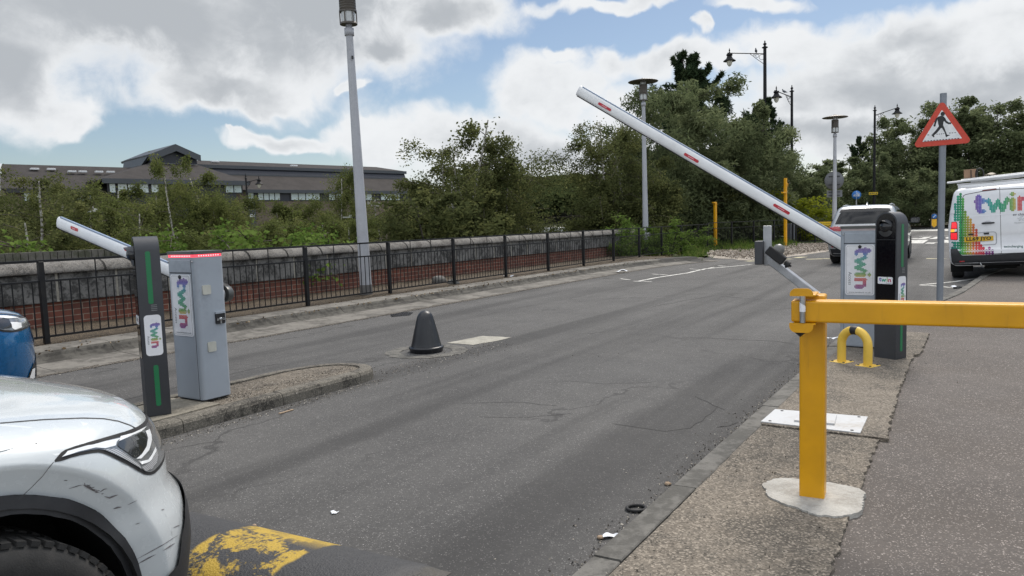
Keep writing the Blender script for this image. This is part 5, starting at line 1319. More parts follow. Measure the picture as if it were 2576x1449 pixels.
def wheel(parent, M4, x, y, R, wd, steer=0.0, detail=True):
    sgn = 1 if y > 0 else -1
    W4 = M4 @ Matrix.Translation(Vector((x, y, R))) @ Matrix.Rotation(steer, 4, 'Z')
    A = (W4.to_3x3() @ Vector((1, 0, 0)), W4.to_3x3() @ Vector((0, 0, 1)), W4.to_3x3() @ Vector((0, sgn, 0))); o = W4.translation
    mb = MB(); h = wd / 2
    mb.lathe([(R * .66, -h * .9), (R * .90, -h), (R * .975, -h * .82), (R, -h * .5), (R, h * .5), (R * .975, h * .82), (R * .90, h), (R * .78, h * 1.02), (R * .66, h * .9)], o, 48, 0, A, True, False)
    if detail:
        for k in range(64):
            a = 2 * math.pi * k / 64; d = A[0] * math.cos(a) + A[1] * math.sin(a); tn = A[1] * math.cos(a) - A[0] * math.sin(a)
            for s_ in (-1, 1): mb.box(o + d * (R * .992) + A[2] * (s_ * h * .62), (.014, h * .5, .022), (d, A[2], tn))
    ty = mb.build("wheel", M_tyre, parent, world=True)
    mb = MB(); mb.lathe([(R * .67, h * .86), (R * .60, h * .80), (R * .58, h * .45), (R * .16, h * .40), (R * .12, h * .62), (0, h * .64)], o, 32, 0, A)
    for k in range(5):
        a = 2 * math.pi * k / 5 + .2; d = A[0] * math.cos(a) + A[1] * math.sin(a); tn = A[1] * math.cos(a) - A[0] * math.sin(a)
        mb.box(o + d * (R * .36) + A[2] * (h * .62), (R * .54, R * .13, h * .3), (d, tn, A[2]))
    # part of the wheel
    r = mb.build("rim", M_rim, None); r.parent = ty
    if parent is not None: 
        mi = parent_matrix(parent).inverted(); r.data.transform(mi)
    return ty
def veh(name, label, cat, s, t, rz=RZ_ROAD, z=0.0, roll=0.0, group=None):
    M4 = Matrix.Translation(ST(s, t, z)) @ Matrix.Rotation(rz, 4, 'Z') @ Matrix.Rotation(roll, 4, 'X')
    return thing(name, label, cat, mat=M4, group=group), M4
def wpart(name, mb, m, o): return mb.build(name, m, o, world=True, fixn=False)

# ------------------------------------------------------------------ white car, right front corner in the foreground
wc, M4 = veh("parked_car", "white car with scuffed front wing filling the lower left corner", "car", 0.72, -2.90)
K = ('z', 'Xr', 'Xf', 'W', 'sl')
body = LP(K, [(.19, -3.45, .70, .85, 0), (.24, -3.52, .79, .885, 0), (.33, -3.56, .83, .91, 0), (.45, -3.58, .845, .922, 0), (.54, -3.58, .84, .925, 0), (.60, -3.58, .825, .925, 0), (.635, -3.58, .80, .924, 0),
              (.67, -3.58, .785, .922, 0), (.72, -3.57, .785, .920, .0), (.775, -3.56, .775, .915, .006), (.83, -3.55, .755, .905, .015), (.872, -3.54, .725, .888, .03), (.905, -3.52, .68, .862, .045), (.930, -3.5, .61, .82, .056), (.954, -3.45, .50, .74, .068), (.974, -3.4, .33, .60, .078), (.990, -3.3, .07, .40, .085), (.998, -3.0, -.5, .15, .085)], Ar=.5, Af=.72, nf=2.55, nr=2.6)
for lp in body:
    if lp['z'] > .84: lp['Ar'] = .5 * (lp['W'] / .92); lp['Af'] = .72 * (lp['W'] / .92)
mbw = loops_body(body, M4, 26, 26); sk = Skin(mbw)
WZ, WR = 0.390, 0.398
WO = .447
cut_arches(mbw, M4, (0.0, -2.68), .555, WZ)
wcb = wpart("body", mbw, M_carw, wc)
R3 = M4.to_3x3(); Dx, Dy, Dz = R3 @ Vector((1, 0, 0)), R3 @ Vector((0, 1, 0)), R3 @ Vector((0, 0, 1))
def sideray(sg): return lambda x, z: (M4 @ Vector((x, sg * 2.5, z)), Dy * -sg)
frontray = lambda y, z: (M4 @ Vector((3, y, z)), -Dx)
def ringpoly(cx, cz, r0, r1, a0, a1, n=30):
    return [(cx + r1 * math.cos(math.radians(a0 + (a1 - a0) * k / n)), cz + r1 * math.sin(math.radians(a0 + (a1 - a0) * k / n))) for k in range(n + 1)] + [(cx + r0 * math.cos(math.radians(a1 + (a0 - a1) * k / n)), cz + r0 * math.sin(math.radians(a1 + (a0 - a1) * k / n))) for k in range(n + 1)]
for cx in (0.0, -2.68):
    for sg in (-1, 1):
        a0 = -14 if cx == 0 else -20
        mb = patch(sk, ringpoly(cx, WZ, WR, WO, a0, 200), sideray(sg), -.032, .022)
        # inner lip going into the well
        L1, L2, L3 = [], [], []
        for k in range(37):
            a = math.radians(a0 + (200 - a0) * k / 36); h = sk.hit(*sideray(sg)(cx + WR * math.cos(a), WZ + WR * math.sin(a)))
            h2 = sk.hit(*sideray(sg)(cx + WO * math.cos(a), WZ + WO * math.sin(a)))
            if h and h2: L1.append(h[0] - h[1] * .032); L2.append(h[0] - Dy * (sg * .07)); L3.append((h2[0] - h2[1] * .032, h2[0] - h2[1] * .056))
        m_ = len(L1); mb.add(L1 + L2, [(i, i + 1, m_ + i + 1, m_ + i) for i in range(m_ - 1)], 0, True)
        mb.add([p[0] for p in L3] + [p[1] for p in L3], [(i, i + 1, m_ + i + 1, m_ + i) for i in range(m_ - 1)], 0, False)
        wpart("arch_trim", mb, M_plas, wc)
        fl3 = []
        for (rr, of_) in ((.64, .0012), (.60, .0012), (.56, .0012), (.535, .0012), (.522, .0010), (.514, -.001), (.505, -.010), (.48, -.030), (WO - .012, -.052)):
            row = []
            for k in range(49):
                a = math.radians(a0 + (200 - a0) * k / 48); h = sk.hit(*sideray(sg)(cx + rr * math.cos(a), WZ + rr * math.sin(a))); row.append(h[0] + h[1] * of_ if h else None)
            fl3.append(row)
        mbf = MB()
        for r0_, r1_ in zip(fl3, fl3[1:]):
            for k in range(48):
                q = [r0_[k], r0_[k + 1], r1_[k + 1], r1_[k]]
                if all(v is not None for v in q): mbf.add(q, [(0, 1, 2, 3)], 0, True)
        FLV = globals().setdefault('FLV', MB()); FLV.add(mbf.v, mbf.f)
        import bmesh as _b
        of_o = wpart("arch_flare", mbf, M_carw, wc); bm_ = _b.new(); bm_.from_mesh(of_o.data); _b.ops.remove_doubles(bm_, verts=bm_.verts[:], dist=1e-5); bm_.to_mesh(of_o.data); bm_.free()
        mb = MB(); mb.grid(lambda u, v: M4 @ Vector((cx + (WR + .01) * math.cos(math.radians(-30 + 240 * u)), sg * (.885 - .40 * v), WZ + (WR + .01) * math.sin(math.radians(-30 + 240 * u)))), 30, 3)
        mb.grid(lambda u, v: M4 @ Vector((cx + (WR + .01) * v * math.cos(math.radians(-30 + 240 * u)), sg * .485, WZ + (WR + .01) * v * math.sin(math.radians(-30 + 240 * u)))), 30, 3)
        wpart("wheel_well", mb, M_well, wc)
        wheel(wc, M4, cx, sg * .80, .358, .235)
# lamp and trim outlines are traced on the body surface
def hitpx(x, y, s=sk):
    for k in range(150):
        h = s.hit(*camray(x - k * 0.7, y + k * .1))
        if h: return h
    return None
def planepoly(hits, d, skn):
    d = d.normalized(); a = d.cross(EZ); a.normalize(); b_ = a.cross(d); o = CAM * 0
    poly = [(p.dot(a), p.dot(b_)) for p in hits]
    rf = lambda x, y: (a * x + b_ * y - d * 40, d)
    return poly, rf
cdir = (Dx * -0.62 + Dy * 0.78)          # looking at the right front corner from outside
def traced(px, skn=sk, wrap=()):
    hs = []
    for i, (x, y) in enumerate(px):
        h = hitpx(x, y, skn)
        if h is None: continue
        p = h[0]
        if i in wrap:
            q = p + Dx * .0 + Dy * .10; o_ = q + Dx * 2; hh = skn.hit(o_, -Dx)
            if hh: p = hh[0]
        hs.append(p)
    return hs
def overlay(name, px, m, parent, off, wrap=(), step=.012, skn=sk, smooth_it=0):
    hs = traced(px, skn, wrap); poly, rf = planepoly(hs, cdir, skn)
    if smooth_it: poly = smoothpoly(poly, smooth_it)
    mb = patch(skn, poly, rf, off, step); return wpart(name, mb, m, parent)
HL = [(131, 1164), (148, 1142), (168, 1129), (241, 1107), (319, 1084), (352, 1070), (374, 1044), (386, 1060), (398, 1100), (405, 1142), (402, 1172), (392, 1189), (374, 1197), (356, 1192), (315, 1168), (260, 1141), (241, 1138), (185, 1149), (156, 1160)]
hl = overlay("headlight", HL, M_rub, wc, .0022, (6, 7, 8, 9, 10), smooth_it=1)
inn_ = [(150, 1152), (166, 1138), (205, 1127), (262, 1110), (325, 1093), (355, 1080), (372, 1066), (384, 1072), (393, 1108), (400, 1142), (397, 1168), (388, 1182), (374, 1190), (358, 1184), (316, 1160), (262, 1133), (240, 1130), (190, 1140)]
overlay("lamp_reflector", inn_, M_lampg, hl, .0036, (6, 7, 8, 9, 10), smooth_it=1)
overlay("running_light", [(152, 1151), (168, 1137), (210, 1125), (262, 1111), (300, 1103), (290, 1113), (288, 1122), (262, 1129), (238, 1127), (195, 1137)], M_lampw, hl, .005)
overlay("running_light", [(300, 1099), (330, 1091), (356, 1079), (366, 1074), (352, 1087), (330, 1096), (296, 1111)], M_lampw, hl, .005)
overlay("ribbed_insert", [(258, 1132), (288, 1130), (348, 1171), (352, 1181), (318, 1160)], M_rib, hl, .005)
overlay("projector_lens", [(292, 1118), (300, 1108), (332, 1099), (358, 1086), (366, 1110), (360, 1132), (346, 1150), (334, 1153), (318, 1140), (294, 1126)], M_lampd, hl, .0055, smooth_it=1)
overlay("light_guide", [(362, 1087), (372, 1082), (377, 1108), (370, 1134), (350, 1155), (338, 1156), (352, 1144), (364, 1124), (367, 1104)], M_lampw, hl, .0065)
overlay("ribbed_insert", [(352, 1176), (372, 1162), (388, 1132), (394, 1145), (390, 1165), (378, 1180), (362, 1186)], M_rib, hl, .005)
overlay("light_guide", [(346, 1163), (368, 1158), (386, 1126), (389, 1134), (372, 1162), (352, 1170)], M_lampw, hl, .0065)
# seams
def seam(name, px, w_, m=M_seam, off=.0012, parent=wc, skn=sk): return wpart(name, stroke(skn, px, w_, camray, off, 5), m, parent)
seam("bonnet_seam", [(0, 1065), (60, 1060), (111, 1056), (208, 1052), (260, 1053.6), (297, 1059.6), (326, 1069.6), (339, 1076.5)], 2.2)
seam("wing_seam", [(134, 1163), (120, 1180), (106, 1199), (80, 1225), (46, 1257)], 1.8)
M_scuff = pm("scuff_mark", (.16, .15, .155), .8, 0, .5, 60)
mbx = MB(); _all = MB(); _all.add(mbw.v, mbw.f); _all.add(FLV.v, FLV.f); sk2 = Skin(_all)
rs = random.Random(12)
def sc_(px, w0): 
    o_ = stroke(sk2, px, lambda u: w0 * math.sin(math.pi * min(1, max(.02, u))) + .3, camray, .0012, 3); mbx.add(o_.v, o_.f, 0, True)
sc_([(173, 1229), (195, 1222), (208, 1219)], 1.8); sc_([(208, 1219), (222, 1226), (238, 1234), (250, 1240)], 5); sc_([(250, 1238), (262, 1230), (270, 1229)], 2); sc_([(262, 1248), (275, 1252), (285, 1248), (297, 1244)], 4)
sc_([(284, 1280), (296, 1276), (306, 1275)], 3.5); sc_([(320, 1270), (345, 1258)], 1.2); sc_([(340, 1319), (352, 1315)], 1.5); sc_([(405, 1283), (413, 1281)], 2); sc_([(435, 1328), (453, 1320)], 1.8)
sc_([(340, 1408), (372, 1391), (410, 1370), (449, 1345)], 1.8); sc_([(345, 1419), (372, 1404), (392, 1394)], 3.0); sc_([(410, 1385), (440, 1366)], 3); sc_([(160, 1208), (170, 1208)], 2); sc_([(212, 1214), (214, 1222)], 2)
for k in range(26):
    u = rs.random(); x = 214 + 40 * u + rs.uniform(-4, 4); y = 1222 + 22 * u + rs.uniform(-5, 5); sc_([(x, y), (x + rs.uniform(3, 9), y + rs.uniform(-3, 1))], rs.uniform(.8, 2))
wpart("scuff_marks", mbx, M_scuff, wcb)
# lower bumper trim and grille, laid on the front
bl_ = [hitpx(x, y)[0] for x, y in ((462, 1233), (457, 1283), (449, 1350), (440, 1420), (415, 1447))]
mi = M4.inverted(); bp = [(mi @ p) for p in bl_]
poly = [(p.y, p.z) for p in bp] + [(bp[-1].y + .0, .20), (.6, .20), (.75, .30), (.55, bp[0].z), ]
mb = patch(sk, [(y, z) for y, z in poly], frontray, .010, .03); wpart("lower_bumper_trim", mb, M_plas, wc)
mb = patch(sk, [(-.50, .66), (.50, .66), (.52, .78), (-.52, .78)], frontray, .004, .04); wpart("grille", mb, M_plas, wc)
# cabin, out of the photograph to the left
gh = LP(K, [(.98, -3.5, -.70, .84, 0), (1.15, -3.42, -1.0, .80, 0), (1.35, -3.25, -1.4, .72, 0), (1.52, -3.05, -1.78, .64, 0), (1.60, -2.9, -2.0, .55, 0), (1.63, -2.7, -2.2, .35, 0)], Ar=.3, Af=.45, nr=4, nf=4)
mbg = loops_body(gh, M4, 10, 8); wpart("cabin", mbg, M_cglass, wc)
rf_ = LP(K, [(1.50, -3.06, -1.80, .655, 0), (1.60, -2.92, -2.0, .565, 0), (1.645, -2.7, -2.2, .36, 0)], Ar=.3, Af=.3, nr=4, nf=4); wpart("roof", loops_body(rf_, M4, 10, 8), M_carw, wc)

# ------------------------------------------------------------------ blue car behind it
bc, M4 = veh("parked_car", "blue car nosing into view at the left edge behind the white car", "car", 2.25, -7.16)
body = LP(K, [(.17, -3.3, .66, .80, 0), (.22, -3.36, .76, .84, 0), (.32, -3.4, .80, .87, 0), (.44, -3.4, .805, .88, 0), (.56, -3.4, .80, .885, 0), (.62, -3.4, .80, .885, 0), (.70, -3.4, .79, .88, 0), (.80, -3.38, .765, .865, .01),
              (.850, -3.36, .715, .845, .03), (.880, -3.33, .64, .81, .05), (.905, -3.3, .52, .74, .07), (.922, -3.2, .34, .6, .08), (.934, -3.1, .06, .4, .09), (.94, -2.9, -.5, .15, .09)], Ar=.5, Af=.72, nf=2.5, nr=2.6)
mbb = loops_body(body, M4, 24, 20); skb = Skin(mbb)
cut_arches(mbb, M4, (-.3, -2.55), .38, .32); bcb = wpart("body", mbb, M_blu, bc)
for cx in (-.3, -2.55):
    for sg in (-1, 1):
        mb = MB(); mb.grid(lambda u, v: M4 @ Vector((cx + .375 * math.cos(math.radians(-30 + 240 * u)), sg * (.865 - .4 * v), .32 + .375 * math.sin(math.radians(-30 + 240 * u)))), 24, 3); wpart("wheel_well", mb, M_well, bc)
        wheel(bc, M4, cx, sg * .76, .315, .20, detail=False)
Dx, Dy = M4.to_3x3() @ Vector((1, 0, 0)), M4.to_3x3() @ Vector((0, 1, 0)); cdir = (Dx * -0.62 + Dy * 0.78)
blh = overlay("headlight", [(-14, 792), (0, 793), (27, 794.6), (54.6, 799), (62, 801), (68, 815), (67, 824), (59, 829), (50, 833), (29, 836), (9, 835), (-14, 831)], M_rub, bc, .004, (4, 5, 6), .02, skb)
overlay("lamp_reflector", [(-12, 796), (4, 797), (27, 798), (52, 802), (60, 805), (64, 815), (62, 822), (48, 829), (29, 832), (9, 831), (-12, 827)], M_lampg, blh, .007, (4, 5, 6), .02, skb)
overlay("projector_lens", [(24, 812), (50, 812), (52, 824), (34, 830), (28, 826)], M_lampw, blh, .010, (), .02, skb)
overlay("dark_insert", [(-6, 803), (20, 804), (24, 812), (27, 824), (8, 828), (-6, 826)], M_lampd, blh, .009, (), .02, skb)
overlay("running_light", [(-10, 796), (25, 797), (45, 801), (20, 803), (-10, 800)], M_lampw, blh, .011, (), .02, skb)
wpart("bonnet_seam", stroke(skb, [(-10, 789), (20, 790.5), (40, 792.5), (56, 797), (66, 800)], 1.6, camray, .003, 4), M_seam, bc)
frontray = lambda y, z: (M4 @ Vector((3, y, z)), -Dx)
wpart("grille", patch(skb, [(-.56, .60), (.56, .60), (.60, .71), (.5, .755), (-.5, .755), (-.60, .71)], frontray, .004, .05), M_plas, bc)
mb = patch(skb, [(-.60, .755), (-.45, .765), (.45, .765), (.60, .755), (.45, .745), (-.45, .745)], frontray, .008, .05); wpart("chrome_strip", mb, M_silver, bc)
wpart("lower_intake", patch(skb, [(-.55, .25), (.55, .25), (.62, .46), (.5, .5), (-.5, .5), (-.62, .46)], frontray, .004, .05), M_plas, bc)
fl_ = wpart("fog_lamp", patch(skb, [(-.77, .28), (-.64, .26), (-.62, .42), (-.66, .46), (-.72, .40)], frontray, .006, .03), M_plas, bc)
wpart("fog_lens", patch(skb, [(-.74, .33), (-.66, .33), (-.65, .41), (-.70, .41)], frontray, .010, .03), M_lampw, fl_)
gh = LP(K, [(.92, -3.2, -.60, .80, 0), (1.1, -3.1, -1.0, .76, 0), (1.3, -2.95, -1.4, .69, 0), (1.42, -2.8, -1.7, .62, 0)], Ar=.3, Af=.45, nr=4, nf=4)
wpart("cabin", loops_body(gh, M4, 10, 8), M_cglass, bc)
rf_ = LP(K, [(1.40, -2.82, -1.70, .635, 0), (1.47, -2.7, -1.85, .54, 0), (1.50, -2.5, -2.05, .3, 0)], Ar=.3, Af=.3, nr=4, nf=4); wpart("roof", loops_body(rf_, M4, 10, 8), M_blu, bc)

# ------------------------------------------------------------------ silver SUV seen from behind
sv, M4 = veh("silver_suv", "silver-grey estate car driving away behind the right-hand cabinet", "car", 22.45, -2.78)
K2 = ('z', 'Xr', 'Xf', 'W')
body = LP(K2, [(.24, .16, 4.3, .82), (.32, .06, 4.42, .89), (.46, .0, 4.5, .92), (.60, .0, 4.52, .93), (.70, .03, 4.5, .93), (.76, .07, 4.48, .925), (.92, .07, 4.42, .925), (1.02, .09, 4.3, .915), (1.08, .13, 4.1, .89), (1.11, .2, 3.9, .84), (1.12, .5, 3.4, .6), (1.12, 1.2, 2.4, .2)], Ar=.30, Af=.8, nr=3.2, nf=2.6)
mbs = loops_body(body, M4, 16, 12); sks = Skin(mbs); cut_arches(mbs, M4, (.95, 3.62), .40, .36); svb = wpart("body", mbs, M_sil, sv)
gh = LP(K2, [(1.06, .14, 3.5, .885), (1.2, .22, 3.2, .85), (1.36, .32, 2.9, .80), (1.50, .42, 2.6, .755), (1.58, .50, 2.4, .72), (1.63, .60, 2.2, .66), (1.665, .8, 2.0, .52), (1.68, 1.1, 1.8, .25)], Ar=.22, Af=.6, nr=3.4, nf=3)
mbg = loops_body(gh, M4, 12, 12); skg = Skin(mbg); svr = wpart("cabin", mbg, M_sil, sv)
for cx in (.95, 3.62):
    for sg in (-1, 1):
        mb = MB(); mb.grid(lambda u, v: M4 @ Vector((cx + .40 * math.cos(math.radians(-35 + 250 * u)), sg * (.925 - .4 * v), .36 + .40 * math.sin(math.radians(-35 + 250 * u)))), 24, 3); wpart("wheel_well", mb, M_well, sv)
        wheel(sv, M4, cx, sg * .81, .36, .225, detail=False)
Dx, Dy = M4.to_3x3() @ Vector((1, 0, 0)), M4.to_3x3() @ Vector((0, 1, 0))
rear = lambda y, z: (M4 @ Vector((-3, y, z)), Dx)
right = lambda x, z: (M4 @ Vector((x, -3, z)), Dy); left = lambda x, z: (M4 @ Vector((x, 3, z)), -Dy)
wpart("rear_window", patch(skg, [(-.74, 1.15), (.74, 1.15), (.64, 1.44), (.60, 1.475), (-.60, 1.475), (-.64, 1.44)], rear, .006, .06), M_cglass, sv)
wpart("spoiler_shade", patch(skg, [(-.66, 1.475), (.66, 1.475), (.62, 1.555), (.3, 1.575), (-.3, 1.575), (-.62, 1.555)], rear, .008, .06), M_plas, sv)
for fn in (right, left):
    wpart("side_window", patch(skg, [(.55, 1.16), (3.0, 1.16), (2.62, 1.40), (2.3, 1.50), (1.2, 1.52), (.75, 1.44)], fn, .006, .08), M_cglass, sv)
    wpart("side_seam", stroke(sks, [(1.38, .45), (1.45, .9), (1.42, 1.06)], .012, fn, .003, .05), M_seam, sv)
    wpart("sill_trim", patch(sks, [(1.4, .30), (3.2, .30), (3.2, .40), (1.4, .40)], fn, .004, .08), M_plas, sv)
mb = MB(); mb.tube([M4 @ Vector((.30, -.30, 1.19)), M4 @ Vector((.26, .15, 1.205))], .018, 8); wpart("rear_wiper", mb, M_rub, sv)
for sg in (-1, 1):
    q = [(sg * .92, .93), (sg * .935, 1.06), (sg * .86, 1.10), (sg * .62, 1.07), (sg * .58, 1.045), (sg * .74, .99), (sg * .82, .92)]
    tl = wpart("tail_light", patch(sks, q, rear, .012, .04), M_taill, sv)
    wpart("tail_light_side", patch(sks, [(.10, .95), (.34, 1.00), (.46, 1.07), (.20, 1.09), (.10, 1.05)], right if sg < 0 else left, .012, .05), M_taill, tl)
    wpart("bumper_reflector", patch(sks, [(sg * .66, .50), (sg * .80, .51), (sg * .80, .57), (sg * .68, .55)], rear, .010, .04), M_taill, sv)
wpart("rear_badge", patch(sks, [(.06 * math.cos(a), 1.045 + .028 * math.sin(a)) for a in [2 * math.pi * k / 12 for k in range(12)]], rear, .012, .03), M_silver, sv)
wpart("lower_bumper", patch(sks, [(-.80, .27), (.80, .27), (.84, .46), (-.84, .46)], rear, .006, .06), M_plas, sv)
wpart("plate_recess", patch(sks, [(-.36, .80), (.36, .80), (.36, .94), (-.36, .94)], rear, .006, .06), M_plas, sv)
mb = MB(); mb.grid(lambda u, v: M4 @ Vector((.95 + .16 * u, .018 * (1 - v) * (1 if u < 2 else 1) * math.cos(0) * (2 * 0 + 1), 1.675 + .085 * v * max(0, 1 - abs(u - .3) * 1.2))), 8, 4)
mb = MB(); mb.tube([M4 @ Vector((.92, 0, 1.665)), M4 @ Vector((.96, 0, 1.70)), M4 @ Vector((.98, 0, 1.76))], [.04, .025, .008], 8); wpart("roof_antenna", mb, M_sil, sv)
mb = MB(); mb.tube([M4 @ Vector((.75, -.60, 1.66)), M4 @ Vector((1.4, -.60, 1.69)), M4 @ Vector((2.3, -.58, 1.66))], .02, 6); mb.tube([M4 @ Vector((.75, .60, 1.66)), M4 @ Vector((1.4, .60, 1.69)), M4 @ Vector((2.3, .58, 1.66))], .02, 6); wpart("roof_rail", mb, M_silver, sv)
for sg in (-1, 1):
    mb = MB(); mb.prism(rrect(.24, .17, .05, 4, sg * 1.10, 1.19), M4 @ Vector((2.65, 0, 0)), Dy, EZ, Dx * .10, 0, True); mr = wpart("door_mirror", mb, M_plas, sv)
    mb = MB(); mb.prism(rrect(.19, .12, .03, 4, sg * 1.10, 1.19), M4 @ Vector((2.647, 0, 0)), Dy, EZ, Dx * -.002, 0); wpart("mirror_glass", mb, M_lampd, mr)
    mb = MB(); mb.bar(M4 @ Vector((2.7, sg * .86, 1.12)), M4 @ Vector((2.7, sg * 1.04, 1.15)), .06, .05); wpart("mirror_arm", mb, M_plas, mr)

# ------------------------------------------------------------------ white van with the dotted livery
vn, M4 = veh("white_van", "white van with multicoloured dot livery parked half on the footway at the right edge", "van", 17.55, 0.43, RZ_ROAD, 0.03, -math.radians(2.3))
body = LP(K2, [(.30, .10, 4.6, .86), (.36, .01, 4.8, .93), (.48, .0, 4.9, .955), (.60, .0, 4.95, .96), (.635, .02, 4.95, .96), (.66, .06, 4.94, .962), (.9, .055, 4.9, .968), (1.12, .06, 4.78, .965), (1.3, .085, 4.3, .945), (1.5, .12, 3.95, .915), (1.7, .165, 3.65, .88), (1.80, .20, 3.5, .855), (1.86, .25, 3.35, .815), (1.895, .34, 3.2, .74), (1.91, .6, 3.0, .55), (1.915, 1.1, 2.6, .2)], Ar=.16, Af=.7, nr=3.2, nf=2.8)
mbv = loops_body(body, M4, 20, 12); skv = Skin(mbv); cut_arches(mbv, M4, (.98, 4.05), .37, .33); vb_ = wpart("body", mbv, M_vanw, vn)
for cx in (.98, 4.05):
    for sg in (-1, 1):
        mb = MB(); mb.grid(lambda u, v: M4 @ Vector((cx + .37 * math.cos(math.radians(-30 + 240 * u)), sg * (.955 - .4 * v), .33 + .37 * math.sin(math.radians(-30 + 240 * u)))), 24, 3); wpart("wheel_well", mb, M_well, vn)
        wheel(vn, M4, cx, sg * .83, .335, .225, detail=False)
Dx, Dy, Dz = M4.to_3x3() @ Vector((1, 0, 0)), M4.to_3x3() @ Vector((0, 1, 0)), M4.to_3x3() @ Vector((0, 0, 1))
# the photograph's crop coordinates over the back doors -> van back plane
def c5(x, y): return ((3800 + x / 3.449) * .6289, (700 + y / 3.450) * .6289)
oV = M4 @ Vector((0.06, 0, 0)); miV = M4.inverted()
def c5l(x, y):
    p = miV @ PLN(*c5(x, y), oV, Dx); return (p.y, p.z)
rear = lambda y, z: (M4 @ Vector((-3, y, z)), Dx)
def vp(name, pts, m, par=None, off=.004, step=.05, sm=0):
    q = [c5l(x, y) for x, y in pts]
    if sm: q = smoothpoly(q, sm)
    return wpart(name, patch(skv, q, rear, off, step), m, par or vn)
dr = vp("rear_door_seam", [(684, 160), (690, 160), (711, 1085), (705, 1085)], M_seam, None, .003)
wpart("door_outline_seam", stroke(skv, [c5l(x, y) for x, y in [(165, 1090), (160, 700), (172, 320), (185, 285), (215, 268), (440, 225), (686, 195), (1021, 182), (1200, 178)]], .012, rear, .003, .06), M_seam, vn)
wpart("door_outline_seam", stroke(skv, [c5l(x, y) for x, y in [(165, 1096), (500, 1090), (1021, 1070), (1250, 1063)]], .014, rear, .003, .06), M_seam, vn)
vp("rear_bumper", [(10, 1030), (95, 1022), (125, 1055), (150, 1095), (175, 1108), (500, 1100), (1021, 1072), (1500, 1055), (1500, 1200), (1021, 1222), (600, 1238), (60, 1232), (30, 1200)], M_plas, None, .014, .05)
for sg in (1,):
    tl = vp("tail_light", [(22, 650), (85, 642), (103, 668), (108, 890), (95, 902), (10, 895), (6, 840), (16, 700)], M_rub, None, .010, .03)
    vp("brake_lens", [(28, 658), (82, 650), (97, 672), (98, 738), (20, 742)], M_brake, tl, .016, .03); vp("brake_lens", [(14, 802), (98, 798), (102, 882), (90, 893), (15, 888)], M_brake, tl, .016, .03)
    vp("indicator_lens", [(14, 752), (66, 748), (64, 786), (12, 790)], M_amber, tl, .016, .03); vp("reversing_lens", [(68, 748), (97, 746), (96, 780), (66, 784)], M_lampw, tl, .016, .03)
# the same lamp on the far side
q = [c5l(x, y) for x, y in [(22, 650), (85, 642), (103, 668), (108, 890), (95, 902), (10, 895), (6, 840), (16, 700)]]
wpart("tail_light", patch(skv, [(-y, z) for y, z in q], rear, .010, .03), M_taill, vn)
# livery dots
ol = [(48, 300, 0), (82, 258, 0), (112, 250, .5)]
mbd = MB(); mbd.col = []
cols = [(35, 640, (.0, .24, .20)), (70, 400, (.0, .25, .17)), (108, 292, (.0, .24, .12)), (143, 255, (.01, .26, .08)), (177, 318, (.06, .28, .05)), (210, 485, (.16, .30, .03)), (246, 585, (.34, .30, .03)), (284, 615, (.46, .28, .03)), (323, 682, (.58, .15, .03)), (364, 745, (.55, .06, .03)), (402, 920, (.56, .045, .05)), (430, 945, (.52, .03, .05)), (462, 985, (.46, .015, .045)), (504, 1015, (.17, .02, .19)), (544, 1012, (.27, .02, .19)), (587, 1048, (.14, .015, .15))]
for ci, (cx, top, cc) in enumerate(cols):
    y = 1080 if ci > 2 else 1010; rr = 20.4
    while y > top - 6:
        if ci <= 1 and y < (330 if ci == 1 else 640) + 0: break
        if ci <= 2 and 640 < y < 915 and cx < 112: y -= 35.5; continue
        pts = []
        for k in range(8):
            a = 2 * math.pi * k / 8; l_ = c5l(cx + rr * math.cos(a), y + rr * math.sin(a)); h = skv.hit(*rear(*l_))
            pts.append(h[0] + h[1] * .003 if h else None)
        if all(p is not None for p in pts): mbd.add(pts, [tuple(range(8))]); v_ = random.Random(int(cx * y)).uniform(.8, 1.2); mbd.col += [tuple(c * v_ for c in cc) + (1,)] * 8
        y -= 35.5
wpart("dot_livery", mbd, M_dots, vb_)
def vl(x, y, off=.004):
    h = skv.hit(*rear(*c5l(x, y))); return h[0] + h[1] * off if h else M4 @ Vector((0, 0, 0))
mbd = MB(); mbd.col = []
for (i, j) in DOTS:
    cx, cy = 318 + 21.5 * (i + 1), 512 - 19.0 * (j - 1) - .075 * 21.5 * (i + 1)
    mbd.add([vl(cx + 11.8 * math.cos(2 * math.pi * k / 8), cy + 10.6 * math.sin(2 * math.pi * k / 8)) for k in range(8)], [tuple(range(8))]); mbd.col += [ramp(i) + (1,)] * 8
wpart("dot_logo", mbd, M_dots, vb_)
def vtext(s, x, y, size, sx, m, name, slope=-.05, bold=0.0):
    vs, fs = text2d(s, 1, 1, bold); x0 = min(v[0] for v in vs); mb = MB()
    mb.add([vl(x + (vx - x0) * size * sx, y - vy * size + slope * (vx - x0) * size * sx) for vx, vy in vs], fs); return wpart(name, mb, m, vb_)
vtext("ev charging", 868, 548, 52, 1.15, M_greyink, "lettering", -.04, .012); vtext("twincharging", 742, 990, 48, 1.08, pm("green_ink", (.02, .09, .08), .5), "lettering", -.03, .015); vtext("PEUGEOT", 886, 662, 24, 1.3, M_silver, "maker_name", -.03, .02)
lion = [(930, 590), (955, 598), (962, 575), (985, 562), (1005, 570), (1000, 585), (985, 590), (1000, 600), (1022, 590), (1030, 600), (1010, 615), (1018, 632), (1008, 636), (990, 615), (970, 622), (958, 636), (942, 634), (958, 618), (968, 606), (948, 610), (934, 602)]
vp("maker_emblem", lion, M_silver, None, .010, .02)
npz = vp("number_plate", [(196, 858), (598, 838), (600, 902), (200, 928)], M_platey, None, .012, .05)
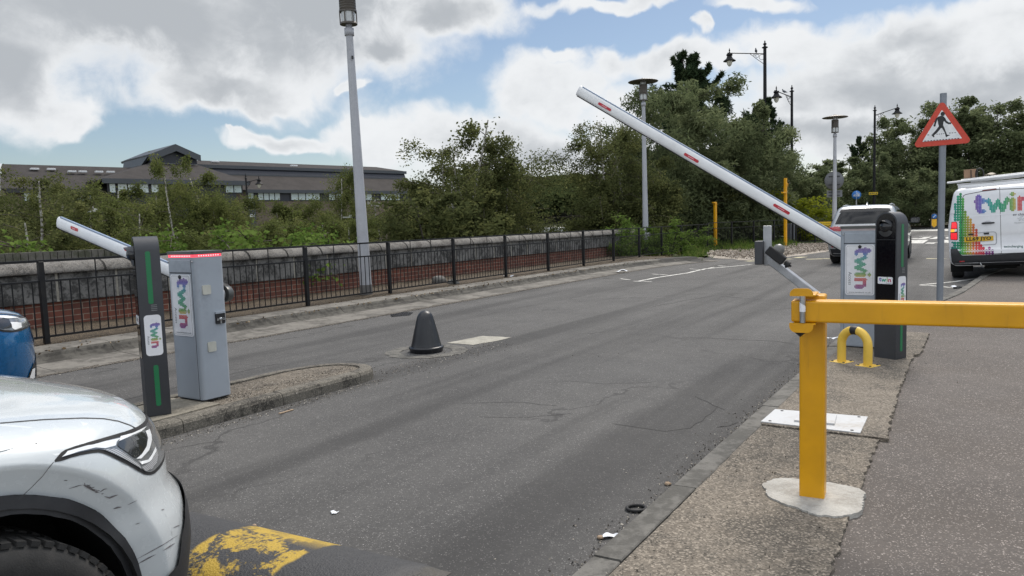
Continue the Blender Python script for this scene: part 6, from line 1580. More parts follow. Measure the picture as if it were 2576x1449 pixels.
vs, fs = text2d("LL69 JYO", 1, 1, .03); x0 = min(v[0] for v in vs); x1 = max(v[0] for v in vs); mb = MB()
mb.add([vl(226 + (vx - x0) / (x1 - x0) * 344, 888 - vy * 66 - .045 * (vx - x0) / (x1 - x0) * 344, .0145) for vx, vy in vs], fs); wpart("plate_characters", mb, M_ink, npz)
vp("high_brake_lamp", [(442, 212), (470, 204), (630, 186), (648, 190), (640, 202), (470, 220), (445, 222)], pm("dark_red_lens", (.10, .012, .014), .25), None, .008, .03)
hd = vp("door_handle", [(430, 668), (455, 656), (560, 652), (600, 650), (620, 656), (612, 670), (560, 676), (450, 684)], M_plas, None, .03, .03)
vp("handle_recess", [(472, 648), (500, 634), (540, 630), (575, 642), (560, 652), (480, 656)], pm("recess_grey", (.42, .43, .45), .5), hd, .004, .03)
vp("plate_lamp", [(248, 812), (325, 806), (328, 830), (255, 834)], M_plas, None, .02, .03); vp("plate_lamp", [(462, 798), (538, 793), (540, 818), (470, 822)], M_plas, None, .02, .03)
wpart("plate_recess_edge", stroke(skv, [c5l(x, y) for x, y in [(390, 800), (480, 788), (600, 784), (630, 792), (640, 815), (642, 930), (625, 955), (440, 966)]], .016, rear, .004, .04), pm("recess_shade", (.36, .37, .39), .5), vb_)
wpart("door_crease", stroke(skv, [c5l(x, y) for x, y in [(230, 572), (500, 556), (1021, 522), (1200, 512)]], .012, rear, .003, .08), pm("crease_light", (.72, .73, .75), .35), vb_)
for (y0, y1, x0_) in ((485, 532, 20), (942, 988, 0)):
    vp("door_hinge", [(x0_, y0), (x0_ + 50, y0 - 2), (x0_ + 50, y1 + 2), (x0_, y1)], M_vanw, None, .035, .03)
vp("fog_reflector", [(134, 1184), (204, 1178), (204, 1194), (136, 1200)], M_taill, None, .020, .03)
mb = MB(); mb.box(M4 @ Vector((1.0, 0, .32)), (1.2, .5, .14), (Dx, Dy, Dz)); mb.tube([M4 @ Vector((.35, .35, .30)), M4 @ Vector((.35, -.2, .30))], .09, 10); mb.tube([M4 @ Vector((.98, -.7, .33)), M4 @ Vector((.98, .7, .33))], .06, 8); wpart("underbody", mb, M_well, vn)
mb = MB(); mb.tube([M4 @ Vector((.02, .42, .36)), M4 @ Vector((.0, .40, .30)), M4 @ Vector((.03, .37, .27))], .012, 6); wpart("tow_eye", mb, M_silver, vn)
for fn in (lambda x, z: (M4 @ Vector((x, -3, z)), Dy), lambda x, z: (M4 @ Vector((x, 3, z)), -Dy)):
    wpart("cab_window", patch(skv, [(3.0, 1.22), (4.1, 1.22), (3.65, 1.62), (3.0, 1.66)], fn, .006, .08), M_cglass, vn)
wpart("windscreen", patch(skv, [(-.78, 1.18), (.78, 1.18), (.70, 1.70), (-.70, 1.70)], lambda y, z: (M4 @ Vector((8, y, z)), -Dx), .006, .08), M_cglass, vn)
# roof bars, pipes and a box on top
for x in (.75, 1.9, 3.0):
    mb = MB(); mb.bar(M4 @ Vector((x, .80, 1.985)), M4 @ Vector((x, -.80, 1.985)), .05, .028)
    for sg in (-1, 1): mb.bar(M4 @ Vector((x, sg * .76, 1.86)), M4 @ Vector((x, sg * .76, 1.985)), .05, .05)
    wpart("roof_bar", mb, M_vanw, vn)
zr = 2.03
for k, (x0, y0_, y1_, r, dz) in enumerate(((.36, .97, -1.2, .022, 0), (.46, .72, -1.3, .020, .035), (.52, .55, -1.25, .028, 0), (.62, .30, -1.3, .024, .03), (.72, .40, -1.2, .03, .0), (.82, .2, -1.3, .022, .05))):
    mb = MB(); mb.tube([M4 @ Vector((x0, y0_, zr - .005 + dz)), M4 @ Vector((x0 + .25, y1_, zr + .075 + dz))], r, 8); o = mb.build("roof_pipe", pm("pipe_white" + "_matt" * (k % 2), (.60, .61, .62), .45, 0, .08, 6, dirt=.2)); tag(o, "long white pipe lying across the roof bars of the van", "pipe", "pipes on the van roof")
bx0, bx1 = PLN(2425, 465, M4 @ Vector((.55, 0, 0)), Dx), PLN(2456, 452, M4 @ Vector((.55, 0, 0)), Dx); ly0, ly1 = (miV @ bx0).y, (miV @ bx1).y
mb = MB(); mb.box(M4 @ Vector((.75, (ly0 + ly1) / 2, zr + .16)), (.30, abs(ly0 - ly1), .17), (Dx, Dy, Dz)); o = mb.build("cardboard_box", pm("brown_cardboard", (.30, .19, .12), .85, 0, .12, 8), None, bevel=.006); tag(o, "brown cardboard box strapped on the van roof", "box")
mb = MB(); yv = (ly0 + ly1) / 2
for dy_ in (-.02, -.13): mb.tube([M4 @ Vector((.59, yv + dy_, zr - .02)), M4 @ Vector((.592, yv + dy_, zr + .223)), M4 @ Vector((.91, yv + dy_, zr + .223)), M4 @ Vector((.91, yv + dy_, zr - .02))], .009, 5)
mb.tube([M4 @ Vector((.6, ly1 - .06 + .07 * math.cos(a), zr + .13 + .12 * math.sin(a))) for a in [2 * math.pi * k / 14 for k in range(15)]], .013, 5); o = mb.build("lashing_strap", M_ink); tag(o, "dark lashing strap holding the cardboard box on the van roof", "strap")
mb = MB(); mb.grid(lambda u, v: M4 @ Vector((.62 + .3 * v, ly1 - .10 - .30 * u, zr + .02 + .13 * math.sin(math.pi * u) ** .6 * (.8 + .2 * math.sin(9 * u + 5 * v)))), 12, 6); o = mb.build("cloth_bundle", pm("cream_cloth", (.45, .40, .33), .9)); tag(o, "crumpled cream cloth bundle beside the cardboard box on the van roof", "bundle")
# ================================================================== office building in the distance
M_slate = concrete("roof_slate", (0.030, 0.0265, 0.0255), (0.052, 0.046, 0.044), (0.02, 0.018, 0.017), 0.5, 0.35)
M_navy = pm("dark_blue_cladding", (0.022, 0.025, 0.036), 0.5, 0, .08, .5)
M_fascia = pm("fascia_grey", (0.055, 0.062, 0.072), 0.5, 0, .08, .5)
M_tan = brickmat("tan_stone_wall", (0.19, 0.155, 0.115), (0.155, 0.125, 0.095), (0.14, 0.12, 0.10), (0.71, 0.70, 0), bw=.9, bh=.3)
M_win = pm("office_window", (0.45, 0.53, 0.54), 0.08, 0, .08, .6, spec=.8)  # pale base colour stands in for sky reflected in the panes
M_winf = pm("window_frame_dark", (.02, .02, .024), .5)
BO = V(625, 474, 100.0); BD = Vector((0.712, 0.702, 0)); BN = Vector((BD.y, -BD.x, 0)); BO.z = 0
if BN.y > 0: BN = -BN
bd_rz = math.atan2(BD.y, BD.x)
of = thing("office_building", "long slate-roofed office building with a dark gabled dormer rising behind the birches", "building", BO, bd_rz)
miB = PM[of.name].inverted()
def bp(px, py, wd=0.0):
    """building coords (along, depth, z) of a photo point on the plane wd behind the facade"""
    p = PLN(px, py, BO - BN * wd, BN); q = miB @ p; return Vector((q.x, wd, q.z))
sgn_ = 1 if (miB @ (BO - BN)).y > 0 else -1
def bb(name, vs, fs, m, par=of):
    mb = MB(); mb.add([Vector((v[0], v[1] * sgn_, v[2])) for v in vs], fs); return mb.build(name, m, par)
def slab_(name, p, m, th=.25, par=of):
    p = [Vector(v) for v in p]; n_ = (p[1] - p[0]).cross(p[2] - p[0]); n_.normalize(); q = [v - n_ * th for v in p]; k = len(p)
    return bb(name, p + q, [tuple(range(k)), tuple(range(2 * k - 1, k - 1, -1))] + [(i, (i + 1) % k, k + (i + 1) % k, k + i) for i in range(k)], m, par)
# right wing
e0, e1 = bp(625, 476), bp(1010, 479); xr = e1.x + 7.5; zE = (e0.z + e1.z) / 2
xl = e0.x - 6
c0 = bp(750, 444, 4.0).z; c1 = bp(750, 428, 4.5).z; zr_ = bp(750, 412, 9.0).z
slab_("roof", [(xl, -.6, zE - .15), (xr - 1.5, -.6, zE - .15), (xr - 3.5, 4, c0), (xl, 4, c0)], M_slate)
slab_("clerestory", [(xl, 4.0, c0), (xr - 3.5, 4.0, c0), (xr - 3.5, 4.5, c1), (xl, 4.5, c1)], M_navy)
slab_("clerestory_fascia", [(xl, 4.2, c1 - .1), (xr - 3.2, 4.2, c1 - .1), (xr - 3.2, 4.2, c1 + .35), (xl, 4.2, c1 + .35)], M_fascia)
slab_("clerestory_trim", [(xl, 3.9, c0 - .05), (xr - 3.3, 3.9, c0 - .05), (xr - 3.3, 3.9, c0 + .12), (xl, 3.9, c0 + .12)], M_fascia)
slab_("roof", [(xl, 4.2, c1 + .3), (xr - 3.2, 4.2, c1 + .3), (xr - 5.5, 9.5, zr_), (xl, 9.5, zr_)], M_slate)
slab_("roof", [(xr - 3.2, 14.8, c1 + .3), (xl, 14.8, c1 + .3), (xl, 9.5, zr_), (xr - 5.5, 9.5, zr_)], M_slate)
slab_("roof", [(xr - 3.2, 4.2, c1 + .3), (xr - 3.2, 14.8, c1 + .3), (xr - 5.5, 9.5, zr_)], M_slate)
slab_("gutter_fascia", [(xl + 5.5, -.65, zE - .55), (xr - 1.4, -.65, zE - .55), (xr - 1.4, -.65, zE - .1), (xl + 5.5, -.65, zE - .1)], M_fascia)
bb("wall", [(xl, 0, -4), (xr - 2, 0, -4), (xr - 2, 0, zE - .3), (xl, 0, zE - .3), (xl, 15, -4), (xr - 2, 15, -4), (xr - 2, 15, c1), (xl, 15, c1)], [(0, 1, 2, 3), (1, 5, 6, 2), (4, 7, 6, 5), (0, 3, 7, 4)], M_tan)
def window(x0, x1, z0, z1, wd=-.08, n=1):
    mb = MB(); mb.box(((x0 + x1) / 2, (wd + .1) * sgn_, (z0 + z1) / 2), (x1 - x0 + .25, .24, z1 - z0 + .25)); f = mb.build("window", M_winf, of)
    mb = MB(); w_ = (x1 - x0) / n
    for k in range(n): mb.box((x0 + w_ * (k + .5), (wd - .04) * sgn_, (z0 + z1) / 2), (w_ - .14, .06, z1 - z0))
    mb.build("pane", M_win, f)
for (a, b_, n) in ((641, 657, 1), (648, 703, 4), (731, 803, 4), (826, 875, 3), (917, 934, 1), (957, 1004, 3)):
    if (a, b_) == (641, 657): continue
    p, q = bp(a, 503), bp(b_, 480); window(p.x, q.x, p.z, q.z, n=n)
slab_("dark_frieze", [(xl + 6, -.03, bp(700, 506).z), (xr - 2.1, -.03, bp(700, 506).z), (xr - 2.1, -.03, zE - .3), (xl + 6, -.03, zE - .3)], M_navy, .02)
p, q = bp(623, 500), bp(637, 480); window(p.x, q.x, p.z, q.z); p, q = bp(623, 510.5), bp(637, 503); window(p.x, q.x, p.z, q.z)
p, q = bp(625, 545), bp(641, 506); slab_("stair_panel", [(p.x, -.1, -3), (q.x, -.1, -3), (q.x, -.1, q.z), (p.x, -.1, q.z)], M_fascia, .05)
p, q = bp(627, 546, -.2), bp(641, 539, -.2); wsn = slab_("wall_sign", [(p.x, -.2, p.z), (q.x, -.2, p.z), (q.x, -.2, q.z), (p.x, -.2, q.z)], M_signwhite, .05)
mb = MB()
for k in range(3): mb.bar(Vector((p.x + .35 + k * .16, -.26 * sgn_, p.z + .08)), Vector((p.x + .45 + k * .16, -.26 * sgn_, q.z - .08)), .02, .05)
mb.build("sign_marks", M_ink, wsn)
lt = bp(940, 511, -.1); vs, fs = text2d("RG", 1.6, 1.2, .02); mb = MB(); mb.add([Vector((lt.x + x, -.1 * sgn_, lt.z + y)) for x, y in vs], fs); mb.build("wall_letters", pm("pale_letters", (.34, .33, .31), .6), of, fixn=False)
mb = MB(); p = bp(870, 424, 6.0)
for (x, y) in ((570, 423), (868, 423.5)): pass
def skylight(px, py, wd, w_, d_):
    p = bp(px, py, wd); mb = MB(); mb.box((p.x, wd * sgn_, p.z), (w_, .5, .22)); mb.build("skylight", pm("skylight_white", (.62, .63, .64), .4), of, bevel=.03)
skylight(541, 406.5, 6.8, 1.0, 0); skylight(739, 417, 6.2, 1.0, 0)
# central pavilion: hipped roof with gabled dormer, standing forward
cw = -5.0
h0, h1 = bp(258, 450, cw), bp(628, 456, cw); zh = (h0.z + h1.z) / 2
t0, t1 = bp(378, 412, 3.0), bp(495, 412, 3.0); zt2 = (t0.z + t1.z) / 2
slab_("roof", [(h0.x, cw, zh), (h1.x, cw, zh), (t1.x, 3, zt2), (t0.x, 3, zt2)], M_slate)
slab_("roof", [(h1.x, cw, zh), (h1.x, 10, zh), (t1.x, 6, zt2), (t1.x, 3, zt2)], M_slate)
slab_("roof", [(h0.x, 10, zh), (h0.x, cw, zh), (t0.x, 3, zt2), (t0.x, 6, zt2)], M_slate)
slab_("gutter_fascia", [(h0.x, cw - .05, zh - .5), (h1.x, cw - .05, zh - .5), (h1.x, cw - .05, zh + .05), (h0.x, cw - .05, zh + .05)], M_fascia)
bb("wall", [(h0.x + 2, cw + .8, -4), (h1.x - 1.5, cw + .8, -4), (h1.x - 1.5, cw + .8, zh - .3), (h0.x + 2, cw + .8, zh - .3), (h0.x + 2, 3, -4), (h1.x - 1.5, 3, -4), (h1.x - 1.5, 3, zh - .3), (h0.x + 2, 3, zh - .3)], [(0, 1, 2, 3), (1, 5, 6, 2), (0, 3, 7, 4)], M_navy)
for (a, b_, n) in ((296, 344, 2), (350, 373, 1), (567, 607, 2), (380, 398, 1), (275, 290, 1)):
    p, q = bp(a, 484, cw + .7), bp(b_, 459, cw + .7); window(p.x, q.x, p.z, q.z, cw + .7, n)
# dormer
d0, d1, da = bp(379, 389, 3.0), bp(494.5, 391, 3.0), bp(436.5, 366.5, 3.0); zb_ = zt2 - .2
fr_ = [(d0.x, zb_), (d1.x, zb_), (d1.x, d1.z), (da.x, da.z), (d0.x, d0.z)]
bb("dormer", [(x, 3.0, z) for x, z in fr_] + [(x, 13.0, z) for x, z in fr_], [(0, 1, 2, 3, 4), (9, 8, 7, 6, 5), (0, 4, 9, 5), (1, 6, 7, 2)], M_navy)
slab_("dormer_roof", [(d0.x - .5, 2.3, d0.z - .1), (da.x, 2.3, da.z + .15), (da.x, 13, da.z + .15), (d0.x - .5, 13, d0.z - .1)], M_fascia, .3)
slab_("dormer_roof", [(da.x, 2.3, da.z + .15), (d1.x + .3, 2.3, d1.z - .05), (d1.x + .3, 13, d1.z - .05), (da.x, 13, da.z + .15)], M_fascia, .3)
slab_("dormer_verge", [(d0.x - .4, 2.25, d0.z - .15), (da.x, 2.25, da.z + .1), (da.x, 2.25, da.z - .75), (d0.x - .4, 2.25, d0.z - .9)], M_fascia, .1)
slab_("dormer_verge", [(da.x, 2.25, da.z + .1), (d1.x + .2, 2.25, d1.z - .1), (d1.x + .2, 2.25, d1.z - .85), (da.x, 2.25, da.z - .75)], M_fascia, .1)
l0 = bp(347, 420, 6.0); slab_("dormer_roof", [(l0.x, 5, l0.z), (d0.x - .4, 2.4, d0.z), (d0.x - .4, 12, d0.z), (l0.x, 12, l0.z)], M_fascia, .3)
bb("dormer_cheek", [(l0.x + .6, 5.2, l0.z - .8), (d0.x, 3.05, zb_ - .4), (d0.x, 3.05, d0.z - .3)], [(0, 1, 2)], M_navy)
slab_("dormer_sill", [(d0.x, 2.9, zb_ + .0), (d1.x, 2.9, zb_), (d1.x, 2.9, zb_ + .2), (d0.x, 2.9, zb_ + .2)], pm("pale_sill", (.3, .31, .32), .5), .1)
p, q = bp(449, 418, 2.4), bp(468, 415, 2.4); mb = MB(); mb.box(((p.x + q.x) / 2, 2.2 * sgn_, (p.z + q.z) / 2), (q.x - p.x, .5, .35)); mb.build("roof_hatch", M_winf, of)
# left wing
g0, g1 = bp(0, 415, 8.0), bp(352, 420, 8.0); zl = (g0.z + g1.z) / 2; f0, f1 = bp(14, 466, -1), bp(262, 471, -1); ze2 = (f0.z + f1.z) / 2 - .3
slab_("roof", [(f0.x - .5, -1, ze2), (f1.x + 8, -1, ze2), (g1.x + 8, 8, zl), (g0.x, 8, zl)], M_slate)
slab_("roof", [(f1.x + 8, 17, ze2), (f0.x - .5, 17, ze2), (g0.x, 8, zl), (g1.x + 8, 8, zl)], M_slate)
slab_("verge_board", [(f0.x - .7, -1.1, ze2 - .1), (f0.x - .45, -1.1, ze2 - .1), (g0.x + .2, 8, zl + .05), (g0.x - .05, 8, zl + .05)], pm("pale_verge", (.4, .42, .44), .5), .15)
slab_("gutter_fascia", [(f0.x, -1.05, ze2 - .45), (f1.x + 5, -1.05, ze2 - .45), (f1.x + 5, -1.05, ze2 + .02), (f0.x, -1.05, ze2 + .02)], M_winf)
bb("wall", [(f0.x, -.3, -4), (f1.x + 5, -.3, -4), (f1.x + 5, -.3, ze2), (f0.x, -.3, ze2), (f0.x, 16, -4), (f0.x, 16, ze2), (f0.x, 8, zl - .3)], [(0, 1, 2, 3), (0, 3, 6, 5, 4)], M_tan)
for (a, b_, n) in ((194, 213, 1), (216, 236, 1), (120, 150, 2), (60, 100, 2)):
    p, q = bp(a, 505, -.35), bp(b_, 477, -.35); window(p.x, q.x, p.z, q.z, -.4, n)
for px, py in ((87, 425), (129, 425.5), (181, 431.5), (208, 431.8), (249, 432.3), (278, 432.6)): skylight(px, py, 5.6 if py < 428 else 4.6, .85, 0)

# ================================================================== trees
LEAF_K = 1.4
def leaf_mesh(name, centers, size, rng, aspect=1.5, droop=0.0, tint=None, mat=None, up=0.0):
    n = len(centers); c = np.asarray(centers, dtype=np.float32)
    a = rng.normal(size=(n, 3)); a[:, 2] = a[:, 2] * .6 - droop + up; a /= np.linalg.norm(a, axis=1)[:, None]
    b = rng.normal(size=(n, 3)); b -= a * np.sum(a * b, axis=1)[:, None]; b /= np.linalg.norm(b, axis=1)[:, None]
    s = size * rng.uniform(.6, 1.35, size=(n, 1)); a = a * s * aspect * .5; b = b * s * .5
    v = np.empty((n, 4, 3), dtype=np.float32); v[:, 0] = c - a; v[:, 1] = c + b * .9 - a * .1; v[:, 2] = c + a; v[:, 3] = c - b * .9 - a * .1
    me = bpy.data.meshes.new(name); me.vertices.add(n * 4); me.vertices.foreach_set('co', v.reshape(-1))
    me.loops.add(n * 4); me.loops.foreach_set('vertex_index', np.arange(n * 4, dtype=np.int32))
    me.polygons.add(n); me.polygons.foreach_set('loop_start', np.arange(0, n * 4, 4, dtype=np.int32)); me.polygons.foreach_set('loop_total', np.full(n, 4, dtype=np.int32))
    me.update(calc_edges=True)
    at = me.attributes.new('tint', 'FLOAT', 'POINT'); at.data.foreach_set('value', np.repeat(np.asarray(tint, dtype=np.float32), 4))
    me.materials.append(mat); return me
def branch(rng, p, d, L, r, k=5, wob=.18, sag=0.0):
    pts = [Vector(p)]; d = Vector(d).normalized()
    for i in range(k):
        d = (d + Vector((rng.normal() * wob, rng.normal() * wob, rng.normal() * wob * .6 - sag))).normalized(); pts.append(pts[-1] + d * (L / k))
    return pts, [r * (1 - .8 * i / k) for i in range(k + 1)]
def at_(pts, u):
    x = u * (len(pts) - 1); i = min(len(pts) - 2, int(x)); return pts[i].lerp(pts[i + 1], x - i), (pts[i + 1] - pts[i]).normalized()
def tree_proto(kind, seed, H, nleaf, bark, leaf, spread=.3, lsize=.11, base=.15, stems=1):
    rng = np.random.default_rng(seed); mb = MB(); clumps = []
    for si in range(stems):
        lean = Vector((rng.normal() * .10, rng.normal() * .10, 1)) if stems > 1 or kind == 'birch' else Vector((rng.normal() * .03, rng.normal() * .03, 1))
        Hs = H * (1 if si == 0 else rng.uniform(.6, .9))
        tp, tr = branch(rng, (rng.normal() * .15 * (stems > 1), rng.normal() * .15 * (stems > 1), -.2), lean, Hs, max(.05, H * .014), 9, .05)
        mb.tube(tp, tr, 7, caps=False)
        clumps.append((tp[-4:], Hs * .16, rng.uniform(0, 1))); clumps.append((tp[-3:], Hs * .12, rng.uniform(0, 1)))
        nb = int({'birch': 22, 'willow': 34, 'pine': 40, 'bush': 18, 'dense': 34}[kind] * (1 if stems == 1 else .6))
        for bi in range(nb):
            u = base + (1 - base) * (bi + rng.uniform(0, 1)) / nb; u = min(.98, u); p, _ = at_(tp, u); az = bi * 2.4 + rng.normal() * .5
            if kind == 'pine': Lb = H * spread * max(.01, 1.0 - u) ** .85 + .10; dz = .22 + .75 * u * u; sag = -.07
            elif kind == 'birch': Lb = H * spread * (1 - abs(u - .45) * .9) * rng.uniform(.7, 1.25) + .2; dz = .75; sag = .10
            elif kind == 'bush': Lb = H * spread * rng.uniform(.8, 1.3); dz = .5; sag = .06
            else: Lb = H * spread * math.sqrt(max(.05, 1 - ((u - .40) / .64) ** 2)) * rng.uniform(.75, 1.2); dz = .55; sag = .03 if kind == 'dense' else .07
            bp_, br_ = branch(rng, p, (math.cos(az), math.sin(az), dz), Lb, max(.012, tr[0] * .42 * (1 - u * .7)), 5, .16, sag)
            mb.tube(bp_, br_, 5, mi=1, caps=False)
            ns = {'birch': 5, 'willow': 6, 'pine': 8, 'bush': 5, 'dense': 6}[kind]
            for k in range(ns):
                q, dd = at_(bp_, rng.uniform(.25, 1)); d2 = dd + Vector((rng.normal() * .7, rng.normal() * .7, rng.normal() * .4 + (.5 if kind == 'pine' else -.05)))
                Ls = Lb * (rng.uniform(.32, .75) if kind == 'birch' else rng.uniform(.2, .42))
                sp, sr = branch(rng, q, d2, Ls, .008, 3, .2, .22 if kind == 'birch' else (.15 if kind == 'willow' else -.02))
                if kind in ('birch', 'bush'): mb.tube(sp, .006, 4, mi=1, caps=False)
                clumps.append((sp, Ls, rng.uniform(0, 1)))
    per = max(4, nleaf // len(clumps)); C = []; Tn = []
    for sp, Ls, tv in clumps:
        n = max(3, int(per * rng.uniform(.5, 1.5)))
        us = rng.uniform(0.05, 1.08, n)
        for u in us:
            q, _ = at_(sp, min(1, u)); j = Ls * {'birch': .20, 'willow': .26, 'pine': .10, 'bush': .30, 'dense': .32}[kind]
            off = np.clip(rng.normal(size=3), -1.5, 1.5) * j
            if kind == 'birch': off[2] -= abs(rng.normal()) * Ls * .28
            if kind == 'willow': off[2] -= abs(rng.normal()) * Ls * .12
            C.append((q.x + off[0], q.y + off[1], q.z + off[2])); Tn.append(min(1, max(0, tv * .7 + rng.uniform(0, .35))))
    cr = leaf_mesh(kind + "_leaves", np.array(C), lsize, rng, {'birch': 1.5, 'willow': 3.2, 'pine': 4.5, 'bush': 1.4, 'dense': 2.0}[kind], {'birch': .5, 'willow': .6, 'pine': 0, 'bush': .2, 'dense': .15}[kind], Tn, leaf, .7 if kind == 'pine' else 0)
    tm = mb.build("trunk", [bark, B_twig], None); td = tm.data; bpy.data.objects.remove(tm)
    return td, cr
def put_tree(proto, name, label, cat, loc, rz, sc_, group=None):
    o = thing(name, label, cat, loc, rz, group); o.scale = (sc_,) * 3 if not hasattr(sc_, '__len__') else sc_
    t_ = bpy.data.objects.new("trunk", proto[0]); COL.objects.link(t_); t_.parent = o
    c_ = bpy.data.objects.new("crown", proto[1]); COL.objects.link(c_); c_.parent = o
    return o
def barkmat(name, c1, c2, sc_=6.0):
    m, t, b, out = base_mat(name); p = pos(t)
    n = t.noise(t.vmath('MULTIPLY', p, (1, 1, 2.2)), sc_, 5, .6); t.inp(b, 'Base Color', t.mixc(t.rng(n, .48, .62), c1, c2)); t.inp(b, 'Roughness', .9); return m
B_birch = barkmat("birch_bark", (.46, .44, .40), (.07, .06, .055)); B_twig = barkmat("twig_bark", (.085, .07, .055), (.05, .042, .034)); B_dark = barkmat("dark_bark", (.07, .06, .05), (.04, .034, .03))
L_birch = leafmat("birch_foliage", (.060, .072, .026), (.092, .108, .036), (.145, .15, .055)); L_birch2 = leafmat("birch_foliage_dark", (.042, .050, .022), (.072, .082, .032), (.13, .135, .052))
L_will = leafmat("willow_foliage", (.050, .064, .032), (.088, .106, .052), (.16, .18, .095)); L_pine = leafmat("pine_needles", (.014, .024, .014), (.026, .04, .02), (.045, .06, .028), .15)
L_ivy = leafmat("bright_shrub_leaves", (.045, .078, .018), (.078, .122, .026), (.12, .17, .045)); L_yel = leafmat("yellow_green_foliage", (.08, .10, .012), (.14, .16, .016), (.19, .20, .025)); L_far = leafmat("far_foliage", (.024, .034, .016), (.042, .054, .022), (.06, .075, .03))
pB = [tree_proto('birch', 11 + i, 7.0, 24000, B_birch, L_birch, .25, .052, .26, 1 + (i % 2)) for i in range(4)]
pBd = [tree_proto('birch', 31 + i, 8.0, 26000, B_birch, L_birch2, .27, .064, .12, 2) for i in range(3)]
pBt = tree_proto('birch', 51, 8.6, 13000, B_birch, L_birch2, .22, .085, .10, 2)
pD = [tree_proto('dense', 61 + i, 6.0, 20000, B_dark, L_birch2, .38, .09, .06, 2) for i in range(2)]
pW = [tree_proto('willow', 71 + i, 8.0, 42000, B_dark, L_will, .42, .075, .04, 2) for i in range(3)]
pP = tree_proto('pine', 81, 11.0, 34000, B_dark, L_pine, .52, .08, .12)
pS = [tree_proto('bush', 91 + i, 1.6, 9000, B_dark, L_ivy, .55, .045, .02, 3) for i in range(2)]
pY = tree_proto('bush', 97, 2.4, 7000, B_dark, L_yel, .45, .08, .02, 3)
pF = [tree_proto('dense', 101 + i, 10.0, 26000, B_dark, L_will, .36, .14, .03, 2) for i in range(2)]
tr_ = random.Random(77)
def tree_px(proto, H, name, label, cat, px, ptop, Y, zb, group=None, sx=1.0):
    tp = V(px, ptop, Y); s_ = (tp.z - zb) / H
    return put_tree(proto, name, label, cat, (tp.x, tp.y, zb), tr_.uniform(0, 6.28), (s_ * sx, s_ * sx, s_), group)
G1 = "birches in the thicket behind the wall"; GL = "slim silver-barked birch in the thicket between the boundary wall and the office building"
# left thicket, back row then front row
for (px, pt, Y, d) in ((-430, 430, 24, 1), (-330, 450, 25, 1), (-230, 440, 24, 1), (-140, 460, 26, 1), (-60, 470, 25, 1), (45, 440, 25, 1), (100, 452, 27, 1), (190, 442, 27, 0), (250, 460, 26, 0), (330, 478, 26, 0), (395, 470, 27, 0), (505, 470, 27, 0), (590, 508, 26, 0), (660, 520, 27, 0), (730, 512, 28, 0), (800, 500, 29, 0), (870, 530, 28, 0), (945, 500, 30, 1), (990, 455, 31, 1)):
    pr_ = (pBd if d else pB)[tr_.randrange(3)]; tree_px(pr_, 8.0 if d else 7.0, "birch_tree", GL, "tree", px, pt, Y + tr_.uniform(-.6, .6), -2.9, G1, 1.15)
for (px, pt, Y, d) in ((10, 520, 19.5, 1), (75, 545, 19, 1), (140, 500, 20, 1), (215, 540, 20, 0), (290, 525, 21, 0), (350, 560, 20, 0), (470, 540, 21, 0), (560, 545, 21, 0), (690, 560, 23, 0), (760, 545, 23, 0), (845, 560, 24, 0), (925, 555, 25, 0), (1000, 540, 26, 1)):
    pr_ = (pBd if d else pB)[tr_.randrange(3)]; tree_px(pr_, 8.0 if d else 7.0, "birch_tree", GL, "tree", px, pt, Y + tr_.uniform(-.6, .6), -2.9, G1, 1.2)
tree_px(pB[1], 7.0, "birch_tree", "white-branched birch rising in front of the dark gabled dormer", "tree", 455, 402, 24, -2.8, sx=.8)
tree_px(pB[3], 7.0, "birch_tree", "leafy birch just right of the gabled dormer, in front of the right wing's roof", "tree", 548, 410, 25, -2.8, sx=.85)
tree_px(pB[0], 7.0, "birch_tree", "slender birch alone before the office windows, left of the tall lamp post", "tree", 822, 432, 27, -2.8, sx=.7)
tree_px(pBt, 8.6, "birch_tree", "tallest birch of the middle group, its thin top standing against the cloud", "tree", 1140, 283, 28, -2.8, sx=1.05)
tree_px(pBd[1], 8.0, "birch_tree", "broad dark birch at the right end of the middle group", "tree", 1248, 335, 29, -2.8, sx=.9)
tree_px(pBd[0], 8.0, "birch_tree", "drooping birch on the left side of the tallest one, arching to the left", "tree", 1068, 372, 29, -2.8, sx=1.1)
tree_px(pBd[2], 8.0, "birch_tree", "birch between the tallest one and the broad dark one of the middle group", "tree", 1200, 365, 28.5, -2.8, sx=1.0)
tree_px(pBd[2], 8.0, "birch_tree", "low dark birch filling the gap under the two taller ones of the middle group", "tree", 1180, 440, 27, -2.8, sx=1.2)
for (px, pt, Y, lb) in ((1100, 500, 24, "low bushy tree at the foot of the tallest birch"), (1215, 505, 25, "low bushy tree at the foot of the broad dark birch"), (1335, 505, 33, "rounded dull green tree in the dip right of the broad dark birch"), (1400, 555, 35, "low olive shrub tree in the dip left of the large right-hand trees"), (1022, 530, 24, "low bushy tree right of the tall lamp post")):
    tree_px(pD[tr_.randrange(2)], 6.0, "bushy_tree", lb, "tree", px, pt, Y, -2.6, sx=1.1)
tree_px(pBd[1], 8.0, "birch_tree", "open-crowned birch left of the disc lamp post crossed by the barrier arm", "tree", 1515, 298, 33, -1.6, sx=1.05)
tree_px(pBd[0], 8.0, "birch_tree", "birch directly behind the disc lamp post crossed by the barrier arm", "tree", 1590, 330, 34, -1.2, sx=1.1)
tree_px(pD[0], 6.0, "bushy_tree", "dense low tree under the open-crowned birch, above the bright shrubs", "tree", 1500, 470, 32, -1.5, sx=1.1)
tree_px(pD[1], 6.0, "bushy_tree", "dense low tree to the right of the disc lamp post, above the bright shrubs", "tree", 1600, 450, 33, -.8, sx=1.2)
tree_px(pP, 11.0, "pine_tree", "dark pine whose top stands above the big willow", "tree", 1790, 108, 47, -.1, sx=1.0)
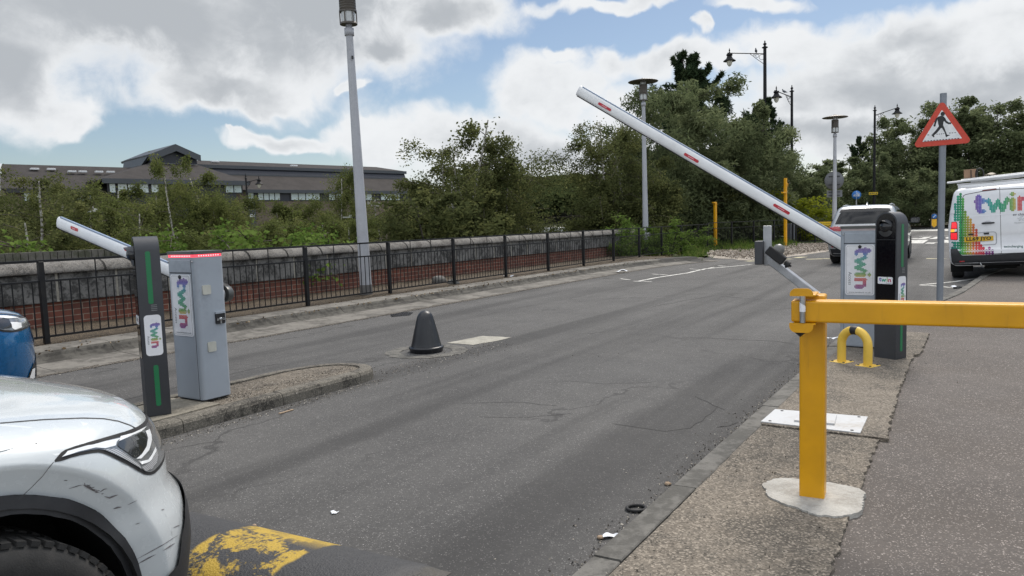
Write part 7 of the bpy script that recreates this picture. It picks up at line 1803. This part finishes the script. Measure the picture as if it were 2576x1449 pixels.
tree_px(pP, 11.0, "pine_tree", "smaller dark pine between the willow and the tallest ornate lamp post", "tree", 1888, 238, 44, -.1, sx=.75)
tree_px(pW[0], 8.0, "willow_tree", "big broad willow behind the raised barrier arm, in front of the pine", "tree", 1735, 205, 40, -.2, sx=1.0)
tree_px(pW[1], 8.0, "willow_tree", "willow on the right of the big one, below the ornate lamp posts", "tree", 1900, 285, 39, -.1, sx=.95)
tree_px(pW[2], 8.0, "willow_tree", "willow left of the big one, just right of the disc lamp post", "tree", 1668, 245, 38, -.3, sx=.85)
tree_px(pW[2], 8.0, "willow_tree", "low willow at the right end of the group, left of the sign backs", "tree", 1985, 385, 42, -.1, sx=1.1)
tree_px(pD[0], 6.0, "bushy_tree", "dark low tree behind the shorter yellow post", "tree", 1800, 430, 39.5, -.1, sx=1.25)
tree_px(pD[1], 6.0, "bushy_tree", "dark low tree behind the taller yellow post", "tree", 1925, 455, 40, -.1, sx=1.25)
tree_px(pY, 2.4, "yellow_green_shrub", "yellow-green shrub right of the taller yellow post", "shrub", 2010, 478, 40, -.05, sx=1.3)
for (px, pt, Y, lb) in ((1540, 568, 26.5, "bright green shrub at the far end of the boundary wall, left of the lamp post"), (1600, 552, 28, "tallest bright green shrub directly behind the lamp post"), (1668, 562, 29, "bright green shrub right of the lamp post spilling onto the railing"), (1722, 580, 30.5, "bright green shrub at the far corner of the black railing")):
    tree_px(pS[tr_.randrange(2)], 1.6, "bright_shrub", lb, "shrub", px, pt, Y, -.15, sx=1.1)
for (px, pt, Y) in ((335, 628, 15.5), (400, 640, 15), (500, 612, 15.5), (560, 606, 16), (620, 612, 16.2), (690, 612, 17), (740, 616, 18)):
    tree_px(pS[tr_.randrange(2)], 1.6, "wall_shrub", "low bright green shrub growing just behind the boundary wall beyond the left-hand cabinet", "shrub", px, pt, Y, -1.4, "shrubs just behind the wall", 1.15)
# far line of trees on the right
for (px, pt, Y, k, lb) in ((2065, 405, 60, 1, "thin-topped tree behind the lamp post with sign backs"), (2120, 400, 64, 0, "rounded tree between the lamp post with sign backs and the far pine"), (2262, 300, 66, 0, "open tree beneath the lantern of the right-hand ornate lamp post"), (2190, 390, 61, 1, "low tree behind the blue cycle sign"), (2330, 310, 68, 1, "tree half hidden by the left edge of the warning sign"), (2398, 252, 66, 0, "tallest tree of the right-hand line, directly behind the warning sign"), (2470, 275, 64, 1, "tree right of the warning sign above the back of the van"), (2545, 262, 63, 0, "big tree above the van's roof pipes"), (2620, 290, 62, 1, "tree at the right edge of the photo above the van"), (2290, 430, 60, 1, "low dark tree left of the warning sign's pole"), (2400, 430, 60, 0, "low dark tree behind the warning sign's pole"), (2500, 440, 58, 1, "low dark tree behind the van's rear corner"), (2700, 300, 60, 0, "tree beyond the right edge above the van")):
    tree_px(pF[k], 10.0, "roadside_tree", lb, "tree", px, pt, Y, .1, sx=.95 if pt < 400 else 1.3)
tree_px(pP, 11.0, "pine_tree", "far pine left of the right-hand ornate lamp post", "tree", 2166, 335, 68, .1, sx=.7)
# distant wood on the hill
rng = np.random.default_rng(5); C = []; Tn = []
for k in range(420):
    px = rng.uniform(1180, 1620); Y = rng.uniform(205, 290); top = 437 + rng.uniform(0, 8) + 9 * math.sin(px * .02) * .4; tp = V(px, top, 250); x = tp.x * Y / 250
    zt_ = tp.z * (Y / 250) - (0 if Y > 240 else (240 - Y) * .12); r_ = rng.uniform(3.0, 5.5); tv = rng.uniform(0, .7)
    n = 130; d = rng.normal(size=(n, 3)); d /= np.linalg.norm(d, axis=1)[:, None]; d[:, 2] = np.abs(d[:, 2]) * 1.1 - .3; q = d * r_ * rng.uniform(.75, 1.05, size=(n, 1)) + np.array([x, Y, zt_ - r_])
    C.append(q); Tn += list(np.clip(tv + rng.uniform(0, .35, n), 0, 1))
me = leaf_mesh("distant_wood", np.concatenate(C), 1.3, rng, 1.5, 0, Tn, L_far); o = bpy.data.objects.new("distant_wood", me); COL.objects.link(o); stuff(o, "dark wooded hillside far off in the dip between the birches", "woodland")
# rough grass by the gravel
rng = np.random.default_rng(8); C = []; Tn = []
for (px0, py0, sp, n) in ((1745, 628, 14, 5200), (1790, 618, 26, 6500), (1855, 617, 24, 6500), (1900, 613, 20, 2500), (1960, 610, 20, 1800), (1745, 640, 12, 1500)):
    for k in range(n):
        x, y = px0 + rng.normal() * sp, py0 + rng.normal() * 5
        if y < 606: continue
        p = G(x, y, 0.03); C.append((p.x, p.y, .03 + abs(rng.normal()) * .10)); Tn.append(rng.uniform(0, 1))
me = leaf_mesh("rough_grass", np.array(C), .055, rng, 5.0, 0, Tn, M_grass, 1.2); o = bpy.data.objects.new("rough_grass", me); COL.objects.link(o); stuff(o, "rough green grass and weeds at the edge of the gravel", "grass")
# dry litter and weeds on the verge by the railing
rng = np.random.default_rng(9); C = []; Tn = []
for k in range(5200):
    s_ = rng.uniform(-1, 26); t_ = rng.uniform(-11.05, -9.1); p = ST(s_, t_, .14 + abs(rng.normal()) * .008); C.append(tuple(p)); Tn.append(rng.uniform(0, 1))
LEAF_K = 1.0
M_lit = leafmat("dry_leaves", (.06, .042, .026), (.15, .105, .06), (.34, .28, .20), .1)
me = leaf_mesh("leaf_litter", np.array(C), .028, rng, 1.6, 0, Tn, M_lit); o = bpy.data.objects.new("leaf_litter", me); COL.objects.link(o); stuff(o, "dry leaf litter and scraps along the verge under the railing", "leaf litter")
# loose stones of the gravel bay
rng = np.random.default_rng(10); mb = MB(); gp2 = [(p.x, p.y) for p in poly] if False else None
fr2 = [G(x, y, .02) for x, y in ((1775, 641), (1850, 651), (1890, 653), (1967, 646), (2097, 628), (2095, 614), (1935, 614.5), (1887, 623), (1830, 627))]; pl2 = [(p.x, p.y) for p in fr2]
xs_ = [p[0] for p in pl2]; ys_ = [p[1] for p in pl2]; C = []; Tn = []
while len(C) < 9000:
    x, y = rng.uniform(min(xs_), max(xs_)), rng.uniform(min(ys_), max(ys_))
    if inside((x, y), pl2): C.append((x, y, .045 + rng.uniform(0, .03))); Tn.append(rng.uniform(0, 1))
me = leaf_mesh("loose_gravel", np.array(C), .06, rng, 1.2, 0, Tn, leafmat("gravel_chips", (.17, .145, .12), (.32, .28, .24), (.52, .47, .41), .0)); o = bpy.data.objects.new("loose_gravel", me); COL.objects.link(o); stuff(o, "loose buff stones of the gravel bay", "gravel")

# a lorry and a parked car glimpsed on the lower road beyond the wall
p_ = V(1362, 580, 52); lz = -2.6; o = thing("box_lorry", "white box lorry glimpsed between the trees just above the far part of the wall", "lorry", (p_.x, p_.y, lz), 0.3)
mb = MB(); mb.box((0, 0, 2.35), (4.6, 2.3, 2.75)); mb.build("cargo_box", pm("lorry_white", (.6, .61, .62), .4, dirt=.2), o, bevel=.04)
mb = MB(); mb.prism([(0, .7), (1.9, .7), (1.9, 1.9), (1.3, 3.0), (0, 3.0)], (2.4, -1.05, 0), (1, 0, 0), (0, 0, 1), (0, 2.1, 0)); cb = mb.build("cab", MATS["sign_red"], o, bevel=.05)
mb = MB(); mb.box((3.5, -1.06, 2.3), (.9, .03, .7)); mb.build("cab_window", M_cglass, cb)
for x in (-1.3, 3.3):
    for y in (-1.0, 1.0):
        mb = MB(); mb.lathe([(.2, -.14), (.45, -.14), (.48, -.08), (.48, .08), (.45, .14), (.2, .14)], (x, y, .48), 20, 0, (Vector((1, 0, 0)), EZ, Vector((0, -1, 0)))); mb.build("wheel", M_tyre, o)
mb = MB(); mb.box((.6, 0, .75), (6.2, 1.0, .25)); mb.build("chassis", M_plas, o)

# grit and small debris gathered along the kerbs and the channel
rng = np.random.default_rng(21); C = []; Tn = []
def grit(s0, s1, t0, sp, n, z=.004):
    for k in range(n):
        s_ = rng.uniform(s0, s1); t_ = t0 + sp * abs(rng.normal()) * (1 if rng.uniform() < .93 else 3); p = ST(s_, t_, z); C.append((p.x, p.y, z)); Tn.append(rng.uniform(0, 1))
grit(1.2, 9, -1.33, -.07, 2600); grit(-1, 5.2, -4.88, .08, 1500); grit(5.3, 7.5, -5.2, .30, 900); grit(0, 22, -8.40, .05, 1800); grit(3.5, 5.3, -5.35, .14, 900, .096); grit(1, 9, -1.19, .35, 700, .108)
me = leaf_mesh("road_grit", np.array(C), .009, rng, 1.3, 0, Tn, leafmat("grit_chips", (.07, .062, .052), (.20, .18, .155), (.42, .39, .34), .0)); o = bpy.data.objects.new("road_grit", me); COL.objects.link(o); stuff(o, "loose grit and small debris gathered along the kerbs", "grit")
